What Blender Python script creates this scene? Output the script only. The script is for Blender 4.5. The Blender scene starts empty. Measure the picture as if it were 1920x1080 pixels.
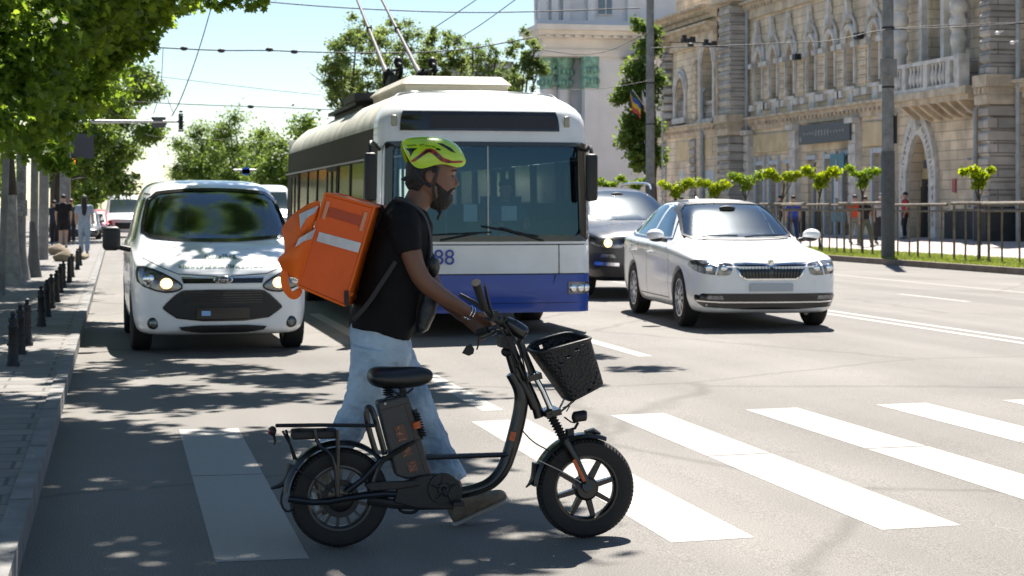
import bpy, bmesh, math, random
import numpy as np
from mathutils import Vector, Matrix, noise
from mathutils.bvhtree import BVHTree
from mathutils.geometry import delaunay_2d_cdt
S = bpy.context.scene
C = S.collection
R = math.radians
# ------------------------------------------------ camera, sky, sun, exposure
TH = R(12.1); FPX = 3450.0; CH = 1.52; HY = 388.0
cam_d = bpy.data.cameras.new('camera'); cam = bpy.data.objects.new('camera', cam_d); C.objects.link(cam)
cam.location = (0, 0, CH); cam.rotation_euler = (R(90), 0, -TH)
cam_d.sensor_width = 36; cam_d.lens = FPX/1920*36; cam_d.shift_y = -(540-HY)/1920
cam_d.clip_start = .1; cam_d.clip_end = 3000
cam_d.dof.use_dof = True; cam_d.dof.focus_distance = 8.7; cam_d.dof.aperture_fstop = 8.0
S.camera = cam
S.view_settings.view_transform = 'Standard'; S.view_settings.look = 'None'; S.view_settings.gamma = 1
S.view_settings.exposure = 1.42
SUN = Vector((.22, .57, 1.0)).normalized()
W = bpy.data.worlds.new('World'); S.world = W; W.use_nodes = True
wn = W.node_tree.nodes; wl = W.node_tree.links; wn.clear()
sky = wn.new('ShaderNodeTexSky'); sky.sky_type = 'NISHITA'; sky.sun_disc = False
sky.sun_elevation = math.asin(SUN.z); sky.sun_rotation = math.atan2(SUN.x, SUN.y)
sky.air_density = 1.0; sky.dust_density = 0.0; sky.ozone_density = 2.0
bg = wn.new('ShaderNodeBackground'); bg.inputs[1].default_value = .053
wo = wn.new('ShaderNodeOutputWorld'); wl.new(sky.outputs[0], bg.inputs[0]); wl.new(bg.outputs[0], wo.inputs[0])
sl = bpy.data.lights.new('sun', 'SUN'); sl.energy = 4.8; sl.angle = R(.53); sl.color = (1, .945, .865)
so = bpy.data.objects.new('sun', sl); C.objects.link(so); so.location = (10, 20, 40)
so.rotation_euler = (-SUN).to_track_quat('-Z', 'Y').to_euler()

# ------------------------------------------------ calibrated rays (photo pixel -> metres on a real plane)
sT, cT = math.sin(TH), math.cos(TH)
def ray(px, py):
    a = (px-960)/FPX; b = (HY-py)/FPX
    return Vector((sT+cT*a, cT-sT*a, b))
def onY(px, py, Y):
    d = ray(px, py); t = Y/d.y; return Vector((d.x*t, Y, CH+d.z*t))
def onX(px, py, X):
    d = ray(px, py); t = X/d.x; return Vector((X, d.y*t, CH+d.z*t))
def onG(px, py, g=0.):
    d = ray(px, py); t = (g-CH)/d.z; return Vector((d.x*t, d.y*t, g))
def gz(x): return .08*(1-((x-9.4)/7.2)**2) if 2.2 < x < 16.6 else 0.

# ------------------------------------------------ helpers
def tag(o, label=None, cat=None, group=None, kind=None):
    if label: o['label'] = label
    if cat: o['category'] = cat
    if group: o['group'] = group
    if kind: o['kind'] = kind
    return o
def empty(name, loc, rz=0, label=None, cat=None, group=None):
    o = bpy.data.objects.new(name, None); C.objects.link(o)
    o.location = loc; o.rotation_euler = (0, 0, rz); o.empty_display_size = .2
    return tag(o, label, cat, group)
def pmat(o):
    return Matrix.Translation(o.location) @ o.rotation_euler.to_matrix().to_4x4() if o else Matrix()
SPLIT = {'bracket', 'dark_plinth', 'ground_window', 'pier_blocks', 'downpipe', 'pilaster_foot', 'window_surround', 'door_jamb', 'ochre_panel', 'white_notice', 'wiper', 'grip', 'iris', 'eye', 'eyebrow', 'yellow_panel', 'fork_stanchion', 'fork_boot', 'fork_leg', 'brake_lever', 'panel_seam', 'triple_clamp', 'mudguard_tip', 'foot_rail', 'helmet_strap', 'switch_gear', 'kickstand', 'cable', 'column_base', 'buckle_strap', 'carved_lettering', 'bonnet_lettering'}
class MB:
    def __init__(s): s.v = []; s.f = []; s.m = []; s.cm = 0
    def add(s, vs, fs):
        b = len(s.v); s.v += [tuple(p) for p in vs]
        s.f += [tuple(i+b for i in f) for f in fs]; s.m += [s.cm]*len(fs); return s
    def mi(s, i): s.cm = i; return s
    def box(s, c, d, rz=0, M=None, taper=1.):
        x, y, z = d[0]/2, d[1]/2, d[2]/2
        vs = [Vector((sx*x*(taper if sz > 0 else 1), sy*y*(taper if sz > 0 else 1), sz*z)) for sz in (-1, 1) for sy in (-1, 1) for sx in (-1, 1)]
        if M is None: M = Matrix.Rotation(rz, 4, 'Z')
        c = Vector(c); vs = [M @ v + c for v in vs]
        return s.add(vs, [(0,2,3,1),(4,5,7,6),(0,1,5,4),(2,6,7,3),(0,4,6,2),(1,3,7,5)])
    def b2(s, lo, hi): return s.box([(a+b)/2 for a, b in zip(lo, hi)], [abs(b-a) for a, b in zip(lo, hi)])
    def ring(s, rings, closed=True, caps=True, loop=False):
        n = len(rings[0]); vs = [p for r in rings for p in r]; fs = []
        m = len(rings)
        for i in range(m if loop else m-1):
            for j in range(n if closed else n-1):
                a, b = i*n+j, i*n+(j+1) % n; c, d = ((i+1) % m)*n+(j+1) % n, ((i+1) % m)*n+j
                fs.append((a, b, c, d))
        if caps and not loop: fs += [tuple(range(n-1, -1, -1)), tuple((m-1)*n+k for k in range(n))]
        return s.add(vs, fs)
    def tube(s, pts, r, n=8, caps=True, smooth=0, sq=1., loop=False):
        pts = [Vector(p) for p in pts]
        rs = list(r) if hasattr(r, '__len__') else [r]*len(pts)
        for _ in range(smooth):
            np_, nr = [pts[0]], [rs[0]]
            for i in range(len(pts)-1):
                a, b = pts[i], pts[i+1]
                np_ += [a.lerp(b, .25), a.lerp(b, .75)]; nr += [rs[i]*.75+rs[i+1]*.25, rs[i]*.25+rs[i+1]*.75]
            pts, rs = np_+[pts[-1]], nr+[rs[-1]]
        rings = []; up = None; m = len(pts)
        for i, p in enumerate(pts):
            if loop: t = (pts[(i+1) % m]-pts[i-1])
            else: t = (pts[min(i+1, m-1)]-pts[max(i-1, 0)])
            if t.length < 1e-9: t = Vector((0, 0, 1))
            t.normalize()
            if up is None: up = Vector((0, 1, 0)) if abs(t.y) < .8 else Vector((1, 0, 0))
            u = (up-t*up.dot(t))
            if u.length < 1e-6: u = t.orthogonal()
            u.normalize(); v = t.cross(u); up = u
            rings.append([p+u*math.cos(2*math.pi*k/n)*rs[i]*sq+v*math.sin(2*math.pi*k/n)*rs[i] for k in range(n)])
        return s.ring(rings, True, caps, loop)
    def cyl(s, a, b, r, r2=None, n=16): return s.tube([a, b], [r, r if r2 is None else r2], n)
    def lathe(s, prof, c=(0, 0, 0), axis='z', n=24, closed=False):
        c = Vector(c); rings = []
        for (r, h) in prof:
            rg = []
            for k in range(n):
                a = 2*math.pi*k/n; x, y = r*math.cos(a), r*math.sin(a)
                rg.append(c+(Vector((x, y, h)) if axis == 'z' else Vector((x, h, y)) if axis == 'y' else Vector((h, x, y))))
            rings.append(rg)
        return s.ring(rings, True, not closed, closed)
    def prism(s, poly, a, b, axis='x'):
        n = len(poly)
        def P(p, h): return (h, p[0], p[1]) if axis == 'x' else (p[0], h, p[1]) if axis == 'y' else (p[0], p[1], h)
        vs = [P(p, a) for p in poly]+[P(p, b) for p in poly]
        fs = [tuple(range(n-1, -1, -1)), tuple(range(n, 2*n))]+[(i, (i+1) % n, n+(i+1) % n, n+i) for i in range(n)]
        return s.add(vs, fs)
    def ell(s, c, r, n=12, m=8, M=None):
        c = Vector(c); rings = []
        for i in range(m+1):
            t = math.pi*(i/m); t = min(max(t, .02), math.pi-.02)
            rg = []
            for k in range(n):
                a = 2*math.pi*k/n
                v = Vector((r[0]*math.sin(t)*math.cos(a), r[1]*math.sin(t)*math.sin(a), -r[2]*math.cos(t)))
                rg.append(c+(M @ v if M else v))
            rings.append(rg)
        return s.ring(rings)
    def islands(s):
        n = len(s.v); par = list(range(n))
        def find(i):
            while par[i] != i: par[i] = par[par[i]]; i = par[i]
            return i
        for f in s.f:
            for i in f[1:]: par[find(i)] = find(f[0])
        g = {}
        for f in s.f: g.setdefault(find(f[0]), []).append(f)
        out = []
        for fs in g.values():
            ix = sorted({i for f in fs for i in f}); mp = {i: j for j, i in enumerate(ix)}; m = MB(); m.add([s.v[i] for i in ix], [tuple(mp[i] for i in f) for f in fs])
            a = np.array(m.v); out.append([m, a.min(0)-.012, a.max(0)+.012])
        ch = True
        while ch:
            ch = False
            for i in range(len(out)):
                for j in range(i+1, len(out)):
                    if (out[i][1] <= out[j][2]).all() and (out[j][1] <= out[i][2]).all():
                        out[i][0].add(out[j][0].v, out[j][0].f); out[i][1] = np.minimum(out[i][1], out[j][1]); out[i][2] = np.maximum(out[i][2], out[j][2]); del out[j]; ch = True; break
                if ch: break
        return [o[0] for o in out]
    def build(s, name, mat, parent=None, smooth=False, world=True, fix=True):
        if name in SPLIT and parent:
            q = s.islands()
            if len(q) > 1: return [m._build(name, mat, parent, smooth, world, fix) for m in q][0]
        return s._build(name, mat, parent, smooth, world, fix)
    def _build(s, name, mat, parent=None, smooth=False, world=True, fix=True):
        me = bpy.data.meshes.new(name); vs = s.v
        if parent is None:
            a = np.array(vs); o0 = Vector(((a[:, 0].min()+a[:, 0].max())/2, (a[:, 1].min()+a[:, 1].max())/2, a[:, 2].min()))
            vs = [(p[0]-o0.x, p[1]-o0.y, p[2]-o0.z) for p in vs]
        elif world:
            p2 = parent; M = pmat(p2)
            while p2.parent: p2 = p2.parent; M = pmat(p2) @ M
            Mi = M.inverted(); vs = [Mi @ Vector(p) for p in vs]; o0 = Vector()
        else: o0 = Vector()
        me.from_pydata([tuple(p) for p in vs], [], s.f)
        mats = mat if isinstance(mat, (list, tuple)) else [mat]
        for q in mats: me.materials.append(q)
        if len(mats) > 1: me.polygons.foreach_set('material_index', s.m)
        if fix:
            bm = bmesh.new(); bm.from_mesh(me); bmesh.ops.recalc_face_normals(bm, faces=bm.faces); bm.to_mesh(me); bm.free()
        if smooth: smooth_me(me)
        o = bpy.data.objects.new(name, me); C.objects.link(o); o.location = o0
        if parent: o.parent = parent
        return o
def smooth_me(me, ang=35):
    me.polygons.foreach_set('use_smooth', [True]*len(me.polygons))
    try: me.set_sharp_from_angle(angle=R(ang))
    except Exception: pass
def bake(o, mods, smooth=True):
    """apply modifiers given as [(type, {props})]"""
    for t, pr in mods:
        m = o.modifiers.new(t, t)
        for k, v in pr.items(): setattr(m, k, v)
    bpy.context.view_layer.update()
    me = bpy.data.meshes.new_from_object(o.evaluated_get(bpy.context.evaluated_depsgraph_get()))
    o.modifiers.clear(); old = o.data; me.name = old.name; o.data = me
    if smooth: smooth_me(me, 50)
    return o
def bevel(o, w=.004, seg=1):
    m = o.modifiers.new('bevel', 'BEVEL'); m.width = w; m.segments = seg; m.limit_method = 'ANGLE'; m.angle_limit = R(40); return o
def bvh_of(o):
    return BVHTree.FromPolygons([v.co.copy() for v in o.data.vertices], [tuple(p.vertices) for p in o.data.polygons])
def chaikin(p, k=1, closed=True):
    for _ in range(k):
        q = []; n = len(p)
        for i in range(n if closed else n-1):
            a, b = p[i], p[(i+1) % n]
            q += [tuple(a[j]*.75+b[j]*.25 for j in range(len(a))), tuple(a[j]*.25+b[j]*.75 for j in range(len(a)))]
        p = q if closed else [p[0]]+q+[p[-1]]
    return p
def proj(bvh, p, axis, off):
    o, d = {'y': ((p[0], -9, p[1]), (0, 1, 0)), 'x-': ((-9, p[0], p[1]), (1, 0, 0)), 'x+': ((9, p[0], p[1]), (-1, 0, 0)), 'z': ((p[0], p[1], 9), (0, 0, -1)),
            'Y': ((p[0], -9, p[1]), (0, 1, 0))}[axis]
    o, d = Vector(o), Vector(d)
    h = bvh.ray_cast(o, d)
    if h[0] is None:
        h = bvh.find_nearest(o+d*8.3 if axis != 'z' else Vector((p[0], p[1], 1)))
    n = h[1] if h[1].dot(d) < 0 else -h[1]
    return h[0]+n*off
def patch(bvh, outline, axis, off, name, mat, parent, res=.06, thick=0, smooth=True):
    o2 = [Vector(p) for p in outline]; n = len(o2)
    dens = []
    for i in range(n):
        a, b = o2[i], o2[(i+1) % n]; k = max(1, int((b-a).length/res))
        dens += [a.lerp(b, j/k) for j in range(k)]
    m = len(dens); xs = [p.x for p in dens]; ys = [p.y for p in dens]
    def inside(x, y):
        c = False; j = m-1
        for i in range(m):
            if (ys[i] > y) != (ys[j] > y) and x < (xs[j]-xs[i])*(y-ys[i])/(ys[j]-ys[i])+xs[i]: c = not c
            j = i
        return c
    pts = list(dens); y = min(ys)+res/2
    while y < max(ys):
        x = min(xs)+res/2
        while x < max(xs):
            if inside(x, y) and min((p.x-x)**2+(p.y-y)**2 for p in dens) > (res*.45)**2: pts.append(Vector((x, y)))
            x += res
        y += res
    r = delaunay_2d_cdt(pts, [(i, (i+1) % m) for i in range(m)], [list(range(m))], 1, 1e-6)
    mb = MB(); mb.add([proj(bvh, p, axis, off) for p in r[0]], r[2])
    ob = mb.build(name, mat, parent, smooth, world=False)
    if thick: bake(ob, [('SOLIDIFY', dict(thickness=thick, offset=0))])
    return ob
def ribbon(bvh, path, w, axis, off, mb, res=.05):
    p = [Vector(q) for q in path]; q = []
    for i in range(len(p)-1):
        k = max(1, int((p[i+1]-p[i]).length/res)); q += [p[i].lerp(p[i+1], j/k) for j in range(k)]
    q.append(p[-1]); L = []; Rr = []
    for i, c in enumerate(q):
        t = (q[min(i+1, len(q)-1)]-q[max(i-1, 0)]).normalized(); n = Vector((-t.y, t.x))*w/2
        L.append(proj(bvh, c+n, axis, off)); Rr.append(proj(bvh, c-n, axis, off))
    k = len(L); mb.add(L+Rr, [(i, i+1, k+i+1, k+i) for i in range(k-1)]); return mb
def text_mesh(txt, size, name, mat, parent, M, depth=.003, bold=0):
    cu = bpy.data.curves.new(name, 'FONT'); cu.body = txt; cu.size = size; cu.extrude = depth; cu.offset = bold
    cu.align_x = 'CENTER'; cu.align_y = 'CENTER'
    t = bpy.data.objects.new('tmp', cu); C.objects.link(t); bpy.context.view_layer.update()
    me = bpy.data.meshes.new_from_object(t.evaluated_get(bpy.context.evaluated_depsgraph_get()))
    bpy.data.objects.remove(t); me.transform(M); me.materials.clear(); me.materials.append(mat)
    o = bpy.data.objects.new(name, me); C.objects.link(o); o.parent = parent; return o
def copy_tree(o, parent=None):
    c = o.copy(); C.objects.link(c); c.parent = parent
    for ch in list(o.children): copy_tree(ch, c)
    return c

# ------------------------------------------------ materials
def mat(name, col, rough=.6, metal=0., var=.0, vs=6., bump=0., bs=40., coat=0., emit=None, es=1., spec=.5, stretch=None, col2=None, thr=None, trans=0.):
    m = bpy.data.materials.new(name); m.use_nodes = True; nt = m.node_tree; N = nt.nodes; L = nt.links
    b = N['Principled BSDF']; b.inputs['Base Color'].default_value = (*col, 1); b.inputs['Roughness'].default_value = rough
    b.inputs['Metallic'].default_value = metal; b.inputs['Specular IOR Level'].default_value = spec
    b.inputs['Coat Weight'].default_value = coat; b.inputs['Coat Roughness'].default_value = .04
    if trans: b.inputs['Transmission Weight'].default_value = trans
    if emit: b.inputs['Emission Color'].default_value = (*emit, 1); b.inputs['Emission Strength'].default_value = es
    if var or bump:
        tc = N.new('ShaderNodeTexCoord'); src = tc.outputs['Object']
        if stretch:
            mp = N.new('ShaderNodeMapping'); mp.inputs['Scale'].default_value = stretch; L.new(src, mp.inputs[0]); src = mp.outputs[0]
    if var:
        nz = N.new('ShaderNodeTexNoise'); nz.inputs['Scale'].default_value = vs; nz.inputs['Detail'].default_value = 6; L.new(src, nz.inputs['Vector'])
        cr = N.new('ShaderNodeValToRGB'); e = cr.color_ramp.elements
        lo, hi = thr or (.3, .7); e[0].position = lo; e[1].position = hi
        c2 = col2 or tuple(min(1, c*(1+var)) for c in col)
        e[0].color = (*[c*(1-var) for c in col], 1) if not col2 else (*col, 1); e[1].color = (*c2, 1)
        L.new(nz.outputs['Fac'], cr.inputs[0]); L.new(cr.outputs[0], b.inputs['Base Color'])
        rr = N.new('ShaderNodeMapRange'); rr.inputs[3].default_value = max(0, rough-.08); rr.inputs[4].default_value = min(1, rough+.08)
        L.new(nz.outputs['Fac'], rr.inputs[0]); L.new(rr.outputs[0], b.inputs['Roughness'])
    if bump:
        n2 = N.new('ShaderNodeTexNoise'); n2.inputs['Scale'].default_value = bs; n2.inputs['Detail'].default_value = 5; L.new(src, n2.inputs['Vector'])
        bp = N.new('ShaderNodeBump'); bp.inputs['Strength'].default_value = bump; bp.inputs['Distance'].default_value = .02
        L.new(n2.outputs['Fac'], bp.inputs['Height']); L.new(bp.outputs[0], b.inputs['Normal'])
    return m
def leafmat(name, c1, c2, tr):
    m = bpy.data.materials.new(name); m.use_nodes = True; nt = m.node_tree; N = nt.nodes; L = nt.links
    b = N['Principled BSDF']; out = N['Material Output']; g = N.new('ShaderNodeNewGeometry')
    tc = N.new('ShaderNodeTexCoord'); nz = N.new('ShaderNodeTexNoise'); nz.inputs['Scale'].default_value = .9; L.new(tc.outputs['Object'], nz.inputs['Vector'])
    ad = N.new('ShaderNodeMath'); ad.operation = 'MULTIPLY_ADD'; L.new(g.outputs['Random Per Island'], ad.inputs[0]); ad.inputs[1].default_value = .6; L.new(nz.outputs['Fac'], ad.inputs[2])
    cr = N.new('ShaderNodeValToRGB'); cr.color_ramp.elements[0].position = .4; cr.color_ramp.elements[1].position = 1.05
    cr.color_ramp.elements[0].color = (*c1, 1); cr.color_ramp.elements[1].color = (*c2, 1); L.new(ad.outputs[0], cr.inputs[0])
    L.new(cr.outputs[0], b.inputs['Base Color']); b.inputs['Roughness'].default_value = .5; b.inputs['Specular IOR Level'].default_value = .35
    t = N.new('ShaderNodeBsdfTranslucent'); mx = N.new('ShaderNodeMixShader'); mx.inputs[0].default_value = tr
    hs = N.new('ShaderNodeHueSaturation'); hs.inputs['Hue'].default_value = .475; hs.inputs['Value'].default_value = 2.1; hs.inputs['Saturation'].default_value = 1.05
    L.new(cr.outputs[0], hs.inputs['Color']); L.new(hs.outputs[0], t.inputs[0])
    L.new(b.outputs[0], mx.inputs[1]); L.new(t.outputs[0], mx.inputs[2]); L.new(mx.outputs[0], out.inputs[0]); return m
def glassmat(name, tint=(.75, .85, .88), gl=.25, rough=.02, gc=(1, 1, 1)):
    m = bpy.data.materials.new(name); m.use_nodes = True; nt = m.node_tree; N = nt.nodes; L = nt.links
    N.remove(N['Principled BSDF']); out = N['Material Output']
    t = N.new('ShaderNodeBsdfTransparent'); t.inputs[0].default_value = (*tint, 1)
    g = N.new('ShaderNodeBsdfGlossy'); g.inputs['Roughness'].default_value = rough; g.inputs[0].default_value = (*gc, 1)
    fr = N.new('ShaderNodeFresnel'); fr.inputs[0].default_value = 1.5
    ma = N.new('ShaderNodeMath'); ma.operation = 'MULTIPLY_ADD'; ma.inputs[1].default_value = 1.; ma.inputs[2].default_value = gl; ma.use_clamp = True
    L.new(fr.outputs[0], ma.inputs[0]); mx = N.new('ShaderNodeMixShader'); L.new(ma.outputs[0], mx.inputs[0])
    L.new(t.outputs[0], mx.inputs[1]); L.new(g.outputs[0], mx.inputs[2]); L.new(mx.outputs[0], out.inputs[0]); return m
M_ = {}
M_['white_paint'] = mat('white car paint', (.78, .79, .80), .3, coat=.6, var=.025, vs=3)
M_['dark_paint'] = mat('dark blue grey car paint', (.007, .008, .011), .3, metal=.0, coat=.3, var=.05, vs=3)
M_['bus_white'] = mat('bus white paint', (.72, .73, .74), .35, coat=.35, var=.09, vs=2.0, bump=.02, bs=3)
M_['bus_blue'] = mat('bus blue paint', (.006, .055, .34), .35, coat=.4, var=.08, vs=3)
M_['black_gloss'] = mat('gloss black', (.012, .012, .014), .15, coat=.3)
M_['black_plastic'] = mat('black plastic', (.010, .010, .011), .5, var=.15, vs=30, bump=.05, bs=200)
M_['rubber'] = mat('tyre rubber', (.012, .0115, .0115), .75, var=.25, vs=20, bump=.12, bs=120)
M_['chrome'] = mat('chrome', (.75, .76, .78), .12, metal=1)
M_['alloy'] = mat('alloy wheel metal', (.5, .51, .53), .28, metal=.9, var=.1, vs=20)
M_['steel'] = mat('grey steel', (.3, .31, .32), .4, metal=.8, var=.15, vs=15)
M_['carglass'] = mat('tinted car glass', (.03, .05, .055), .05, coat=.12, spec=.55)
M_['carglass'].node_tree.nodes['Principled BSDF'].inputs['Coat Roughness'].default_value = .32
M_['lampglass'] = mat('clear lamp lens', (.16, .165, .175), .14, metal=.6, coat=.5, var=.6, vs=14)
M_['carglass2'] = glassmat('clear car glass', (.50, .62, .60), .12, .10, (.85, .97, 1.))
M_['carglass3'] = glassmat('dusty windscreen glass', (.42, .54, .54), .15, .11, (.9, .98, 1.))
M_['cabin'] = mat('dark grey cabin trim', (.055, .055, .058), .8, var=.15, vs=6)
M_['seatgrey'] = mat('grey seat cloth', (.09, .09, .095), .9, var=.2, vs=30)
M_['sideglass'] = mat('side car glass', (.015, .028, .022), .06, spec=.22)
M_['lamp_on'] = mat('lit headlamp', (.9, .8, .6), .3, emit=(1, .55, .2), es=1.5)
M_['lamp_drl'] = mat('lit headlamp ring', (.9, .8, .5), .3, emit=(1, .72, .22), es=1.4)
M_['plate'] = mat('licence plate', (.42, .44, .47), .5)
M_['concrete'] = mat('concrete pole', (.22, .22, .215), .85, var=.25, vs=5, bump=.25, bs=60)
M_['polepaint'] = mat('dark grey painted base', (.09, .095, .1), .6, var=.2, vs=8, bump=.1)
M_['iron'] = mat('black cast iron', (.010, .010, .0115), .55, var=.3, vs=20, bump=.12, bs=60)
M_['bark'] = mat('tree bark', (.075, .06, .048), .95, var=.5, vs=7, bump=.8, bs=18, stretch=(1, 1, .25))
M_['whitewash'] = mat('whitewashed bark', (.33, .32, .30), .9, var=.3, vs=9, bump=.5, bs=25)
M_['leaf_near'] = leafmat('plane tree leaves', (.042, .098, .012), (.145, .235, .03), .55)
M_['leaf_mid'] = leafmat('street tree leaves', (.04, .085, .016), (.12, .19, .035), .45)
M_['leaf_far'] = leafmat('distant tree leaves', (.05, .10, .026), (.145, .20, .055), .55)
M_['leaf_young2'] = leafmat('young tree leaves, greener', (.06, .14, .01), (.16, .26, .02), .45)
M_['leaf_young'] = leafmat('young tree leaves', (.09, .17, .008), (.24, .32, .012), .45)
DKS = mat('dark sign back', (.05, .055, .065), .6, var=.1, vs=3)
GS = mat('galvanised arm', (.45, .46, .47), .45, metal=.5, var=.1)
# ------------------------------------------------ setting: ground, road, pavements, kerbs, markings
def asphalt():
    m = bpy.data.materials.new('asphalt'); m.use_nodes = True; nt = m.node_tree; N = nt.nodes; L = nt.links; b = N['Principled BSDF']
    tc = N.new('ShaderNodeTexCoord')
    def nz(s, d=5, st=None):
        n = N.new('ShaderNodeTexNoise'); n.inputs['Scale'].default_value = s; n.inputs['Detail'].default_value = d
        if st:
            mp = N.new('ShaderNodeMapping'); mp.inputs['Scale'].default_value = st; L.new(tc.outputs['Object'], mp.inputs[0]); L.new(mp.outputs[0], n.inputs['Vector'])
        else: L.new(tc.outputs['Object'], n.inputs['Vector'])
        return n
    def ramp(src, p0, p1, c0, c1):
        r = N.new('ShaderNodeValToRGB'); r.color_ramp.elements[0].position = p0; r.color_ramp.elements[1].position = p1
        r.color_ramp.elements[0].color = (*c0, 1); r.color_ramp.elements[1].color = (*c1, 1); L.new(src, r.inputs[0]); return r
    def mul(a, bb):
        x = N.new('ShaderNodeMix'); x.data_type = 'RGBA'; x.blend_type = 'MULTIPLY'; x.inputs[0].default_value = 1; L.new(a, x.inputs[6]); L.new(bb, x.inputs[7]); return x.outputs[2]
    base = ramp(nz(.35, 6).outputs[0], .3, .7, (.158, .147, .134), (.208, .194, .178))
    grain = ramp(nz(130, 3).outputs[0], .32, .68, (.55, .55, .55), (1.36, 1.36, 1.36))
    lanes = ramp(nz(1, 3, (1.1, .03, 1)).outputs[0], .35, .65, (.84, .84, .84), (1.06, 1.06, 1.06))
    v = N.new('ShaderNodeTexVoronoi'); v.feature = 'DISTANCE_TO_EDGE'; v.inputs['Scale'].default_value = .23
    wp = nz(1.2, 4); mx = N.new('ShaderNodeMix'); mx.data_type = 'VECTOR'; mx.inputs[0].default_value = .25
    L.new(tc.outputs['Object'], mx.inputs[4]); L.new(wp.outputs[1], mx.inputs[5]); L.new(mx.outputs[1], v.inputs['Vector'])
    crack = ramp(v.outputs['Distance'], .002, .010, (.74, .74, .74), (1, 1, 1))
    spots = ramp(nz(3.1, 6).outputs[0], .68, .78, (1, 1, 1), (.68, .68, .68))
    L.new(mul(mul(mul(mul(base.outputs[0], grain.outputs[0]), lanes.outputs[0]), crack.outputs[0]), spots.outputs[0]), b.inputs['Base Color'])
    b.inputs['Roughness'].default_value = .82; b.inputs['Specular IOR Level'].default_value = .35
    bp = N.new('ShaderNodeBump'); bp.inputs['Strength'].default_value = .55; bp.inputs['Distance'].default_value = .008
    L.new(nz(150, 4).outputs[0], bp.inputs['Height']); L.new(bp.outputs[0], b.inputs['Normal']); return m
def paver(name, c1, c2, cm, sc, w=.5, h=.25, off=.5):
    m = bpy.data.materials.new(name); m.use_nodes = True; nt = m.node_tree; N = nt.nodes; L = nt.links; b = N['Principled BSDF']
    tc = N.new('ShaderNodeTexCoord'); br = N.new('ShaderNodeTexBrick'); br.inputs['Scale'].default_value = sc; br.offset = off
    br.inputs['Brick Width'].default_value = w; br.inputs['Row Height'].default_value = h; br.inputs['Mortar Size'].default_value = .012
    br.inputs['Color1'].default_value = (*c1, 1); br.inputs['Color2'].default_value = (*c2, 1); br.inputs['Mortar'].default_value = (*cm, 1)
    L.new(tc.outputs['Object'], br.inputs['Vector'])
    nz = N.new('ShaderNodeTexNoise'); nz.inputs['Scale'].default_value = 2.5; nz.inputs['Detail'].default_value = 8; L.new(tc.outputs['Object'], nz.inputs['Vector'])
    r = N.new('ShaderNodeMapRange'); r.inputs[3].default_value = .6; r.inputs[4].default_value = 1.35; L.new(nz.outputs[0], r.inputs[0])
    x = N.new('ShaderNodeMix'); x.data_type = 'RGBA'; x.blend_type = 'MULTIPLY'; x.inputs[0].default_value = 1
    L.new(br.outputs[0], x.inputs[6]); L.new(r.outputs[0], x.inputs[7]); L.new(x.outputs[2], b.inputs['Base Color']); b.inputs['Roughness'].default_value = .85
    bp = N.new('ShaderNodeBump'); bp.inputs['Strength'].default_value = .35; bp.inputs['Distance'].default_value = .01
    n2 = N.new('ShaderNodeTexNoise'); n2.inputs['Scale'].default_value = 90; L.new(tc.outputs['Object'], n2.inputs['Vector']); L.new(n2.outputs[0], bp.inputs['Height']); L.new(bp.outputs[0], b.inputs['Normal'])
    return m
def struct(mb, name, m, smooth=False):
    o = mb.build(name, m, None, smooth); o['kind'] = 'structure'; return o
def sheet(x0, x1, y0, y1, zf, nx=1, ny=1, dz=0.):
    mb = MB(); vs = []
    for j in range(ny+1):
        for i in range(nx+1):
            x = x0+(x1-x0)*i/nx; vs.append((x, y0+(y1-y0)*j/ny, zf(x)+dz))
    mb.add(vs, [(j*(nx+1)+i, j*(nx+1)+i+1, (j+1)*(nx+1)+i+1, (j+1)*(nx+1)+i) for j in range(ny) for i in range(nx)]); return mb
flat = lambda z: (lambda x: z)
struct(sheet(-900, 900, -60, 1900, flat(-.03)), 'ground', mat('dry ground', (.16, .15, .12), .95, var=.2, vs=.2))
ASP = asphalt()
struct(sheet(-.4, 19.7, -20, 900, gz, 120, 1), 'road', ASP, True)
PV = paver('grey pavement slabs', (.21, .195, .18), (.17, .16, .15), (.09, .085, .08), 1., .6, .3)
mb = MB(); mb.b2((-9, -20, -.03), (-.50, 900, .13)); struct(mb, 'sidewalk', PV)
KB = mat('kerb stone', (.19, .185, .18), .85, var=.25, vs=4, bump=.3, bs=50)
mb = MB(); y = -2.
while y < 130:
    mb.b2((-.50, y, -.03), (-.4, y+.985, .138+.003*math.sin(y*3))); y += 1.
struct(mb, 'kerb', KB)
mb = MB(); y = 10.
while y < 260:
    mb.b2((19.7, y, -.03), (19.9, y+1.48, .15)); y += 1.5
struct(mb, 'kerb', mat('old brown kerb stone', (.16, .125, .10), .9, var=.25, vs=3, bump=.3, bs=40))
mb = MB(); mb.b2((19.9, 0, -.03), (23.3, 300, .12)); struct(mb, 'verge', mat('soil', (.09, .075, .05), .95, var=.3, vs=2))
def plz(x): return .15+.2*min(1, max(0, (x-23.3)/5))
struct(sheet(23.3, 60, 0, 400, plz, 40, 1), 'plaza', paver('pinkish plaza slabs', (.42, .36, .335), (.38, .33, .31), (.22, .2, .18), .5, .5, .25), True)
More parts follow.
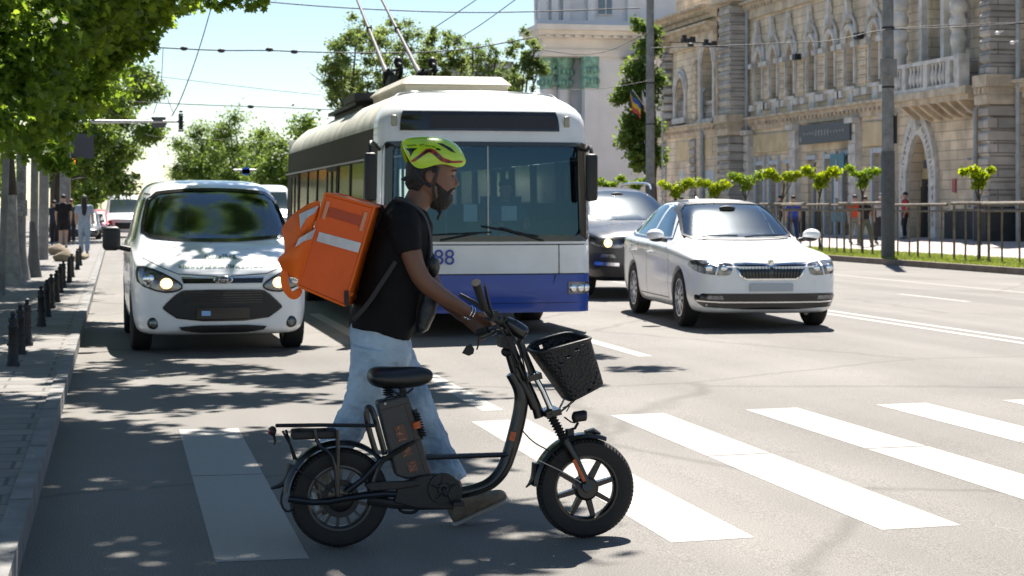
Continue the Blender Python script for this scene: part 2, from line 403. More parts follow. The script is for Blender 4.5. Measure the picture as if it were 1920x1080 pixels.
# grass verge: real blades
rng = np.random.default_rng(5)
def blades(n, fx, fy, fz, h, w, name, m, lab):
    x = fx(n); y = fy(n); z = fz(x); a = rng.uniform(0, 6.283, n); hh = h*rng.uniform(.4, 1.2, n); lean = rng.normal(0, .5*h, (n, 2))
    dx = np.cos(a)*w; dy = np.sin(a)*w
    v = np.empty((n, 3, 3)); v[:, 0] = np.c_[x-dx, y-dy, z]; v[:, 1] = np.c_[x+dx, y+dy, z]; v[:, 2] = np.c_[x+lean[:, 0], y+lean[:, 1], z+hh]
    o = arr_mesh(name, v.reshape(-1, 3), 3, m); return tag(o, lab, None, None, 'stuff')
def arr_mesh(name, v, k, m, parent=None, off=None):
    n = len(v)//k; me = bpy.data.meshes.new(name); me.vertices.add(len(v))
    if off is not None: v = v-np.array(off)
    me.vertices.foreach_set('co', v.astype(np.float32).ravel()); me.loops.add(len(v)); me.loops.foreach_set('vertex_index', np.arange(len(v), dtype=np.int32))
    me.polygons.add(n); me.polygons.foreach_set('loop_start', np.arange(0, len(v), k, dtype=np.int32)); me.polygons.foreach_set('loop_total', np.full(n, k, dtype=np.int32))
    me.update(calc_edges=True); me.materials.append(m); o = bpy.data.objects.new(name, me); C.objects.link(o)
    if parent: o.parent = parent
    return o
GR = leafmat('grass blades', (.07, .13, .02), (.20, .26, .05), .35)
g = blades(90000, lambda n: rng.uniform(19.95, 23.25, n), lambda n: 36+rng.beta(1, 2.2, n)*80, lambda x: .12+0*x, .08, .012, 'grass', GR, 'bright green grass of the verge behind the far kerb')
tag(g, 'bright sunlit green grass strip along the far kerb', 'grass')
# markings
WP = mat('worn white road paint', (.27, .255, .236), .8, var=.25, vs=55, bump=.5, bs=140, col2=(.355, .338, .315), thr=(.30, .42))
def marking(name, quads):
    mb = MB()
    for (x0, x1, y0, y1) in quads:
        s = sheet(x0, x1, y0, y1, gz, max(1, int((x1-x0)/.3)), 1, .0015); mb.add(s.v, s.f)
    return struct(mb, name, WP)
def worn(c1, c2, sc):
    return WP
# zebra crossing: long bars split by a thin joint across the middle
x = .41; bars = []
for k in range(13):
    if k != 1:
        w = .40
        bars.append((x, x+w, 7.96, 10.52)); bars.append((x, x+w, 10.545, 12.75))
    x += 1.015
mk = marking('zebra_crossing', bars)
q = []
for (a, b) in ((13.35, 17.2), (20.6, 26), (30, 36), (40, 46), (50, 56)): q.append((2.64, 2.80, a, b))
for (a, b) in ((17.4, 21), (24, 28), (32, 36)): q.append((5.0, 5.15, a, b))
q += [(9.30, 9.42, 14.5, 300), (9.60, 9.72, 14.5, 300), (15.45, 15.55, 16, 300)]
y = 26.2
while y < 160: q.append((12.75, 12.87, y, y+2.6)); y += 7.5
marking('lane_marking', q)
TAR = mat('dark tar seam', (.172, .162, .153), .85, var=.12, vs=20)
def seam(pts, w, name='tar_seam'):
    mb = MB(); L = []; Rr = []
    pts = chaikin(pts, 2, False)
    for i, p in enumerate(pts):
        a = Vector(pts[min(i+1, len(pts)-1)])-Vector(pts[max(i-1, 0)]); a.normalize(); n = Vector((-a.y, a.x))*w/2*(.6+.8*noise.noise(Vector((p[0]*2, p[1]*2, 3.))) ** 2+.3)
        for lst, sg in ((L, 1), (Rr, -1)):
            u = Vector(p)+n*sg; lst.append((u.x, u.y, gz(u.x)+.0045))
    k = len(L); mb.add(L+Rr, [(i, i+1, k+i+1, k+i) for i in range(k-1)]); return struct(mb, name, TAR)
def G(px, py):
    p = onG(px, py); return (p.x, p.y)
def jag(a, b, n=14, amp=.03, sd=1):
    rr = random.Random(sd); return [(a[0]+(b[0]-a[0])*i/n+rr.uniform(-amp, amp), a[1]+(b[1]-a[1])*i/n+rr.uniform(-amp, amp)) for i in range(n+1)]
# ------------------------------------------------ ornate stone building (street front at X = 30)
def stone(name, c1, c2, joint, h=.30, w=.9, bump=.5):
    m = bpy.data.materials.new(name); m.use_nodes = True; nt = m.node_tree; N = nt.nodes; L = nt.links; b = N['Principled BSDF']
    g = N.new('ShaderNodeNewGeometry'); sp = N.new('ShaderNodeSeparateXYZ'); L.new(g.outputs['Position'], sp.inputs[0])
    ad = N.new('ShaderNodeMath'); ad.operation = 'ADD'; L.new(sp.outputs[0], ad.inputs[0]); L.new(sp.outputs[1], ad.inputs[1])
    cb = N.new('ShaderNodeCombineXYZ'); L.new(ad.outputs[0], cb.inputs[0]); L.new(sp.outputs[2], cb.inputs[1])
    br = N.new('ShaderNodeTexBrick'); br.inputs['Scale'].default_value = 1; br.inputs['Brick Width'].default_value = w; br.inputs['Row Height'].default_value = h; br.inputs['Mortar Size'].default_value = .018
    br.inputs['Color1'].default_value = (*c1, 1); br.inputs['Color2'].default_value = (*c2, 1); br.inputs['Mortar'].default_value = (*joint, 1); L.new(cb.outputs[0], br.inputs['Vector'])
    nz = N.new('ShaderNodeTexNoise'); nz.inputs['Scale'].default_value = .9; nz.inputs['Detail'].default_value = 9; L.new(g.outputs['Position'], nz.inputs['Vector'])
    r = N.new('ShaderNodeMapRange'); r.inputs[1].default_value = .3; r.inputs[2].default_value = .7; r.inputs[3].default_value = .62; r.inputs[4].default_value = 1.2; L.new(nz.outputs[0], r.inputs[0])
    x = N.new('ShaderNodeMix'); x.data_type = 'RGBA'; x.blend_type = 'MULTIPLY'; x.inputs[0].default_value = 1; L.new(br.outputs[0], x.inputs[6]); L.new(r.outputs[0], x.inputs[7]); L.new(x.outputs[2], b.inputs['Base Color'])
    b.inputs['Roughness'].default_value = .9; bp = N.new('ShaderNodeBump'); bp.inputs['Strength'].default_value = bump; bp.inputs['Distance'].default_value = .03; bp.invert = True
    L.new(br.outputs['Fac'], bp.inputs['Height']); L.new(bp.outputs[0], b.inputs['Normal']); return m
YS = stone('yellow limestone', (.76, .625, .46), (.67, .555, .41), (.42, .36, .285), .36, 1.3)
GSn = stone('weathered grey stone', (.54, .49, .44), (.42, .39, .355), (.17, .155, .145), .42, 2.0)
PS = mat('pale carved stone', (.60, .575, .54), .85, var=.25, vs=2.5, bump=.4, bs=14)
TS = mat('tan moulding stone', (.54, .45, .34), .88, var=.3, vs=2, bump=.3, bs=10)
DP = mat('dark plinth stone', (.045, .043, .042), .8, var=.3, vs=2)
WF = mat('pale blue grey window frame', (.48, .52, .56), .6, var=.1); WG = mat('dark window pane', (.03, .035, .04), .08, spec=.8, var=.4, vs=.6)
GB = .33
CH_ = empty('ornate_building', (30, 60, GB), 0, 'ornate yellow and grey stone building with arched windows, rusticated piers and a pointed entrance arch', 'building')
def Yp(px, X=30.): return onX(px, 388, X).y
def zp(px, py, X=30.): return onX(px, py, X).z
def arch_pts(yc, hw, zs, n=12, point=0.):
    q = []
    for i in range(n+1):
        t = math.pi*i/n; y = yc+hw*math.cos(t); z = zs+hw*math.sin(t)*(1+point*abs(math.sin(t)))
        q.append((y, z))
    return q
def spandrel(y0, y1, zs, z1, yc, hw, X0, X1, m, point=0., name='wall_spandrel'):
    k = MB(); a = arch_pts(yc, hw, zs, 12, point); poly = [(y0, z1), (y0, zs)]+a[::-1]+[(y1, zs), (y1, z1)]
    n = len(poly); k.prism(poly, X0, X1); return k
ZB = 5.72; ZT = 11.5
body = MB(); body.b2((30.75, 20, GB-.4), (48, Yp(1243, 29.5)+1.6, ZT+3)); body.build('rear_wall', YS, CH_)
wall = MB()
# upper storey long section: windows
winY = [Yp(x) for x in (1643, 1596, 1560, 1524, 1484, 1453, 1425)]
edges = [Yp(1676)]+[(a+b)/2 for a, b in zip(winY[:-1], winY[1:])]+[Yp(1405)]
WHW = .46
for i, yc in enumerate(winY):
    y0, y1 = edges[i], edges[i+1]; zs = 8.35; sill = 6.55
    wall.b2((30, y0, ZB+.1), (30.75, yc-WHW, zs)); wall.b2((30, yc+WHW, ZB+.1), (30.75, y1, zs)); wall.b2((30, yc-WHW, ZB+.1), (30.75, yc+WHW, sill-.1))
    s = spandrel(y0, y1, zs, ZT, yc, WHW, 30, 30.75, YS, .25); wall.add(s.v, s.f)
    # window
    w = MB(); w.b2((30.5, yc-WHW, sill), (30.56, yc-WHW+.09, zs+.2)); w.b2((30.5, yc+WHW-.09, sill), (30.56, yc+WHW, zs+.2)); w.b2((30.49, yc-.03, sill), (30.56, yc+.03, zs+.5)); w.b2((30.49, yc-WHW, 7.6), (30.56, yc+WHW, 7.68)); w.b2((30.49, yc-WHW, sill), (30.56, yc+WHW, sill+.1))
    wo_ = w.build('window', WF, CH_)
    k = MB(); k.prism([(yc-WHW+.02, sill)]+[(yc+WHW-.02, sill)]+arch_pts(yc, WHW-.02, zs, 10, .25), 30.57, 30.6); k.build('pane', WG, wo_)
    k = MB(); k.b2((29.86, yc-WHW-.12, sill-.14), (30.45, yc+WHW+.12, sill)); k.b2((29.93, yc-WHW*.6, sill-.75), (30, yc+WHW*.6, sill-.14)); k.build('sill', PS, wo_)
    # ogee hood with finial and imposts
    k = MB(); a = arch_pts(yc, WHW+.12, zs, 14, .28); k.tube([(29.93, y, z) for y, z in a], .13, 6); k.tube([(29.9, y, z+.12) for y, z in arch_pts(yc, WHW+.36, zs, 14, .35)], .07, 6)
    zt = zs+(WHW+.3)*1.35; k.box((29.86, yc, zt+.18), (.26, .42, .42)); k.box((29.86, yc, zt+.55), (.2, .26, .36)); k.box((29.8, yc, zt+.0), (.28, .3, .3))
    k.ell((29.84, yc, zt+.85), (.14, .16, .22), 10, 8)
    for s_ in (-1, 1): k.box((29.9, yc+s_*(WHW+.26), zs-.08), (.34, .5, .22)); k.box((29.93, yc+s_*(WHW+.10), (zs+sill)/2), (.12, .12, zs-sill-.2))
    k.build('window_hood', PS, CH_)
    k = MB()
    for s_ in (-1, 1): k.box((29.93, yc+s_*(WHW+.42), ZB+.55), (.22, .5, .3)) 
    k.build('pilaster_foot', PS, CH_)
# second rusticated courses: real grooved blocks on the piers
z = ZB+.9
blk = MB()
while z < 8.2:
    for y_ in edges[1:-1]: blk.b2((29.93, y_-.36, z), (30.02, y_+.36, z+.30))
    z += .36
blk.build('pier_blocks', YS, CH_)
# upper balcony bay wall and windows (1680..1830)
ya, yb = Yp(1836), Yp(1680)
for px in (1757,):
    yc = Yp(px); hw_ = .75
    wall.b2((30, ya, ZB+.1), (30.75, yc-hw_, ZT)); wall.b2((30, yc+hw_, ZB+.1), (30.75, yb, ZT)); wall.b2((30, yc-hw_, 9.6), (30.75, yc+hw_, ZT))
    k = MB(); k.b2((30.5, yc-.04, ZB), (30.58, yc+.04, 9.6)); k.b2((30.5, yc-hw_, ZB), (30.58, yc-hw_+.12, 9.6)); k.b2((30.5, yc+hw_-.12, ZB), (30.58, yc+hw_, 9.6)); w_ = k.build('balcony_door', WF, CH_)
    k = MB(); k.b2((30.59, yc-hw_, ZB), (30.62, yc+hw_, 9.6)); k.build('pane', WG, w_)
    k = MB(); k.b2((29.75, yc-hw_-.34, ZB+.2), (30, yc-hw_-.06, 9.6)); k.b2((29.75, yc+hw_+.06, ZB+.2), (30, yc+hw_+.34, 9.6)); k.build('door_jamb', PS, CH_)
# columns at the balcony
for px in (1800, 1690):
    yc = Yp(px, 29.5); k = MB(); X = 29.45
    k.lathe([(.34, 0), (.34, .4), (.26, .5), (.24, 1.4), (.30, 1.5), (.30, 1.7), (.24, 1.8), (.23, 5.6)], (X, yc, ZB+.15), n=16)
    for j in range(5): k.lathe([(.29, 2.+j*.6), (.33, 2.1+j*.6), (.33, 2.3+j*.6), (.29, 2.4+j*.6)], (X, yc, ZB+.15), n=16)
    k.build('column', PS, CH_, True)
    k = MB(); k.box((29.62, yc, ZB+.55), (.95, .8, .9)); k.build('column_pedestal', GSn, CH_)
# balcony slab, balustrade
X0 = 28.95; k = MB(); k.b2((X0-.05, Yp(1812, X0), ZB-.22), (30, Yp(1672, X0), ZB+.05)); k.b2((X0+.08, Yp(1810, X0), ZB-.42), (30, Yp(1674, X0), ZB-.22)); bl = k.build('balcony', TS, CH_)
k = MB(); ya2, yb2 = Yp(1798, X0), Yp(1674, X0)
k.b2((X0, ya2, ZB+1.02), (X0+.22, yb2, ZB+1.16)); k.b2((X0, ya2, ZB+.05), (X0+.22, yb2, ZB+.2))
n = 9
for i in range(n):
    y = ya2+(yb2-ya2)*(i+.5)/n
    if i % 3 == 1: k.box((X0+.11, y, ZB+.6), (.2, .34, .85))
    else:
        for dy in (-.14, .14): k.lathe([(.06, 0), (.05, .08), (.11, .28), (.09, .42), (.045, .62), (.07, .8)], (X0+.11, y+dy, ZB+.2), n=10)
k.box((X0+.1, ya2, ZB+.6), (.4, .4, 1.2)); k.build('balustrade', PS, bl, True)
k = MB()
for i in range(7): y = ya2+(yb2-ya2)*(i+.5)/7; k.prism([(X0+.1, ZB-.42), (30, ZB-.42), (30, ZB-1.0), (29.6, ZB-.85)], y-.12, y+.12, 'y')
k.build('bracket', TS, bl)
# lower storey: entrance bay with pointed arch
yc = Yp(1727); hw_ = 1.02; zs = 2.5; pt = .75
y0, y1 = Yp(1832), Yp(1676)
wall.b2((30, y0, GB), (30.75, yc-hw_, zs)); wall.b2((30, yc+hw_, GB), (30.75, y1, zs)); s = spandrel(y0, y1, zs, ZB-.3, yc, hw_, 30, 30.75, YS, pt); wall.add(s.v, s.f)
inner = arch_pts(yc, hw_, zs, 16, pt); outer = arch_pts(yc, hw_+.62, zs, 16, .62); k = MB()
n = 17
vs = [(29.82, *p) for p in inner]+[(29.82, *p) for p in outer]+[(30.01, *p) for p in inner]+[(30.01, *p) for p in outer]
k.add(vs, [(i, i+1, n+i+1, n+i) for i in range(n-1)]+[(n+i, n+i+1, 3*n+i+1, 3*n+i) for i in range(n-1)]+[(i, i+1, 2*n+i+1, 2*n+i) for i in range(n-1)])
for s_ in (-1, 1): k.b2((29.82, yc+s_*(hw_+.62), GB), (30.0, yc+s_*hw_, zs))
k.box((29.82, yc, zs+(hw_+.3)*1.75), (.3, .4, .7)); en = k.build('entrance_arch', PS, CH_)
k = MB(); rr = random.Random(2)
for i in range(1, 30):    # worn carved lettering round the arch
    t = math.pi*i/30; 
    if abs(i-15) < 2: continue
    r_ = hw_+.33; y = yc+r_*math.cos(t); z = zs+r_*math.sin(t)*(1+.66*math.sin(t)); M = Matrix.Rotation(t-math.pi/2, 4, 'X')
    for _ in range(2): k.box((29.81, y+rr.uniform(-.04, .04), z+rr.uniform(-.04, .04)), (.02, rr.choice((.03, .11)), rr.choice((.16, .04))), 0, M)
for i in range(5):
    for s_ in (-1, 1): k.box((29.81, yc+s_*(hw_+.33), .9+i*.33), (.02, .14, .05)); k.box((29.81, yc+s_*(hw_+.38), .9+i*.33), (.02, .04, .2))
k.build('carved_lettering', GSn, en)
k = MB(); k.prism([(yc-hw_+.1, zs-.2), (yc+hw_-.1, zs-.2)]+arch_pts(yc, hw_-.1, zs, 14, pt), 30.45, 30.5); k.b2((30.45, yc-hw_, GB), (30.5, yc+hw_, zs-.2)); k.build('tympanum', mat('dark iron grille', (.05, .04, .032), .6, var=.3, vs=4), en)
k = MB(); k.prism([(yc-.78, 2.6), (yc+.78, 2.6)]+arch_pts(yc, .78, 2.9, 12, .55), 30.4, 30.44); k.build('yellow_panel', mat('ochre plaster', (.42, .33, .17), .8, var=.1), en)
k = MB(); k.b2((30.3, yc-.55, 3.0), (30.38, yc+.45, 3.32)); k.ell((30.34, yc, 3.5), (.03, .16, .2), 10, 8); k.build('dark_name_board', DKS, en)
k = MB(); k.prism([(yc-.5, GB), (yc+.62, GB)]+arch_pts(yc+.06, .56, 1.9, 12, .3), 30.38, 30.42); k.build('doorway', mat('dark doorway', (.012, .01, .01), .8), en)
k = MB(); k.prism([(yc-.05, 2.35), (yc-.78, 2.1), (yc-.8, GB), (yc-.5, GB), (yc-.5, 2.2)], 30.2, 30.37); k.build('pale_side_panel', PS, en)
k = MB(); k.b2((29.9, yc-hw_-.75, GB), (29.97, yc-hw_-.65, .2)); 
# cornice between storeys (all along), with shaded brackets
def cornice(y0, y1, z, X=30., h=.5, d=.35, m=TS, name='string_course'):
    k = MB(); k.b2((X-d, y0, z), (X+.1, y1, z+.12)); k.b2((X-d*.6, y0, z-.16), (X+.1, y1, z)); k.b2((X-d*.3, y0, z-h), (X+.1, y1, z-.16))
    y = y0+.15
    while y < y1-.2: k.b2((X-d*.62-.02, y, z-.30), (X-d*.3, y+.16, z-.162)); y += .45
    return k.build(name, m, CH_)
cornice(Yp(1676), Yp(1402), ZB)
cornice(Yp(1836), Yp(1676), ZB-.02, 30., .5, .2)
cornice(Yp(1676), Yp(1402), ZT-.2, 30, .7, .5)
# lower storey of the long section: piers, openings, panels
def opening(pa, pb, z0, z1, nm, pane, deep=.45):
    y0, y1 = sorted((Yp(pa), Yp(pb))); k = MB(); f = .1
    k.b2((30.2, y0, z0), (30.3, y0+f, z1)); k.b2((30.2, y1-f, z0), (30.3, y1, z1)); k.b2((30.2, y0+f, z1-f), (30.3, y1-f, z1)); k.b2((30.2, (y0+y1)/2-.04, z0), (30.3, (y0+y1)/2+.04, z1-f))
    k.b2((29.9, y0-.12, z1), (30.0, y1+.12, z1+.2))
    o = k.build(nm, WF, CH_); k = MB(); k.b2((30.31, y0, z0), (30.34, y1, z1)); k.build('pane', pane, o)
    for s_, y in ((-1, y0), (1, y1)):
        k2 = MB(); k2.b2((29.9, y-.1, z0), (30.19, y+.1, z1)) if False else None
    return y0, y1
ops = [(1672, 1640, GB, 3.7), (1601, 1583, GB, 3.7), (1570, 1550, GB, 3.6), (1530, 1515, GB, 3.6), (1490, 1474, GB, 3.5), (1462, 1446, GB, 3.5), (1434, 1419, GB, 3.5)]
cur = Yp(1676); top = 3.8
for (a, b, z0, z1) in ops:
    y0, y1 = opening(a, b, z0, z1, 'shop_window', WG)
    wall.b2((30, cur, GB), (30.75, y0, top)); cur = y1
    wall.b2((30, y0, z1), (30.75, y1, top))
wall.b2((30, cur, GB), (30.75, Yp(1400), top)); wall.b2((30, Yp(1676), top), (30.75, Yp(1400), ZB+.12))
for a, b in ((1673, 1640), (1600, 1584), (1568, 1550), (1460, 1446), (1434, 1420)):
    k = MB(); y0, y1 = sorted((Yp(a), Yp(b)))
    for y in (y0-.18, y1): k.b2((29.88, y, GB), (30, y+.18, 3.9))
    k.build('window_surround', WF, CH_)
for px in (1609, 1496, 1676, 1409):
    y = Yp(px); k = MB(); k.b2((29.75, y-.35, GB), (30, y+.35, ZB-.5)); zz = GB+.5
    while zz < ZB-.9: k.b2((29.70, y-.37, zz), (29.75, y+.37, zz+.34)); zz += .42
    k.box((29.72, y, ZB-.62), (.36, .86, .22)); k.build('pilaster', PS, CH_)
k = MB(); k.b2((29.9, Yp(1484), 4.1), (30, Yp(1416), 4.95)); k.build('yellow_panel', mat('smooth ochre stone', (.62, .49, .30), .85, var=.15, vs=1.5), CH_)
k = MB(); k.b2((29.9, Yp(1672), 4.0), (30, Yp(1622), 4.95)); k.build('yellow_panel', M_.get('x') or bpy.data.materials['smooth ochre stone'], CH_)
# signs
y0, y1 = Yp(1597, 29.7), Yp(1501, 29.7); k = MB(); k.b2((29.6, y0, 4.28), (29.7, y1, 5.12)); sg = k.build('shop_sign', mat('charcoal sign board', (.06, .07, .085), .5), CH_); sg['label'] = 'charcoal shop sign above the shop fronts'
k = MB(); rr = random.Random(9); wr = mat('grey lettering', (.30, .31, .32), .6); yy = y0+.6
while yy < y1-.5:
    h = .26 if abs((yy-(y0+y1)/2)) < .9 else .09; k.b2((29.585, yy, 4.72-h/2), (29.60, yy+.12, 4.72+h/2))
    if rr.random() < .6: k.b2((29.585, yy+.14, 4.74), (29.60, yy+.2, 4.80))
    yy += .34
k.b2((29.585, y1-.35, 4.4), (29.60, y1-.2, 4.6)); k.build('faded_lettering', wr, sg)
TEAL = mat('teal sign', (.02, .16, .24), .4)
for a, b, z0, z1 in ((1584, 1558, 2.9, 3.75), (1588, 1560, .9, 1.35)):
    k = MB(); k.b2((29.55, Yp(a, 29.6), z0), (29.6, Yp(b, 29.6), z1)); t_ = k.build('teal_sign', TEAL, CH_)
    k = MB(); ym = (Yp(a, 29.6)+Yp(b, 29.6))/2; k.b2((29.535, ym-.18, (z0+z1)/2-.12), (29.549, ym+.18, (z0+z1)/2-.05)); k.b2((29.535, ym-.05, (z0+z1)/2-.05), (29.549, ym+.12, (z0+z1)/2+.2)); k.build('pale_mark', wr, t_)
k = MB(); k.b2((29.6, Yp(1572, 29.6), 1.9), (29.63, Yp(1566, 29.6), 2.6)); k.b2((29.9, Yp(1348, 29.), 2.0), (29.93, Yp(1342, 29), 2.9)); k.build('white_notice', mat('white notice', (.55, .57, .6), .6), CH_)
k = MB(); k.b2((29.93, Yp(1794), 2.05), (29.97, Yp(1788), 2.55)); k.build('red_notice', mat('faded red notice', (.45, .12, .12), .6), CH_)
# rusticated buttresses and pavilions
def pier(ya, yb, X0, z0, z1, h=.40, gap=.07, name='rusticated_pier', bul=.07, m=GSn):
    k = MB(); z = z0
    k.b2((X0+.1, ya+.08, z0), (30.2, yb-.08, z1))
    while z < z1-.1:
        h2 = min(h, z1-z); q = [(X0+bul, z), (X0, z+.08), (X0, z+h2-gap-.08), (X0+bul, z+h2-gap)]
        k.prism([(q[0][0], q[0][1]), (q[1][0], q[1][1]), (q[2][0], q[2][1]), (q[3][0], q[3][1]), (30.15, q[3][1]), (30.15, q[0][1])], ya+.0, yb-.0, 'y'); z += h
    return k.build(name, m, CH_)
for (pl, pr, X0) in ((1834, 1852, 28.9), (1345, 1366, 29.0)):
    yb, ya = Yp(pl, X0), Yp(pr, X0)
    pier(ya, yb, X0, GB+1.2, ZB-.7, .44); pier(ya, yb, X0+.05, ZB+.3, ZT, .44)
    k = MB(); k.b2((X0-.15, ya-.15, ZB-.1), (30, yb+.15, ZB+.3)); k.b2((X0-.05, ya-.06, ZB-.4), (30, yb+.06, ZB-.1)); k.b2((X0-.1, ya-.1, ZB-.7), (30, yb+.1, ZB-.4)); y_ = ya
    while y_ < yb: k.b2((X0-.16, y_, ZB-.34), (X0-.05, y_+.12, ZB-.14)); y_ += .3
    k.build('pier_cornice', TS, CH_); k = MB(); k.b2((X0-.12, ya-.12, GB-.1), (30.3, yb+.12, GB+1.2)); k.build('pier_plinth', DP, CH_)
    k = MB(); k.b2((X0-.25, ya-.25, ZT), (30, yb+.25, ZT+.5)); k.build('pier_capital', TS, CH_)
# right end wall past the buttress
wall.b2((30, 20, GB), (30.75, Yp(1852), ZT)); cornice(30, Yp(1856), ZB)
wall.b2((30, Yp(1834), ZB), (30.75, Yp(1836)+.02, ZT)) if False else None
# left pavilion
PX = 29.5; yb, ya = Yp(1243, PX), Yp(1345, PX)
for px, hw2, zb2, zs2 in ((1328, .85, ZB+.35, 8.6), (1277, .75, ZB+.5, 7.9)):
    pass
cols = [(1328, .95, ZB+.3, 8.9), (1277, .8, ZB+.55, 7.7)]; prev = ya
for px, hw2, sl_, zs2 in cols:
    yc = Yp(px, PX); nxt = yb if px == 1277 else Yp(1302, PX)
    wall.b2((PX, prev, ZB+.1), (30.6, yc-hw2, zs2)); wall.b2((PX, yc+hw2, ZB+.1), (30.6, nxt, zs2)); s = spandrel(prev, nxt, zs2, ZT, yc, hw2, PX, 30.6, YS); wall.add(s.v, s.f)
    k = MB(); a = arch_pts(yc, hw2+.1, zs2, 16); k.tube([(PX-.05, y, z) for y, z in a], .14, 6); k.tube([(PX-.05, y, z) for y, z in arch_pts(yc, hw2+.34, zs2, 16)], .09, 6)
    for s_ in (-1, 1): k.b2((PX-.12, yc+s_*(hw2+.02), sl_), (PX, yc+s_*(hw2+.3), zs2))
    k.b2((PX-.2, yc-hw2-.3, sl_-.3), (30.3, yc+hw2+.3, sl_)); k.build('window_hood', PS, CH_)
    k = MB(); k.b2((30.3, yc-.06, sl_), (30.4, yc+.06, zs2+hw2)); k.b2((30.3, yc-hw2, 7.6), (30.4, yc+hw2, 7.72)); w_ = k.build('window', WF, CH_)
    k = MB(); k.prism([(yc-hw2, sl_), (yc+hw2, sl_)]+arch_pts(yc, hw2-.01, zs2, 12), 30.41, 30.45); k.build('pane', WG, w_)
    k = MB(); 
    for j in range(6): k.lathe([(.05, 0), (.1, .25), (.05, .6), (.07, .8)], (PX+.1, yc-hw2+.2+j*(2*hw2-.4)/5, sl_), n=8)
    k.b2((PX+.02, yc-hw2, sl_+.8), (PX+.2, yc+hw2, sl_+.92)); k.build('window_balustrade', GSn, CH_, True)
    prev = nxt
pier(Yp(1304, PX)-.3, Yp(1304, PX)+.3, PX-.12, ZB+.3, 9.2, .5, name='rusticated_pilaster', m=YS)
k = MB(); X = PX-.2; yc = Yp(1250, X); z = ZB+.5
while z < 10.2: k.lathe([(.40, 0), (.58, .1), (.58, .34), (.40, .44)], (X+.2, yc, z), n=18); z += .46
k.build('banded_column', GSn, CH_, True); k = MB(); k.b2((X-.5, yc-.75, ZB+.0), (30, yc+.75, ZB+.45)); k.b2((X-.5, yc-.75, 10.2), (30, yc+.75, 10.6)); k.build('column_base', TS, CH_)
wall.b2((PX, ya, GB), (30.6, Yp(1322, PX), ZB+.12)); wall.b2((PX, Yp(1312, PX), GB), (30.6, yb+1.2, ZB+.12)); wall.b2((PX+.3, Yp(1322, PX), GB), (30.6, Yp(1312, PX), ZB+.1))
k = MB(); k.b2((PX-.02, Yp(1340, PX), 2), (PX, Yp(1322, PX), 3.4)); k.b2((PX-.02, Yp(1283, PX), 2), (PX, Yp(1275, PX), 3.4)); k.build('ground_window', WF, CH_)
k = MB(); k.b2((PX-.03, Yp(1336, PX), 4.1), (PX, Yp(1317, PX), 5)); k.b2((PX-.03, Yp(1300, PX), 4.0), (PX, Yp(1270, PX), 5)); k.build('ochre_panel', bpy.data.materials['smooth ochre stone'], CH_)
cornice(Yp(1345, PX), yb+1.2, ZB, PX); cornice(ya, yb+1.2, 10.75, PX, .9, .7); cornice(ya, yb+1.5, 11.6, PX, .5, .9)
for px in (1300, 1245): pier(Yp(px, PX)-.5, Yp(px, PX)+.4, PX-.12, GB+.8, ZB-.6, .44, name='rusticated_pilaster')
wall.build('street_wall', YS, CH_)
k = MB(); 
for y0, y1 in ((Yp(1925), Yp(1850)), (Yp(1836), Yp(1775)), (Yp(1676), Yp(1640)), (Yp(1583), Yp(1572)), (Yp(1548), Yp(1532)), (Yp(1510), Yp(1494))): k.b2((29.9, min(y0, y1), GB-.1), (30, max(y0, y1), GB+1.05))
k.build('dark_plinth', DP, CH_)
# downpipes
DPM = mat('pale downpipe', (.36, .38, .40), .5, var=.2, vs=3)
for px, X, z0, z1 in ((1909, 29.8, GB, 12), (1829, 29.7, GB, 5.2), (1400, 29.8, GB, 12), (1815, 29.8, 7.2, 12), (1316, 29.35, GB, 7.6)):
    y = Yp(px, X); k = MB(); k.tube([(X, y, z0), (X, y, z1-.2), (X+.2, y-.12, z1)], .085 if px != 1316 else .12, 10)
    for z in np.arange(1.5, z1-.5, 1.7): k.tube([(X, y, z), (X, y, z+.08)], .11, 10)
    k.build('downpipe', DPM, CH_, True)
for px, zz in ((1494, 8.2), (1610, 8.5)):
    y = Yp(px, 29.6); k = MB(); k.box((29.6, y, zz), (.3, .4, .25)); k.tube([(29.6, y, zz+.1), (30, y, zz+.2)], .03, 6); k.build('floodlight', M_['iron'], CH_)

# ------------------------------------------------ white church tower with green capitals
CWm = mat('whitewashed church wall', (.62, .635, .66), .85, var=.08, vs=.6, bump=.1, bs=3); CWt = mat('warm white cornice', (.70, .66, .60), .85, var=.1, vs=.8)
GCap = mat('green copper capital', (.19, .36, .30), .75, var=.4, vs=3, bump=.8, bs=6)
Yc = 118.; A = onY(1022, 388, Yc).x; Bx = onY(1240, 388, Yc).x; ppm = FPX/(A*sT+Yc*cT)
CT = empty('church', (A, Yc, 0), 0, 'white classical church tower with green pillar capitals, left of the stone building', 'church')
def zC(py): return CH+(388-py)/ppm
zc1, zc2, zc3 = zC(165), zC(105), zC(48)
k = MB(); k.b2((onY(1118, 0, Yc).x, Yc, 0), (Bx+6, Yc+3.2, zc2)); k.b2((A+.4, Yc+1.6, 0), (onY(1118, 0, Yc).x, Yc+3.2, zc2)); k.build('wall', CWm, CT)
x = lambda px: onY(px, 0, Yc).x
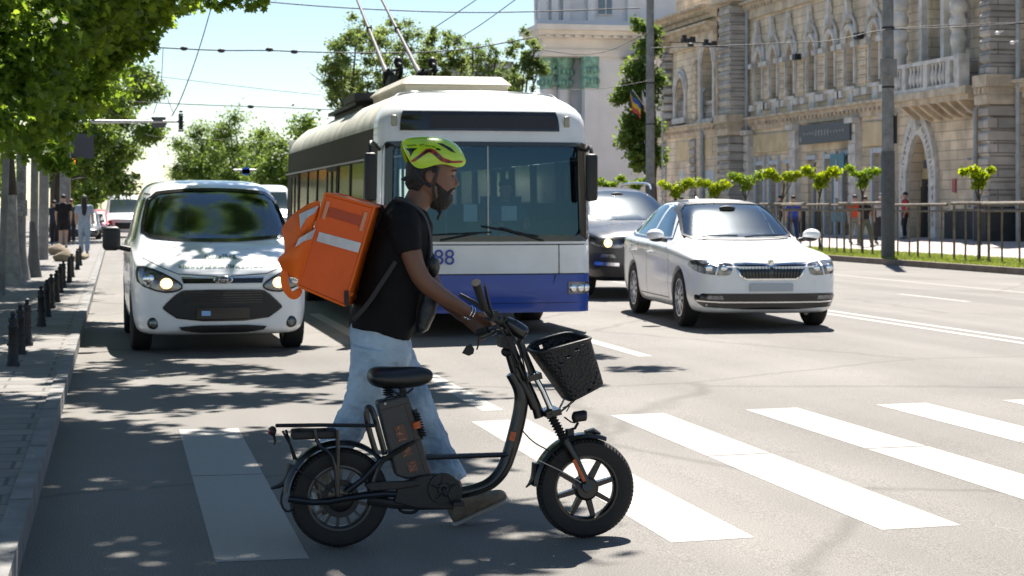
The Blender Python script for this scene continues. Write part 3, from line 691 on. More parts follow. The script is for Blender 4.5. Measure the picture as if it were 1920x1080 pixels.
for px, w_ in ((1067, 1.02), (1034, 1.0)):
    yy = Yc+.55 if px == 1066 else Yc+1.5; c = x(px)
    k = MB(); k.lathe([(w_*.56, 0), (w_*.56, .5), (w_*.48, .7), (w_*.44, zc1)], (c, yy, 0), n=22); k.build('column', CWm, CT, True)
    k = MB(); k.lathe([(w_*.44, 0), (w_*.50, .5), (w_*.48, .6), (w_*.58, 1.2), (w_*.56, 1.35), (w_*.72, zc2-zc1-.25), (w_*.72, zc2-zc1)], (c, yy, zc1), n=14)
    for j in range(14):
        a = 2*math.pi*j/14
        for zz, rr_ in ((.45, .56), (1.15, .64)): k.ell((c+w_*rr_*math.cos(a), yy+w_*rr_*math.sin(a), zc1+zz), (.12, .12, .2), 6, 5)
    k.build('capital', GCap, CT, True)
k = MB(); k.b2((x(1095), Yc-.25, 0), (x(1118)+.0, Yc+.6, zc1)); k.b2((x(1090), Yc-.3, 0), (x(1122), Yc+.0, .8)); k.build('pilaster', CWm, CT)
k = MB(); k.b2((x(1092), Yc-.32, zc1), (x(1121), Yc+.6, zc2)); 
for zz in (.5, 1.2):
    for j in range(5): k.ell((x(1094)+j*(x(1119)-x(1094))/4, Yc-.38, zc1+zz), (.13, .12, .22), 6, 5)
k.build('capital', GCap, CT)
k = MB(); q = zc2; E0 = x(1018); EB = Bx+6
for (z0, z1, d) in ((zc2, zC(92), .3), (zC(92), zC(72), .15), (zC(72), zC(66), .5), (zC(66), zC(58), .9), (zC(58), zC(48), 1.3)): k.b2((E0-d*.5, Yc-d, z0), (EB, Yc+3.2+d, z1))
xx = E0
while xx < EB: k.b2((xx, Yc-.85, zC(71)), (xx+.3, Yc-.5, zC(66.5))); xx += .65
k.build('entablature', CWt, CT)
k = MB(); k.b2((x(1040), Yc+1.5, zc3), (EB, Yc+3, zc3+14)); k.b2((x(1020), Yc+2.6, zc3), (x(1040), Yc+3, zc3+14))
for px in (1014, 1036, 1058, 1105, 1180): k.b2((x(px)+.2, Yc+1.1, zc3), (x(px+13)+.2, Yc+1.7, zc3+14)) 
k.b2((x(1014), Yc+1.0, zc3), (EB, Yc+1.5, zc3+.5)); k.build('upper_tier', CWm, CT)
k = MB(); k.b2((x(1133), Yc+1.42, zC(20)), (x(1158), Yc+1.46, zC(-40))); w_ = k.build('window', mat('blue grey pane', (.10, .15, .2), .15, spec=.8), CT)
k = MB(); k.b2((x(1131), Yc+1.3, zC(22)), (x(1160), Yc+1.45, zC(20))); k.b2((x(1145), Yc+1.38, zC(20)), (x(1147), Yc+1.42, zC(-40))); k.build('frame', CWt, w_)
k = MB(); k.b2((x(1187), Yc-.06, zC(323)), (x(1199), Yc-.01, zC(288))); w_ = k.build('window', bpy.data.materials['blue grey pane'], CT)
k = MB(); k.b2((x(1184), Yc-.15, zC(326)), (x(1202), Yc, zC(323))); k.build('sill', CWt, w_)
k = MB(); k.b2((x(1120), Yc-.05, 0), (Bx+6, Yc-.01, zC(345))); k.build('plinth', CWt, CT)
k = MB(); k.add([(x(1165), Yc-2.5, zC(111)), (x(1260), Yc-2.5, zC(95)), (x(1260), Yc-2.5, zC(80)), (x(1180), Yc-2.5, zC(100)), (x(1165), Yc-.1, zC(111)), (x(1260), Yc-.1, zC(95)), (x(1260), Yc-.1, zC(80)), (x(1180), Yc-.1, zC(100))], [(0,1,2,3),(4,7,6,5),(0,4,5,1),(1,5,6,2),(2,6,7,3),(3,7,4,0)]); k.build('dark_canopy', M_['polepaint'], CT)
# grey blocks far behind the bus
GBk = mat('far grey block wall', (.24, .25, .27), .9, var=.1)
for i, (a, b, t, lab) in enumerate(((860, 902, 116, 'grey flat-roofed block behind the trolleybus housing'), (926, 960, 120, 'grey block just left of the church trees'))):
    Yb = 230; p, q = onY(a, t, Yb), onY(b, t, Yb); e = empty('apartment_block', (p.x, Yb, 0), 0, lab, 'building', 'far grey blocks')
    k = MB(); k.b2((p.x, Yb, 0), (q.x, Yb+12, p.z)); k.build('wall', GBk, e); k = MB(); k.b2((p.x-.2, Yb-.2, p.z), (q.x+.2, Yb+12, p.z+.35)); k.build('roof', M_['polepaint'], e)
    for j in range(3): k = MB(); k.b2((p.x+.5+j*.9, Yb-.05, p.z-1.8), (p.x+.95+j*.9, Yb-.01, p.z-.6)); k.build('window', WG, e)
# flags by the tree
Y = 80.
for i, (px, lab) in enumerate(((1186, 'tricolour flag of blue, yellow and red by the tree'), (1208, 'white flag with pink edge next to the tricolour'))):
    a = onY(px, 168, Y); e = empty('flag', (a.x+.4, Y, 0), 0, lab, 'flag', 'flags'); top = a+Vector((0, 0, .0)); base = onY(px+34, 215, Y)
    k = MB(); k.tube([base, top], .02, 6); k.tube([base, (base.x, Y, .2)], .04, 8); k.build('pole', GS, e, True)
    d = (base-top).normalized(); L = .92
    cols_ = ((.04, .10, .38), (.62, .45, .06), (.50, .07, .06)) if i == 0 else ((.6, .6, .62), (.62, .6, .6), (.6, .35, .35))
    for j in range(3):
        k = MB(); vs = []
        for u in range(7):
            for v in (j, j+1):
                p = top+d*(L*u/6)+Vector((-.16+.0*u, .05*math.sin(u*1.7+v), -.22*v-.07*math.sin(u*.9))) * (1 if u else .6)
                p += Vector((.05*math.sin(u*2.), 0, 0)); vs.append(p)
        k.add(vs, [(2*u, 2*u+1, 2*u+3, 2*u+2) for u in range(6)]); k.build('flag_stripe', mat('flag cloth', cols_[j], .8), e, True)
# ------------------------------------------------ vehicles (local frame: nose at y=0 facing -y, +y to the rear)
def interp(keys, y):
    for i in range(len(keys)-1):
        a, b = keys[i], keys[i+1]
        if a[0] <= y <= b[0]:
            t = (y-a[0])/(b[0]-a[0]+1e-9); return [a[j]*(1-t)+b[j]*t for j in range(len(a))]
    return list(keys[-1])
def car_shell(name, keys, m, parent, bulge=.06, wheels=(), wr=.36, rbulge=.03):
    mb = MB(); rings = []
    def sec(k, fy=None):
        y, zb, zs, w, zr, wr_ = k[:6]; ze = zr-(.055 if wr_ < w*.9 else .02); wz = zs-zb
        L = [(w*.72, zb), (w*.93, zb+.02), (w*.975, zb+.13), (w*.998, zb+.3*wz), (w, zb+.62*wz), (w*.99, zs-.07), (w*.975, zs-.015), (w*.94, zs),
             ((w*.92+wr_)/2+.015, zs+(ze-zs)*.55), (wr_, ze), (wr_*.72, zr-.012)]
        return y, L, zb, zr
    for k in keys:
        y, L, zb, zr = sec(k)
        rings.append([(0, y, zb)]+[(-a, y, b) for a, b in L]+[(0, y, zr)]+[(a, y, b) for a, b in L[::-1]])
    mb.ring(rings, True, False); n = len(rings[0])
    for idx, sg, bl in ((0, -1, bulge), (len(keys)-1, 1, rbulge)):
        y, L, zb, zr = sec(keys[idx]); base = len(mb.v); h = n//2
        cols = [(0, y+sg*bl*math.sin(math.pi*(i+.5)/len(L))**.5, L[i][1] if 0 < i < len(L)-1 else (zb+.02 if i == 0 else zr-.01)) for i in range(len(L))]
        mb.v += cols; o = 0 if idx == 0 else (len(keys)-1)*n
        for i in range(len(L)-1):
            l0, l1 = o+1+i, o+2+i; r0, r1 = o+n-1-i, o+n-2-i
            mb.f += [(base+i, base+i+1, l1, l0), (base+i, r0, r1, base+i+1)]; mb.m += [0, 0]
        mb.f += [(o, base, o+1), (o, o+n-1, base), (o+h, o+h-1, base+len(L)-1), (o+h, base+len(L)-1, o+h+1)]; mb.m += [0]*4
    o = mb.build(name, m, parent, True, world=False)
    bake(o, [('SUBSURF', dict(levels=2, render_levels=2))])
    bv = bvh_of(o)
    cb = MB()
    for (wx, wy) in wheels:
        sgn = 1 if wx > 0 else -1
        cb.cyl((wx+sgn*.25, wy, wr-.02), (wx-sgn*.18, wy, wr-.02), wr+.055, n=40)
    if wheels:
        cut = cb.build('cut', m, None, False)
        o2 = o.parent; M = pmat(o2)
        cut.parent = o2
        bake(o, [('BOOLEAN', dict(operation='DIFFERENCE', object=cut, solver='EXACT'))])
        bpy.data.objects.remove(cut)
    return o, bv
def wheel(parent, x, y, r, w, style, spokes=10):
    """wheel > tyre, rim; axle along x"""
    e = empty('wheel', (x, y, r)); e.parent = parent; sg = 1 if x > 0 else -1
    mb = MB(); rr = r*.66
    mb.lathe([(rr, -w*.42), (r*.9, -w*.5), (r*.985, -w*.40), (r, -w*.2), (r, w*.2), (r*.985, w*.40), (r*.9, w*.5), (rr, w*.42), (rr*.97, w*.3), (rr*.97, -w*.3)], axis='x', n=40, closed=True)
    t = mb.build('tyre', M_['rubber'], e, True, world=False)
    mb = MB(); f = sg*w*.42
    mb.lathe([(rr*1.0, f), (rr*.93, f), (rr*.9, f-sg*.03), (rr*.88, -f), (rr, -f)], axis='x', n=40, closed=True)
    if style == 'alloy':
        mb.lathe([(.02, f-sg*.012), (rr*.22, f-sg*.01), (rr*.24, f-sg*.05), (.02, f-sg*.05)], axis='x', n=20, closed=True)
        for k in range(spokes):
            a = 2*math.pi*k/spokes; c, s_ = math.cos(a), math.sin(a); q, p = -s_, c
            w0, w1 = .045, .028
            P = lambda rad, off, h: (h, rad*c+off*q, rad*s_+off*p)
            vs = [P(rr*.15, -w0/2, f-sg*.005), P(rr*.15, w0/2, f-sg*.005), P(rr*.95, w1/2, f-sg*.012), P(rr*.95, -w1/2, f-sg*.012),
                  P(rr*.15, -w0/2, f-sg*.04), P(rr*.15, w0/2, f-sg*.04), P(rr*.95, w1/2, f-sg*.04), P(rr*.95, -w1/2, f-sg*.04)]
            mb.add(vs, [(0,1,2,3),(4,7,6,5),(0,4,5,1),(1,5,6,2),(2,6,7,3),(3,7,4,0)])
        mb.build('rim', M_['alloy'], e, True, world=False)
        d = MB(); d.lathe([(.02, f-sg*.06), (rr*.9, f-sg*.06), (rr*.9, f-sg*.08), (.02, f-sg*.08)], axis='x', n=24, closed=True); d.build('brake_disc', M_['iron'], e, world=False)
    else:
        mb.lathe([(.02, f-sg*.02), (rr*.5, f-sg*.02), (rr*.92, f-sg*.05), (rr*.92, f-sg*.09), (.02, f-sg*.09)], axis='x', n=32, closed=True)
        mb.build('rim', M_['steel'], e, True, world=False)
    return e
def cabin(car, body, bv, ws, sides, y0, y1, x1, zlow, roofz, seats, sx=-1):
    """cut windscreen and side window openings, hollow the cabin, furnish it, glaze it"""
    cut = MB(); cut.prism([(a*.985, b) for a, b in ws], y0, y1, 'y'); cs = [cut]
    c2 = MB(); c2.b2((-x1, y0+.42, zlow), (x1, y1-.02, ws[0][1]+.03)); cs.append(c2)
    for sd in sides: c3 = MB(); c3.prism(sd, -1.2, 1.2, 'x'); cs.append(c3)
    for q in cs:
        co = q.build('cut', M_['cabin'], None); co.parent = car
        bake(body, [('BOOLEAN', dict(operation='DIFFERENCE', object=co, solver='EXACT', material_mode='TRANSFER'))]); bpy.data.objects.remove(co)
    k = MB(); k.box((0, y0+.62, zlow+.36), (x1*1.9, .5, .16)); k.box((sx*.38, y0+.85, zlow+.47), (.4, .16, .08)); k.build('dashboard', M_['cabin'], car, False, False)
    c = Vector((sx*.38, y0+1.0, zlow+.47)); n = Vector((0, -.35, .9)).normalized(); u = Vector((1, 0, 0)); v = n.cross(u)*-1; n2 = Vector((0, .9, .35)); v = Vector((0, -.35, .9)).normalized()
    k = MB(); k.tube([c+u*.19*math.cos(t)+v*.19*math.sin(t) for t in [2*math.pi*i/22 for i in range(22)]], .014, 6, loop=True); k.tube([c-u*.19, c+u*.19], .015, 6); k.build('steering_wheel', M_['black_plastic'], car, True, False)
    for ys in seats:
        for xx in (-.38, .38):
            k = MB(); k.box((xx, ys, zlow+.12), (.5, .5, .16)); k.box((xx, ys+.3, zlow+.42), (.48, .14, .6)); k.box((xx, ys+.32, zlow+.80), (.27, .1, .18)); o = k.build('seat', M_['seatgrey'], car, False, False); bake(o, [('BEVEL', dict(width=.03, segments=2))])
    k = MB(); k.ell((0, y0+.95, roofz), (.11, .02, .035), 12, 6); k.build('rear_view_mirror', M_['black_plastic'], car, True, False)
def mirror_x(p): return [(-a, b) for a, b in p]
def dark_under(parent, x, y0, y1, z0, z1):
    mb = MB(); mb.b2((-x, y0, z0), (x, y1, z1)); mb.build('underbody', M_['iron'], parent, world=False)

# ---- white saloon ------------------------------------------------
def saloon():
    car = empty('parked_car', (0, 0, 0), 0, 'white saloon car with sun glaring on its windscreen, in the lane nearest the double line', 'car')
    car.name = 'saloon_car'
    keys = [(0, .22, .70, .66, .745, .46), (.03, .20, .72, .74, .775, .52), (.12, .18, .755, .825, .815, .58), (.35, .17, .80, .885, .86, .64), (.7, .17, .84, .905, .905, .67), (1.1, .17, .87, .907, .955, .70),
            (1.33, .17, .885, .907, .99, .71), (1.5, .17, .895, .907, 1.09, .69), (2.0, .17, .92, .907, 1.355, .60), (2.28, .17, .93, .907, 1.425, .57), (2.8, .17, .94, .907, 1.462, .565),
            (3.3, .17, .95, .905, 1.45, .56), (3.75, .17, .965, .90, 1.36, .55), (4.15, .18, .985, .89, 1.16, .58), (4.38, .2, .99, .86, 1.05, .6), (4.58, .28, .96, .80, 1.0, .58), (4.67, .34, .92, .7, .96, .5)]
    wh = [(-.80, .88), (.80, .88), (-.80, 3.565), (.80, 3.565)]
    body, bv = car_shell('body', keys, M_['white_paint'], car, .075, wh, .325)
    body['label'] = 'white painted saloon body'
    for x, y in wh: wheel(car, x, y, .325, .21, 'alloy', 10)
    dark_under(car, .62, .35, 4.4, .2, .55)
    G_ = M_['carglass']
    f = chaikin([(-.70, .995), (-.35, .975), (.35, .975), (.70, .995), (.66, 1.12), (.565, 1.375), (.3, 1.40), (-.3, 1.40), (-.565, 1.375), (-.66, 1.12)], 1)
    SD = ([(1.78, 1.02), (2.60, 1.02), (2.58, 1.36), (2.35, 1.34), (2.07, 1.24)], [(2.72, 1.02), (3.58, 1.04), (3.42, 1.26), (3.2, 1.345), (2.71, 1.365)])
    cabin(car, body, bv, f, SD, 1.0, 3.62, .70, .48, 1.33, (1.95, 2.85))
    patch(bv, f, 'y', .003, 'windscreen', M_['carglass3'], car, .05)
    fr = MB(); ribbon(bv, list(f)+[f[0]], .028, 'y', .009, fr); fr.build('windscreen_seal', M_['black_plastic'], car, True, False)
    for ax, s in (('x-', -1), ('x+', 1)):
        patch(bv, [(1.72, 1.0), (2.62, 1.0), (2.60, 1.385), (2.35, 1.36), (2.05, 1.24)], ax, .003, 'side_window', M_['carglass2'], car, .06)
        patch(bv, [(2.70, 1.0), (3.62, 1.02), (3.45, 1.27), (3.2, 1.37), (2.69, 1.39)], ax, .003, 'side_window', M_['carglass2'], car, .06)
        patch(bv, [(3.68, 1.03), (3.98, 1.05), (3.6, 1.24)], ax, .005, 'quarter_window', M_['sideglass'], car, .06)
        r_ = MB(); ribbon(bv, [(1.62, .975), (2.6, .975), (3.7, .995), (4.02, 1.03), (3.62, 1.29), (3.25, 1.41), (2.6, 1.42), (2.3, 1.39), (1.95, 1.24), (1.62, .975)], .02, ax, .006, r_)
        r_.build('window_trim', M_['black_gloss'], car, True, False)
        s_ = MB()
        for pth in ([(1.42, .32), (1.40, .7), (1.5, .95)], [(2.66, .30), (2.66, .95)], [(3.75, .98), (3.62, .75), (3.3, .62), (3.12, .32)], [(1.42, .30), (3.1, .30)]):
            ribbon(bv, pth, .009, ax, .003, s_)
        s_.build('door_seam', M_['iron'], car, False, False)
        c_ = MB(); ribbon(bv, [(1.3, .83), (2.6, .86), (4.2, .90)], .012, ax, .006, c_); c_.build('shoulder_crease', M_['white_paint'], car, True, False)
        for yh in (2.42, 3.42):
            p = proj(bv, (yh, .80), ax, .02); h = MB(); h.tube([p+Vector((0, -.09, 0)), p+Vector((s*.02, -.05, .005)), p+Vector((s*.02, .05, .005)), p+Vector((0, .09, 0))], .014, 8, smooth=1); h.build('door_handle', M_['white_paint'], car, True, False)
        mm = MB(); c = Vector((s*1.02, 1.62, 1.02)); mm.ell(c, (.115, .10, .072), 16, 10)
        mo = mm.build('wing_mirror', M_['white_paint'], car, True, False); mo['label'] = 'white wing mirror with dark underside'
        m2 = MB(); m2.ell(c+Vector((-s*.02, 0, -.045)), (.10, .09, .035), 14, 8); m2.tube([c+Vector((-s*.05, .02, -.04)), (s*.86, 1.66, .955)], [.03, .025], 8); o = m2.build('mirror_base', M_['black_plastic'], mo, True, False)
        g2 = MB(); g2.ell(c+Vector((0, .085, 0)), (.095, .02, .055), 14, 8); g2.build('mirror_glass', M_['chrome'], mo, True, False)
        sx = lambda pts: pts if s > 0 else mirror_x(pts)
        hl = patch(bv, chaikin(sx([(.47, .64), (.50, .60), (.66, .605), (.82, .625), (.885, .69), (.87, .765), (.74, .765), (.56, .745), (.445, .725)]), 1), 'y', .006, 'headlight', M_['lampglass'], car, .03)
        for cx, rr in ((.56, .042), (.72, .05)):
            p = proj(bv, (s*cx, .68), 'y', .012); k = MB(); k.ell(p, (rr, .012, rr*.8), 16, 8); k.build('lamp_unit', M_['chrome'], hl, True, False)
        dv = MB(); ribbon(bv, sx([(.655, .605), (.61, .75)]), .018, 'y', .014, dv); dv.build('divider', M_['white_paint'], hl, False, False)
        patch(bv, sx([(.56, .335), (.80, .35), (.82, .385), (.58, .38)]), 'y', .012, 'fog_lamp', M_['lampglass'], car, .04)
    gr = [(-.43, .715), (-.30, .725), (-.09, .722), (0, .695), (.09, .722), (.30, .725), (.43, .715), (.37, .60), (.30, .56), (-.30, .56), (-.37, .60)]
    go = patch(bv, gr, 'y', .006, 'grille', M_['black_gloss'], car, .04)
    k = MB(); ribbon(bv, gr+[gr[0]], .016, 'y', .012, k); k.build('grille_surround', M_['chrome'], go, True, False)
    k = MB()
    for i in range(-9, 10):
        if abs(i) > 0: x = i*.04; ribbon(bv, [(x*.93, .575), (x, .70)], .009, 'y', .015, k)
    k.build('grille_bars', M_['iron'], go, False, False)
    lg = patch(bv, chaikin([(-.85, .32), (-.85, .405), (-.6, .405), (.6, .405), (.85, .405), (.85, .32), (.74, .235), (-.74, .235)], 1), 'y', .006, 'lower_grille', M_['black_gloss'], car, .05)
    k = MB(); ribbon(bv, [(-.83, .325), (-.6, .31), (.6, .31), (.83, .325)], .014, 'y', .013, k); k.build('chrome_strip', M_['chrome'], lg, True, False)
    p = proj(bv, (0, .44), 'y', .012); k = MB(); k.b2((-.26, p.y-.012, .43), (.26, p.y+.02, .515)); k.build('number_plate', M_['plate'], car, False, False)
    p = proj(bv, (0, .735), 'y', .012); k = MB(); k.lathe([(.001, -.008), (.038, -.008), (.042, 0), (.001, 0)], p, 'y', 20); b_ = k.build('badge', M_['chrome'], car, True, False)
    k = MB(); k.tube([p+Vector((-.018, -.012, -.012)), p+Vector((-.004, -.014, .012)), p+Vector((.018, -.012, .014))], [.004, .006, .003], 6); k.build('badge_arrow', M_['black_gloss'], b_, False, False)
    h = MB(); ribbon(bv, [(-.70, .82), (-.45, .745), (0, .728), (.45, .745), (.70, .82)], .005, 'y', .003, h); h.build('bonnet_seam', M_['iron'], car, False, False)
    k = MB()
    for sx_ in (-.55, .05): k.tube([(sx_, 1.28, 1.0), (sx_+.15, 1.30, 1.02), (sx_+.52, 1.34, 1.02)], .008, 6)
    k.build('wiper', M_['black_plastic'], car, False, False)
    k = MB(); k.add([(-.02, 3.5, 1.44), (.02, 3.5, 1.44), (0, 3.65, 1.42), (0, 3.62, 1.49)], [(0, 1, 3), (1, 2, 3), (2, 0, 3)]); k.build('roof_aerial', M_['white_paint'], car, False, False)
    return car
sal = saloon(); sal.location = (7.02, 20.4, gz(7.9)); sal.rotation_euler = (0, 0, R(-4.5)); sal.location.x = 7.46
sal.scale = (.99, 1.04, 1.07)

# ---- dark SUV ------------------------------------------------
def suv():
    car = empty('suv_car', (0, 0, 0), 0, 'dark grey SUV with roof rails and one lit headlight, behind the white saloon', 'car')
    keys = [(0, .30, .82, .64, .90, .5), (.08, .26, .88, .80, .97, .6), (.3, .24, .95, .90, 1.03, .7), (.8, .24, 1.02, .94, 1.10, .74), (1.15, .24, 1.06, .945, 1.16, .76), (1.35, .24, 1.08, .945, 1.26, .74),
            (1.95, .24, 1.12, .945, 1.58, .66), (2.3, .24, 1.13, .945, 1.66, .63), (3.2, .24, 1.14, .945, 1.70, .63), (4.2, .24, 1.16, .93, 1.64, .60), (4.55, .26, 1.16, .9, 1.45, .6), (4.7, .35, 1.1, .84, 1.15, .6)]
    wh = [(-.82, .93), (.82, .93), (-.82, 3.63), (.82, 3.63)]
    b, bv = car_shell('body', keys, M_['dark_paint'], car, .08, wh, .37)
    for x, y in wh: wheel(car, x, y, .37, .235, 'alloy', 5)
    dark_under(car, .64, .4, 4.4, .26, .7)
    f = chaikin([(-.72, 1.17), (0, 1.15), (.72, 1.17), (.60, 1.58), (0, 1.62), (-.60, 1.58)], 1)
    cabin(car, b, bv, f, ([(1.8, 1.22), (2.9, 1.22), (2.9, 1.54), (2.35, 1.53)],), 1.0, 4.0, .72, .6, 1.55, (2.1, 3.0))
    patch(bv, f, 'y', .003, 'windscreen', M_['carglass3'], car, .06)
    for ax, s in (('x-', -1), ('x+', 1)):
        patch(bv, [(1.7, 1.2), (4.1, 1.24), (3.9, 1.52), (2.3, 1.56)], ax, .005, 'side_window', M_['sideglass'], car, .08)
        sx = lambda pts: pts if s > 0 else mirror_x(pts)
        hl = patch(bv, chaikin(sx([(.46, .74), (.80, .76), (.90, .84), (.80, .90), (.52, .86), (.42, .80)]), 1), 'y', .006, 'headlight', M_['lampglass'], car, .035)
        p = proj(bv, (s*.67, .82), 'y', .02); k = MB(); k.lathe([(.045, -.012), (.062, -.012), (.062, .005), (.045, .005)], p, 'y', 22, True); k.build('lit_ring', M_['lamp_drl'], hl, True, False)
        k = MB(); k.ell(p, (.04, .01, .04), 14, 8); k.build('lamp_unit', M_['lamp_drl'], hl, True, False)
        k = MB(); ribbon(bv, sx([(.50, .50), (.84, .52)]), .05, 'y', .01, k); k.build('chrome_strip', M_['chrome'], car, True, False)
        patch(bv, sx([(.55, .60), (.78, .61), (.76, .66), (.58, .65)]), 'y', .01, 'fog_lamp', M_['lampglass'], car, .04)
        k = MB(); k.tube([(s*.66, 2.2, 1.63), (s*.68, 2.35, 1.74), (s*.68, 3.9, 1.76), (s*.64, 4.1, 1.66)], .02, 8, smooth=2); k.build('roof_rail', M_['alloy'], car, True, False)
        k = MB(); k.ell((s*1.06, 1.75, 1.17), (.13, .1, .09), 14, 10); k.tube([(s*1.0, 1.75, 1.13), (s*.88, 1.78, 1.11)], .03, 8); k.build('wing_mirror', M_['dark_paint'], car, True, False)
    patch(bv, chaikin([(-.40, .86), (.40, .86), (.44, .74), (.28, .50), (-.28, .50), (-.44, .74)], 1), 'y', .008, 'grille', M_['black_gloss'], car, .05)
    patch(bv, [(-.7, .32), (.7, .32), (.8, .46), (-.8, .46)], 'y', .008, 'lower_grille', M_['black_plastic'], car, .05)
    k = MB(); k.b2((-.26, -.12, .46), (.26, -.09, .56)); k.build('number_plate', M_['plate'], car, False, False)
    return car
sv = suv(); sv.location = (8.12, 27.6, gz(8)+.02); sv.scale = (1, 1, 1.05)

# ---- white delivery van ------------------------------------------------
def van():
    car = empty('delivery_van', (0, 0, 0), 0, 'white compact van with both headlights lit, nearest the left kerb', 'van')
    keys = [(0, .25, .74, .66, .84, .50), (.05, .21, .82, .79, .915, .60), (.2, .19, .90, .87, .985, .68), (.5, .18, .975, .908, 1.06, .74), (.78, .18, 1.03, .915, 1.13, .79), (.92, .18, 1.06, .915, 1.19, .80),
            (1.15, .18, 1.09, .915, 1.36, .77), (1.55, .18, 1.12, .915, 1.66, .715), (1.8, .18, 1.13, .915, 1.765, .70), (2.2, .18, 1.14, .915, 1.83, .70), (3.4, .18, 1.14, .915, 1.855, .70), (4.2, .18, 1.14, .91, 1.83, .69),
            (4.38, .22, 1.12, .89, 1.76, .67), (4.42, .3, 1.1, .85, 1.6, .64)]
    wh = [(-.80, .86), (.80, .86), (-.80, 3.52), (.80, 3.52)]
    b, bv = car_shell('body', keys, M_['white_paint'], car, .07, wh, .335)
    for x, y in wh: wheel(car, x, y, .335, .215, 'steel')
    dark_under(car, .62, .35, 4.2, .22, .6)
    f = chaikin([(-.775, 1.205), (-.4, 1.165), (0, 1.155), (.4, 1.165), (.775, 1.205), (.76, 1.36), (.675, 1.66), (.35, 1.70), (0, 1.71), (-.35, 1.70), (-.675, 1.66), (-.76, 1.36)], 1)
    cabin(car, b, bv, f, ([(1.42, 1.18), (2.2, 1.18), (2.2, 1.62), (1.78, 1.60)],), .7, 3.0, .72, .6, 1.62, (1.65,))
    patch(bv, f, 'y', .003, 'windscreen', M_['carglass2'], car, .05)
    k = MB(); ribbon(bv, list(f)+[f[0]], .035, 'y', .009, k); k.build('windscreen_seal', M_['black_gloss'], car, True, False)
    for ax, s in (('x-', -1), ('x+', 1)):
        sx = lambda pts: pts if s > 0 else mirror_x(pts)
        patch(bv, [(1.35, 1.16), (2.25, 1.16), (2.25, 1.64), (1.75, 1.62)], ax, .003, 'side_window', M_['carglass2'], car, .08)
        k = MB()
        for pth in ([(1.2, .3), (1.15, .8), (1.3, 1.15), (1.75, 1.66), (2.3, 1.68), (2.3, .3)], [(2.35, .3), (2.35, 1.68)], [(3.15, .5), (3.15, 1.68)], [(2.4, .95), (4.2, .95)]): ribbon(bv, pth, .01, ax, .003, k)
        k.build('door_seam', M_['iron'], car, False, False)
        hl = patch(bv, chaikin(sx([(.86, .85), (.845, .73), (.62, .645), (.47, .655), (.40, .70), (.46, .76), (.66, .86), (.84, .91)]), 1), 'y', .006, 'headlight', M_['lampglass'], car, .03)
        rm = MB(); o2 = sx([(.86, .85), (.845, .73), (.62, .645), (.47, .655), (.40, .70), (.46, .76), (.66, .86), (.84, .91)]); o2 = chaikin(o2, 1); ribbon(bv, list(o2)+[o2[0]], .018, 'y', .009, rm); rm.build('lamp_rim', M_['iron'], hl, True, False)
        p = proj(bv, (s*.57, .735), 'y', .02); k = MB(); k.ell(p, (.062, .02, .055), 18, 10); k.build('lit_lamp', M_['lamp_on'], hl, True, False)
        p = proj(bv, (s*.74, .775), 'y', .015); k = MB(); k.ell(p, (.06, .015, .055), 18, 10); k.build('lamp_unit', M_['chrome'], hl, True, False)
        p = proj(bv, (s*.70, .33), 'y', .01); k = MB(); k.lathe([(.001, -.01), (.04, -.006), (.06, .0), (.062, .02), (.001, .02)], p, 'y', 22); fo = k.build('fog_lamp', M_['black_gloss'], car, True, False)
        k = MB(); k.ell(p+Vector((0, -.012, 0)), (.036, .008, .036), 16, 8); k.build('fog_lens', M_['lampglass'], fo, True, False)
        mm = MB(); mm.box((s*1.10, 1.18, 1.18), (.19, .13, .26)); mo = mm.build('wing_mirror', M_['black_plastic'], car, False, False); bake(mo, [('BEVEL', dict(width=.05, segments=4))])
        k = MB(); k.tube([(s*1.03, 1.2, 1.09), (s*.90, 1.25, 1.06)], .03, 8); k.build('mirror_arm', M_['black_plastic'], mo, True, False)
    g1 = patch(bv, [(-.42, .785), (.42, .785), (.40, .735), (-.40, .735)], 'y', .012, 'upper_grille', M_['black_gloss'], car, .04)
    k = MB(); ribbon(bv, [(-.42, .792), (.42, .792)], .012, 'y', .018, k); k.build('chrome_strip', M_['chrome'], g1, True, False)
    hexa = chaikin([(-.60, .50), (-.44, .65), (-.36, .665), (.36, .665), (.44, .65), (.60, .50), (.60, .475), (.42, .355), (-.42, .355), (-.60, .475)], 1)
    g2 = patch(bv, hexa, 'y', .008, 'main_grille', M_['black_plastic'], car, .04)
    k = MB()
    for z in (.64, .615, .59, .565, .54): ribbon(bv, [(-.40, z), (.40, z)], .009, 'y', .016, k)
    k.build('grille_bars', M_['black_gloss'], g2, False, False)
    k = MB(); ribbon(bv, list(hexa)+[hexa[0]], .014, 'y', .011, k); k.build('grille_surround', M_['black_gloss'], g2, True, False)
    p = proj(bv, (0, .43), 'y', .02); k = MB(); k.b2((-.27, p.y-.01, .375), (.27, p.y+.03, .485)); pl = k.build('number_plate', M_['black_gloss'], car, False, False)
    k = MB(); k.b2((-.22, p.y-.014, .405), (-.13, p.y-.008, .455)); k.build('plate_glow_patch', mat('pale blue painted glow', (.25, .45, .75), .3), pl, False, False)  # small bluish glow on the plate, painted as a pale patch
    g3 = patch(bv, chaikin([(-.46, .31), (.46, .31), (.40, .25), (-.40, .25)], 1), 'y', .03, 'lower_grille', M_['black_plastic'], car, .05)
    p = proj(bv, (0, .765), 'y', .022); k = MB()
    k.ell(p, (.10, .012, .042), 28, 8); bd = k.build('oval_badge', M_['chrome'], car, True, False)
    k = MB(); k.ell(p+Vector((0, -.006, 0)), (.088, .012, .033), 28, 8); k.build('badge_field', mat('badge dark blue', (.02, .03, .06), .2, coat=1), bd, True, False)
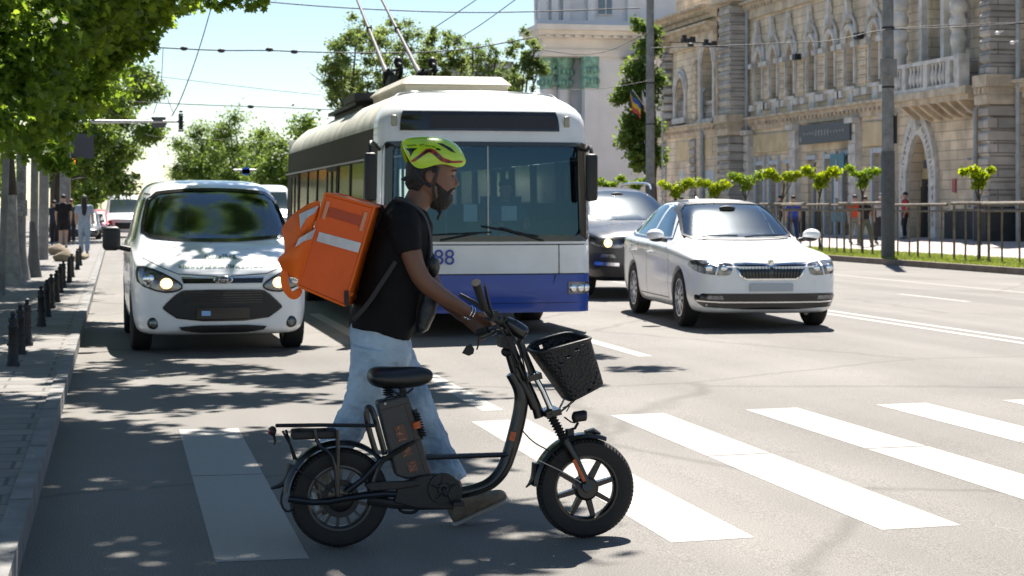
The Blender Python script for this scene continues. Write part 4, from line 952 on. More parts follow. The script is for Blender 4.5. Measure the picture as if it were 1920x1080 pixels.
    text_mesh('Ford', .055, 'badge_script', M_['chrome'], bd, Matrix.Translation(p+Vector((0, -.02, 0))) @ Matrix.Rotation(R(90), 4, 'X') @ Matrix.Shear('XY', 4, (0, 0)), .002)
    # unreadable green lettering on the bonnet
    k = MB(); rr = random.Random(4)
    for (x0, x1, z0, h) in ((-.17, .17, .985, .04), (-.44, .44, .895, .032)):
        x = x0
        while x < x1:
            w_ = rr.uniform(.02, .05)
            for _ in range(2):
                a, b_ = rr.uniform(0, w_), rr.uniform(0, w_); ribbon(bv, [(x+a, z0-h*rr.random()*.3), (x+b_, z0+h*(.5+rr.random()*.5))], .009, 'y', .004, k)
            ribbon(bv, [(x, z0), (x+w_*.8, z0+h*rr.uniform(-.1, .3))], .009, 'y', .004, k); x += w_*1.15
    k.build('bonnet_lettering', mat('dark green lettering', (.03, .12, .07), .5), car, False, False)
    k = MB(); ribbon(bv, [(-.80, .99), (-.6, .89), (-.45, .83), (0, .80), (.45, .83), (.6, .89), (.80, .99)], .008, 'y', .003, k); k.build('bonnet_seam', M_['iron'], car, False, False)
    k = MB()
    for x_ in (-.6, .08): k.tube([(x_, .93, 1.185), (x_+.2, 1.0, 1.20), (x_+.6, 1.0, 1.20)], .009, 6)
    k.build('wiper', M_['black_plastic'], car, False, False)
    k = MB(); k.b2((-.3, 1.6, 1.70), (-.1, 1.7, 1.71))
    return car
vn = van(); vn.location = (1.06, 19.15, 0); vn.rotation_euler = (0, 0, R(1.2))

# ---- simple far vehicles (windows and wheels still parts)
def far_van(name, loc, label, cat, col, L=5., w=1.0, h=2.3, nose=.9, rz=0):
    e = empty(name, loc, rz, label, cat); m = mat(name.replace('_', ' ')+' paint', col, .35, coat=.4)
    keys = [(0, .3, h*.36, w*.75, h*.42, w*.6), (.15, .25, h*.42, w*.92, h*.46, w*.72), (nose, .25, h*.48, w, h*.52, w*.82), (nose+.7, .25, h*.52, w, h*.93, w*.8), (nose+1.1, .25, h*.52, w, h, w*.8), (L-.1, .25, h*.52, w, h, w*.8), (L, .3, h*.5, w*.95, h*.97, w*.78)]
    b, bv = car_shell('body', keys, m, e, .05)
    patch(bv, [(-w*.74, h*.56), (w*.74, h*.56), (w*.68, h*.86), (-w*.68, h*.86)], 'y', .01, 'windscreen', M_['carglass'], e, .15)
    patch(bv, [(-w*.4, h*.2), (w*.4, h*.2), (w*.45, h*.34), (-w*.45, h*.34)], 'y', .01, 'grille', M_['black_plastic'], e, .15)
    for s in (-1, 1):
        patch(bv, [(s*w*.55, h*.29), (s*w*.85, h*.29), (s*w*.85, h*.38), (s*w*.6, h*.38)], 'y', .01, 'headlight', M_['lampglass'], e, .1)
        for y in (.9, L-1): 
            k = MB(); k.cyl((s*w*.75, y, .34), (s*w*1.01, y, .34), .34, n=20); k.build('wheel', M_['rubber'], e, False, False)
    return e
# far vehicles
fv = [('far_van', onG(232, 446), 'small white van far down the lane behind the left van mirror', 'van', (.62, .64, .66), 4.8, .95, 2.2), ('far_truck', onG(512, 452), 'white van peeking between the compact van and the trolleybus', 'van', (.66, .67, .68), 5.2, 1.05, 2.55)]
for nme, p, lab, c, col, L_, w_, h_ in fv:
    far_van('white_van' if nme == 'far_van' else 'white_box_van', (p.x, p.y, 0), lab, c, col, L_, w_, h_)
p = onG(190, 448); far_van('red_car', (p.x-.5, p.y, .0), 'red car parked far away at the end of the left kerb', 'car', (.45, .03, .04), 4.2, .88, 1.4, 1.1)
p = onG(178, 452); far_van('dark_car', (p.x-.6, p.y-4, .0), 'dark parked car beside the red one', 'car', (.03, .035, .04), 4.2, .88, 1.4, 1.1)
# ---- trolleybus: hollow shell with panes, floor, seats, poles on the roof
BUS = empty('trolleybus', (2.92, 20.75, 0), R(-.0), 'white and blue trolleybus with two poles raised from its roof', 'trolleybus')
BW, BL, BH, BB = 2.5, 11.9, 2.86, .34
def bus():
    B = BUS; bw, bb, bd, gl = M_['bus_white'], M_['bus_blue'], M_['black_gloss'], None
    gfront = glassmat('windscreen glass', (.40, .54, .63), .03, .02, (.42, .74, 1.0))  # reflection colour tinted blue, standing in for blue sky mirrored in the glass
    gside = glassmat('side window glass', (.30, .31, .31), .02, .10)
    inn = mat('grey bus interior', (.16, .17, .18), .7, var=.1, vs=4); hw = BW/2; ox = hw
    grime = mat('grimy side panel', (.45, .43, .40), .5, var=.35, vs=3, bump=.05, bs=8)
    sidep = mat('dark painted window band', (.035, .029, .024), .6, spec=.12, var=.35, vs=4)
    def V(x, y, z): return (x+ox, y, z)
    # front outline ring as function of height: y setback and half width
    def prof(z):   # the nose leans back and rounds over the roof
        y = 0. if z < 1.0 else .03*(z-1.0)/1.0
        if z > 2.0: y = .03+.12*((z-2.0)/.86)**2
        if z > 2.55: y += .55*((z-2.55)/.31)**2.2
        if z < .45: y += .03
        return y
    def halfw(z):
        w = hw
        if z > 2.45: w = hw-.30*((z-2.45)/.41)**2
        if z > 1.0: w -= .035*(z-1.0)/1.4
        return w
    NC = 24
    def fr(u, z, inset=0):    # u in -1..1 across the front, corners wrap round to the side
        w = halfw(z); a = abs(u); rc = .26; flat_ = w-rc; s = a*(flat_+rc*math.pi/2)
        sg = 1 if u > 0 else -1
        if s <= flat_: x = s; y = .035*(s/flat_)**2
        else:
            t = (s-flat_)/rc; x = flat_+rc*math.sin(t); y = .035+rc*(1-math.cos(t))
        return V(sg*x, y+prof(z)+inset, z)
    def band(zs, us, name, m, par=B, thick=.03, off=0.):
        mb = MB(); vs = [fr(u, z, off) for z in zs for u in us]; k = len(us)
        mb.add(vs, [(j*k+i, j*k+i+1, (j+1)*k+i+1, (j+1)*k+i) for j in range(len(zs)-1) for i in range(k-1)])
        o = mb.build(name, m, par, True, False); 
        if thick: bake(o, [('SOLIDIFY', dict(thickness=thick, offset=-1 if False else 0))])
        return o
    lin = lambda a, b, n: [a+(b-a)*i/n for i in range(n+1)]
    full = lin(-1, 1, NC)
    band(lin(.30, .74, 5), full, 'front_bumper', bb)
    band(lin(.745, 1.14, 4), full, 'front_panel', bw)
    # blue flash line and number
    band(lin(2.26, 2.86, 9), full, 'front_fascia', bw)
    for s in (-1, 1):
        us = lin(.875, 1, 3); band(lin(1.14, 2.26, 8), [s*u for u in us], 'corner_pillar', bd if s > 0 else bw)
    # windscreen: black rounded frame and glass
    o1 = [(-.885, 1.145), (.885, 1.145), (.885, 2.255), (-.885, 2.255)]
    def uvfill(outer, inner, name, m, off):
        n = len(outer); mb = MB(); vs = [fr(u, z, off) for u, z in outer]+[fr(u, z, off) for u, z in inner]
        mb.add(vs, [(i, (i+1) % n, n+(i+1) % n, n+i) for i in range(n)]); o = mb.build(name, m, B, True, False); bake(o, [('SOLIDIFY', dict(thickness=.02, offset=0))]); return o
    def dens(p, k):
        q = []
        for i in range(len(p)):
            a, b = p[i], p[(i+1) % len(p)]; q += [(a[0]+(b[0]-a[0])*j/k, a[1]+(b[1]-a[1])*j/k) for j in range(k)]
        return q
    def rrect(u0, z0, u1, z1, ru, rz, k=5):
        q = []
        for cu, cz, a0 in ((u1-ru, z1-rz, 0), (u0+ru, z1-rz, 90), (u0+ru, z0+rz, 180), (u1-ru, z0+rz, 270)):
            for j in range(k+1):
                a = R(a0+90*j/k); q.append((cu+ru*math.cos(a), cz+rz*math.sin(a)))
        return q
    po = rrect(-.915, 1.12, .915, 2.27, .07, .12); pi = rrect(-.80, 1.19, .80, 2.22, .05, .08)
    def sub(p):
        q = []
        for i in range(len(p)):
            a, b = p[i], p[(i+1) % len(p)]; k = max(1, int(abs(a[0]-b[0])/.08)); q += [(a[0]+(b[0]-a[0])*j/k, a[1]+(b[1]-a[1])*j/k) for j in range(k)]
        return q
    PO, PI = [], []
    for i in range(len(po)):
        a, b, c, e_ = po[i], po[(i+1) % len(po)], pi[i], pi[(i+1) % len(po)]; kk = max(1, int(abs(a[0]-b[0])/.08))
        for j in range(kk): t = j/kk; PO.append((a[0]+(b[0]-a[0])*t, a[1]+(b[1]-a[1])*t)); PI.append((c[0]+(e_[0]-c[0])*t, c[1]+(e_[1]-c[1])*t))
    uvfill(PO, PI, 'windscreen_frame', bd, -.012)
    # fill the band between frame and fascia corners
    band(lin(1.14, 2.26, 6), lin(-.90, -.80, 2), 'pillar_inner', bd, thick=.02); band(lin(1.14, 2.26, 6), lin(.80, .90, 2), 'pillar_inner', bd, thick=.02)
    ws = band(lin(1.17, 2.24, 6), lin(-.81, .81, 18), 'windscreen', gfront, thick=0, off=.012)
    band(lin(1.20, 2.22, 3), [-.006, .006], 'windscreen_divider', M_['steel'], thick=.01, off=0)
    # destination display: rounded dark box
    dsp = band([2.395, 2.41, 2.47, 2.54, 2.60, 2.615], lin(-.745, .625, 16), 'destination_display', mat('dark display glass', (.02, .018, .017), .12, coat=.6, var=.5, vs=3), off=-.022)
    band([2.43, 2.575], lin(-.50, .60, 12), 'display_screen', mat('dark display screen', (.03, .022, .018), .3), dsp, .004, -.042)
    for s, uu in ((-1, -.80), (1, .70)):
        p = Vector(fr(uu, 2.51, -.03)); k = MB(); k.box(p, (.07, .03, .13)); o = k.build('marker_lamp', mat('yellowish lamp', (.30, .29, .22), .3), B, False, False); bake(o, [('BEVEL', dict(width=.02, segments=3))])
    # lower fascia detail: seams, headlights, number
    k = MB()
    for z in (1.085, .745):
        mb2 = [fr(u, z, -.019) for u in full]; k.tube(mb2, .006, 4)
    k.tube([fr(.60, .75, -.02), fr(.60, 1.08, -.02)], .005, 4); k.tube([fr(.50, .40, -.02), fr(.57, .73, -.02)], .006, 4); k.tube([fr(-.5, .40, -.02), fr(-.57, .73, -.02)], .006, 4)
    k.tube([fr(u, .41, -.02) for u in full], .006, 4); k.build('panel_seam', M_['iron'], B, False, False)
    for s in (-1, 1):
        hl = band(lin(.51, .65, 2), [s*u for u in lin(.68, .90, 6)], 'headlight', M_['lampglass'], thick=.02, off=-.02)
        for uu in (.72, .79, .86):
            p = Vector(fr(s*uu, .58, -.035)); q = MB(); q.ell(p, (.045, .015, .045), 14, 8); q.build('lamp_unit', M_['chrome'], hl, True, False)
    bd2 = mat('blue number paint', (.02, .05, .30), .5)
    p = Vector(fr(-.375, .935, -.06)); text_mesh('88', .25, 'fleet_number', bd2, B, Matrix.Translation(p) @ Matrix.Rotation(R(90), 4, 'X'), .002)
    # wipers
    k = MB()
    k.tube([fr(.46, 1.13, -.05), fr(.10, 1.28, -.06)], .014, 6); k.tube([fr(-.05, 1.30, -.055), fr(.42, 1.18, -.05)], .011, 6)
    k.tube([fr(-.40, 1.14, -.05), fr(-.1, 1.22, -.06)], .014, 6); k.tube([fr(-.50, 1.20, -.055), fr(.02, 1.23, -.05)], .011, 6); k.build('wiper', M_['black_plastic'], B, False, False)
    # mirrors on arms
    for s in (-1, 1):
        a = Vector(V(s*(hw-.02), .25, 2.18)); b = Vector(V(s*(hw-.04 if s > 0 else hw+.12), -.02, 2.24)); c = Vector(V(s*(hw-.05 if s > 0 else hw+.13), -.10, 2.12))
        if s < 0: b.z += .05
        k = MB(); k.box(c+Vector((0, 0, -.26)), (.14, .09, .55)); mo = k.build('wing_mirror', M_['black_plastic'], B, False, False); bake(mo, [('BEVEL', dict(width=.035, segments=3))])
        k = MB(); k.tube([a, b, c], .022, 8, smooth=2); k.build('mirror_arm', M_['black_plastic'], mo, True, False)
    # sides: skirt, waist panel, window band (pillars, panes), roof cove
    y0 = .32; sec = [(-hw, .34), (-hw, 1.06)]
    doors_l = []  # viewer's left side carries windows and doors
    for s in (-1, 1):
        X = s*hw
        def side(z0, z1, ya, yb, name, m, dx=0., par=B, th=.035):
            mb = MB(); xs = lambda z: s*(halfw(z)-dx)
            mb.b2((0, 0, 0), (0, 0, 0)) if False else None
            vs = [V(xs(z0), ya, z0), V(xs(z0), yb, z0), V(xs(z1), yb, z1), V(xs(z1), ya, z1)]; vi = [(v[0]-s*th, v[1], v[2]) for v in vs]
            mb.add(vs+vi, [(0, 1, 2, 3), (4, 7, 6, 5), (0, 4, 5, 1), (1, 5, 6, 2), (2, 6, 7, 3), (3, 7, 4, 0)]); return mb.build(name, m, par, False, False)
        arches = [(2.15, 3.35), (8.35, 9.55)]; segs = [(y0, 2.15), (3.35, 8.35), (9.55, BL)]
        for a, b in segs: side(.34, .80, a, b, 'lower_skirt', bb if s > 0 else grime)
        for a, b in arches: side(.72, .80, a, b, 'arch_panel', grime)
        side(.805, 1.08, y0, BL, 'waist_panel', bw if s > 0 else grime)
        side(2.08, 2.45, y0, BL, 'cant_panel', sidep)
        # bays
        ys = [y0, 1.55, 2.9, 3.0, 4.2, 5.45, 5.55, 6.85, 6.95, 8.2, 9.45, 9.55, 10.6, BL]; bays = [(.36, 1.5, 'd'), (1.62, 2.95, 'w'), (3.07, 4.3, 'w'), (4.42, 5.65, 'd'), (5.77, 7.0, 'w'), (7.12, 8.4, 'w'), (8.52, 9.8, 'w'), (9.92, 11.1, 'd')]
        last = y0-.0
        for (a, b, t) in bays:
            side(1.085, 2.075, last, a, 'window_pillar', sidep, 0., B, .05); last = b
            if t == 'w': side(1.085, 2.075, a, b, 'side_window', gside, .012, B, .004)
            else:
                d = empty('door', (0, 0, 0)); d.parent = B
                for aa, bb_ in ((a, (a+b)/2-.02), ((a+b)/2+.02, b)):
                    side(.40, 2.075, aa, bb_, 'door_leaf', sidep, -.012, d, .02) if False else None
                    side(.55, 2.02, aa+.06, bb_-.06, 'door_glass', gside, -.0, d, .004)
                    for (p0, p1, z0, z1) in ((aa, aa+.06, .40, 2.075), (bb_-.06, bb_, .40, 2.075), (aa+.06, bb_-.06, .40, .55), (aa+.06, bb_-.06, 2.02, 2.075)): side(z0, z1, p0, p1, 'door_frame', sidep, -.01, d, .04)
        side(1.085, 2.075, last, BL, 'window_pillar', sidep)
        if s < 0:
            k = MB(); k.tube([V(-hw-.012, y0+.2, 2.09), V(-hw-.012, BL-.1, 2.09)], .014, 5); k.tube([V(-hw-.012, y0+.2, 1.075), V(-hw-.012, BL-.1, 1.075)], .012, 5); k.build('rain_gutter', M_['steel'], B, False, False)
    # roof
    mb = MB(); rings = []
    for (y, dz) in ((.70, 0), (BL-.25, 0), (BL, -.06)):
        r_ = [V(-halfw(2.45), y, 2.45+0*dz)]+[V(-halfw(z), y, z+dz) for z in (2.52, 2.62, 2.72, 2.80, 2.86)]+[V(-.5, y, 2.885+dz), V(.5, y, 2.885+dz)]+[V(halfw(z), y, z+dz) for z in (2.86, 2.80, 2.72, 2.62, 2.52)]+[V(halfw(2.45), y, 2.45)]
        rings.append(r_)
    mb.ring(rings, False, False); k = mb.build('roof', mat('weathered cream roof', (.50, .49, .43), .6, var=.3, vs=2, bump=.1, bs=6), B, True, False); bake(k, [('SOLIDIFY', dict(thickness=.04, offset=-1))])
    # corner between nose and sides
    for s in (-1, 1):
        mb = MB(); zs = lin(2.26, 2.86, 8); vs = []
        for z in zs:
            a = fr(s, z); vs += [a, (V(s*halfw(z), 0, 0)[0], .72, z)]
        mb.add(vs, [(2*i, 2*i+1, 2*i+3, 2*i+2) for i in range(len(zs)-1)]); k = mb.build('roof_shoulder', bw, B, True, False); bake(k, [('SOLIDIFY', dict(thickness=.03, offset=0))])
    mb = MB(); a = [fr(u, 2.86) for u in full]; mb.add(a+[(p[0], .74, 2.885 if abs(p[0]-ox) < .8 else 2.86) for p in a], [(i, i+1, NC+1+i+1, NC+1+i) for i in range(NC)]); k = mb.build('roof_front', bw, B, True, False); bake(k, [('SOLIDIFY', dict(thickness=.03, offset=0))])
    # rear wall, floor, seats, partition
    mb = MB(); mb.b2(V(-hw+.04, BL-.05, .4), V(hw-.04, BL-.01, 1.1)); mb.b2(V(-hw+.04, BL-.05, 1.1), V(-hw+.3, BL-.01, 2.7)); mb.b2(V(hw-.3, BL-.05, 1.1), V(hw-.04, BL-.01, 2.7)); mb.b2(V(-hw+.3, BL-.05, 2.2), V(hw-.3, BL-.01, 2.7)); mb.build('rear_wall', bw, B, False, False)
    mb = MB(); mb.b2(V(-hw+.05, .15, .42), V(hw-.05, BL-.06, .52)); mb.build('floor', inn, B, False, False)
    seat = mat('blue seat cloth', (.05, .08, .2), .8)
    for y in (2.2, 3.1, 6.1, 7.0, 7.9, 8.8):
        for x in (-.8, .8):
            k = MB(); k.box(V(x, y, .95), (.8, .42, .1)); k.box(V(x, y+.24, 1.25), (.8, .08, .62)); k.box(V(x, y, .7), (.3, .3, .45)); k.build('seat', seat, B, False, False)
    k = MB(); k.box(V(.0, .45, 1.06), (2.2, .5, .10)); k.box(V(.55, .70, 1.09), (.9, .3, .14)); k.build('dashboard', M_['black_plastic'], B, False, False)
    k = MB(); c = Vector(V(.48, .80, 1.22)); n = Vector((0, -.5, .85)).normalized(); u = Vector((1, 0, 0)); v = n.cross(u)
    k.tube([c+u*.22*math.cos(t)+v*.22*math.sin(t) for t in [2*math.pi*i/24 for i in range(24)]], .014, 6, loop=True); k.tube([c-u*.22, c+u*.22], .012, 6); k.build('steering_wheel', M_['black_plastic'], B, True, False)
    k = MB(); k.b2(V(.05, 1.62, .5), V(1.2, 1.66, 1.35)); k.build('cab_partition', inn, B, False, False)
    k = MB(); k.box(V(.47, 1.35, 1.0), (.5, .48, .12)); k.box(V(.47, 1.55, 1.35), (.5, .1, .6)); k.build('driver_seat', seat, B, False, False)
    k = MB(); k.b2(V(.22, .30, 1.36), V(.40, .31, 1.53)); k.box(V(-.16, .26, 1.45), (.16, .005, .2)); k.build('paper_notice', mat('white paper', (.7, .72, .74), .7), B, False, False)
    for xx in (-.3, .3):
        k = MB(); k.tube([V(xx, 2, 2.35), V(xx, 11, 2.35)], .018, 6)
        for y in (2.5, 4.5, 6.5, 8.5): k.tube([V(xx, y, .5), V(xx, y, 2.35)], .018, 6)
        k.build('grab_rail', M_['steel'], B, False, False)
    # wheels
    for x in (-hw+.17, hw-.17):
        for y in (2.75, 8.95): wheel(B, x+ox, y, .48, .28, 'steel')
    k = MB(); k.b2(V(-hw+.5, .3, .34), V(hw-.5, BL-.3, .42)); k.b2(V(-.8, 3.6, .22), V(.8, 8, .34)); k.build('underbody', M_['iron'], B, False, False)
    # roof equipment
    cream = mat('cream equipment housing', (.46, .43, .36), .6, var=.15, vs=3)
    mb = MB(); lo = [V(-.76, 1.35, 2.87), V(.52, 1.35, 2.87), V(.52, 4.2, 2.87), V(-.76, 4.2, 2.87)]
    md = [V(-.76, 1.35, 3.0), V(.52, 1.35, 3.0), V(.52, 4.2, 3.0), V(-.76, 4.2, 3.0)]; m2 = [V(-.81, 1.30, 3.005), V(.57, 1.30, 3.005), V(.57, 4.25, 3.005), V(-.81, 4.25, 3.005)]; tp = [V(-.70, 1.45, 3.12), V(.46, 1.45, 3.12), V(.46, 4.1, 3.12), V(-.70, 4.1, 3.12)]
    mb.ring([lo, md, m2, tp]); rh = mb.build('roof_housing', cream, B, False, False); bevel(rh, .02, 2)
    mb = MB(); mb.b2(V(-.95, 4.6, 2.93), V(.8, 8.0, 2.98))
    for x in (-.85, -.4, .1, .65): mb.b2(V(x, 4.6, 2.87), V(x+.06, 8.0, 2.93))
    mb.b2(V(-.6, 6.0, 2.98), V(1.0, 7.3, 3.2)); mb.b2(V(-1.0, 4.3, 2.98), V(-.3, 5.6, 3.08)); rf = mb.build('pole_frame', M_['iron'], B, False, False)
    for s, (tx, ty) in ((-1, (672, 5)), (1, (719, 5))):
        base = onY(733 if s < 0 else 797, 140, 20.75+6.6)-Vector(B.location); base.z = 3.36; dist = {-1: 6.6, 1: 6.6}[s]
        pole = empty('trolley_pole', (0, 0, 0)); pole.parent = B
        # base swivel with springs
        k = MB(); k.cyl(base+Vector((0, 0, -.16)), base+Vector((0, 0, -.02)), .15, .13, 16); k.box(base+Vector((0, -.05, .05)), (.12, .5, .12)); k.box(base+Vector((.0, .28, .10)), (.16, .14, .2)); k.build('pole_base', M_['iron'], pole, False, False)
        end = onY(tx, ty, 20.75+13.6)-Vector(B.location); d = (end-base); 
        k = MB(); k.tube([base, base+d*.18], [.055, .045], 10); k.tube([base+d*.18, base+d*1.25], [.034, .024], 10); k.build('boom', mat('worn pole paint', (.05, .045, .042), .6, var=.3, vs=10), pole, True, False)
        k = MB()
        for q in (-.07, .07): k.tube([base+Vector((q, .32, .02)), base+Vector((q, -.25, .20)), base+d*.13], .022, 8)
        k.tube([base+Vector((.12, .1, 0)), base+Vector((.16, -.1, .26)), base+Vector((.1, .2, .36))], .03, 8, smooth=1); k.ell(base+Vector((.13, .12, .34)), (.07, .07, .09), 10, 8); k.build('spring', M_['black_plastic'], pole, True, False)
        k = MB(); k.box(base+d*.62, (.09, .09, .09)); k.build('clamp', M_['iron'], pole, False, False)
    # roof hatch and far lamp
    k = MB(); k.b2(V(-.3, 9, 2.885), V(.3, 9.7, 2.95)); k.build('roof_hatch', cream, B, False, False)
bus()
# ------------------------------------------------ trees
MAPLE = np.array([(0, -.5), (.16, -.30), (.5, -.34), (.38, -.08), (.56, .14), (.26, .18), (.14, .30), (0, .58), (-.14, .30), (-.26, .18), (-.56, .14), (-.38, -.08), (-.5, -.34), (-.16, -.30)])
DIAM = np.array([(0, -.5), (.34, -.05), (.12, .42), (-.30, .12)])
def leaf_cloud(name, cl, n, size, m, parent, seed=1, tmpl=DIAM, up=.5, shell=.55, origin=(0, 0, 0), flat=.75):
    rg = np.random.default_rng(seed); cl = np.array(cl, float); w = cl[:, 3]**2.2; idx = rg.choice(len(cl), n, p=w/w.sum())
    d = rg.normal(size=(n, 3)); d /= np.linalg.norm(d, axis=1)[:, None]
    rad = (shell+(1-shell)*rg.random(n))**.8*rg.uniform(.3, 1.12, n) if shell > .2 else np.abs(rg.normal(0, .75, n))**.8
    p = cl[idx, :3]+d*(cl[idx, 3]*rad)[:, None]*np.array([1, 1, flat])
    nrm = rg.normal(size=(n, 3))+np.array([0, 0, up*2])+d*.5; nrm /= np.linalg.norm(nrm, axis=1)[:, None]
    t = rg.normal(size=(n, 3))+np.array([0, 0, -.6]); u = np.cross(nrm, t); u /= np.linalg.norm(u, axis=1)[:, None]; v = np.cross(nrm, u)
    s = size*rg.uniform(.6, 1.3, n); k = len(tmpl)
    bend = (tmpl[:, 0]**2)*.5
    V = p[:, None, :]+(u[:, None, :]*tmpl[None, :, 0, None]+v[:, None, :]*tmpl[None, :, 1, None]-nrm[:, None, :]*bend[None, :, None])*s[:, None, None]
    return arr_mesh(name, V.reshape(-1, 3), k, m, parent, origin)
def trunk_mesh(base, cl, r, fork, seed, lean=(0, 0), nl=9):
    rr = random.Random(seed); mb = MB(); b = Vector(base); f = Vector((base[0]+lean[0], base[1]+lean[1], fork))
    mid = b.lerp(f, .5)+Vector((rr.uniform(-.1, .1), rr.uniform(-.1, .1), 0))
    mb.tube([b+Vector((0, 0, -.1)), b+Vector((0, 0, .25)), mid, f], [r*1.5, r*1.05, r*.9, r*.75], 12, smooth=1)
    for c in sorted(cl, key=lambda q: -q[3])[:nl]:
        e = Vector(c[:3]); m1 = f.lerp(e, .5)+Vector((rr.uniform(-.3, .3), rr.uniform(-.3, .3), rr.uniform(.0, .5)))
        mb.tube([f-Vector((0, 0, .2)), m1, e], [r*.5, r*.28, r*.08], 7, smooth=1)
        for _ in range(3):
            q = e+Vector((rr.gauss(0, 1), rr.gauss(0, 1), rr.gauss(0, .6)))*c[3]*.6; mb.tube([m1.lerp(e, rr.uniform(.3, .8)), q], [r*.12, .01], 5)
    return mb
def tree(name, label, base, cl, n, size, m, r=.16, fork=2.5, seed=1, tmpl=DIAM, group=None, trunkmat=None, lean=(0, 0), cat='tree', nl=9, **kw):
    e = empty(name, base, 0, label, cat, group)
    trunk_mesh(base, cl, r, fork, seed, lean, nl).build('trunk', trunkmat or M_['bark'], e, True)
    leaf_cloud('crown', cl, n, size, m, e, seed, tmpl, origin=base, **kw); return e
def lumps(c, rad, n, r0, r1, seed, lo=-1.):
    rr = random.Random(seed); q = []
    while len(q) < n:
        v = Vector((rr.uniform(-1, 1), rr.uniform(-1, 1), rr.uniform(lo, 1)))
        if v.length > 1: continue
        q.append((c[0]+v.x*rad[0], c[1]+v.y*rad[1], c[2]+v.z*rad[2], rr.uniform(r0, r1)))
    return q
# left avenue. nearest canopy: hangs over the pavement and the first lane
def atpx(px, py, Y, r): p = onY(px, py, Y); return (p.x, p.y, p.z, r)
cl = [atpx(x, y, Y, r) for x, y, Y, r in ((10, 60, 24, .8), (60, 140, 25, .7), (120, 60, 25, .8), (30, 220, 24, .6), (100, 230, 26, .5), (180, 30, 26, .7), (200, 110, 27, .5), (250, 40, 27, .6), (300, 15, 27, .45), (150, 170, 27, .6), (10, 150, 23, .8),
      (90, 0, 24, .8), (200, -30, 25, .8), (330, -30, 26, .6), (60, 270, 25, .4), (360, 5, 27, .28), (270, 75, 27, .3), (235, 90, 27, .35), (95, 290, 22, .28), (120, 310, 22, .22), (-40, 100, 23, 1.), (-60, 0, 23, 1.), (-30, 230, 22, .6), (60, 60, 23, .7))]
for i in range(9): cl.append(atpx(395+i*13, 4+9*math.sin(i*1.3), 26, .12))
cl += lumps((-1.5, 27, 7.2), (3.2, 4, 2.2), 16, .8, 1.3, 3)
tree('plane_tree', 'big leafy tree nearest the camera on the left, its branches overhanging the pavement', (-2.6, 26.5, .13), cl, 44000, .12, M_['leaf_near'], .26, 3.6, 2, MAPLE, 'trees along the left pavement', nl=14)
# high canopy of the tree beside the photographer, out of frame: shades the crossing and first lanes
cl = lumps((.2, 14.2, 8.2), (3.6, 3.7, 1.1), 62, .6, 1.1, 8); cl += lumps((-3.2, 13, 7.7), (2.0, 5, 1.2), 20, .8, 1.2, 9)+lumps((1.9, 19.8, 8.0), (3.9, 3.2, 1.0), 34, .3, .75, 10)+lumps((-1.5, 21.5, 7.6), (2.6, 4.5, 1.2), 22, .6, 1.1, 11)+lumps((1.6, 25.5, 7.2), (2.6, 3.0, .8), 20, .4, .8, 18)+[(6.3, 20.3, 7.4, .4), (6.0, 21.6, 7.2, .45), (3.5, 13, 7.2, .5)]
tree('plane_tree', 'tall tree beside the photographer whose canopy shades the crossing', (-3.4, 15.5, .13), cl, 70000, .24, M_['leaf_near'], .28, 4.5, 5, DIAM, 'trees along the left pavement', nl=16)
cl = lumps((-1.2, 3.5, 8.0), (4.2, 5.0, 1.2), 60, .8, 1.25, 88)  # unseen tree, added to block overhead sky light on the near road
tree('plane_tree', 'unseen tree added above the camera to deepen the shade at the lower left', (-3.6, 2.5, .13), cl, 42000, .26, M_['leaf_near'], .28, 4.5, 89, DIAM, 'trees along the left pavement', nl=12)
cl = lumps((-1.6, 35, 5.9), (2.7, 5, 2.4), 26, .8, 1.3, 12)
tree('plane_tree', 'dark leafy tree behind the nearest one on the left pavement', (-3.2, 35, .13), cl, 22000, .19, M_['leaf_near'], .25, 3.2, 13, DIAM, 'trees along the left pavement')
k_ = 0
for (Y, cx, cz, rx, rz, lab) in ((47, -2.2, 7.6, 2.3, 2.2, 'leafy tree over the walking couple on the left pavement'), (77, -.75, 6.0, 2.5, 3.6, 'sunlit round tree whose crown edges the sky left of the van roof'), (92, -1.4, 6.0, 2.4, 3.6, 'tree behind the sunlit round one on the left'), (108, -2.0, 5.5, 2.3, 3.4, 'farther tree of the left avenue'), (128, -2.2, 5.2, 2.4, 3.0, 'small far tree at the end of the left avenue'), (145, -2.5, 5, 2.6, 3.2, 'last tree on the left beyond the far parked cars')):
    k_ += 1; cl = lumps((cx, Y, cz-.6), (rx, 3.2, rz), 34, .5, .95, 20+k_)
    tree('street_tree', lab, (cx-1.6, Y, .13), cl, 20000, .13+.0008*Y, M_['leaf_mid'], .2, 2.8, 30+k_, DIAM, 'trees along the left pavement')
for i, (Y, X) in enumerate(((30, -7), (42, -7.5), (56, -7), (75, -7.5), (100, -8))):
    cl = lumps((X, Y, 5), (2.4, 4, 3.6), 26, .9, 1.4, 60+i)
    tree('street_tree', ('bushy tree at the back of the left pavement beside the nearest concrete pole', 'bushy tree at the back of the left pavement behind the couple', 'back row tree on the left above the far parked car', 'back row tree on the left, second from the end', 'back row tree on the left, at the far end')[i], (X, Y, .1), cl, 13000, .24, M_['leaf_near'], .22, 2.2, 70+i, DIAM, 'trees behind the left pavement')
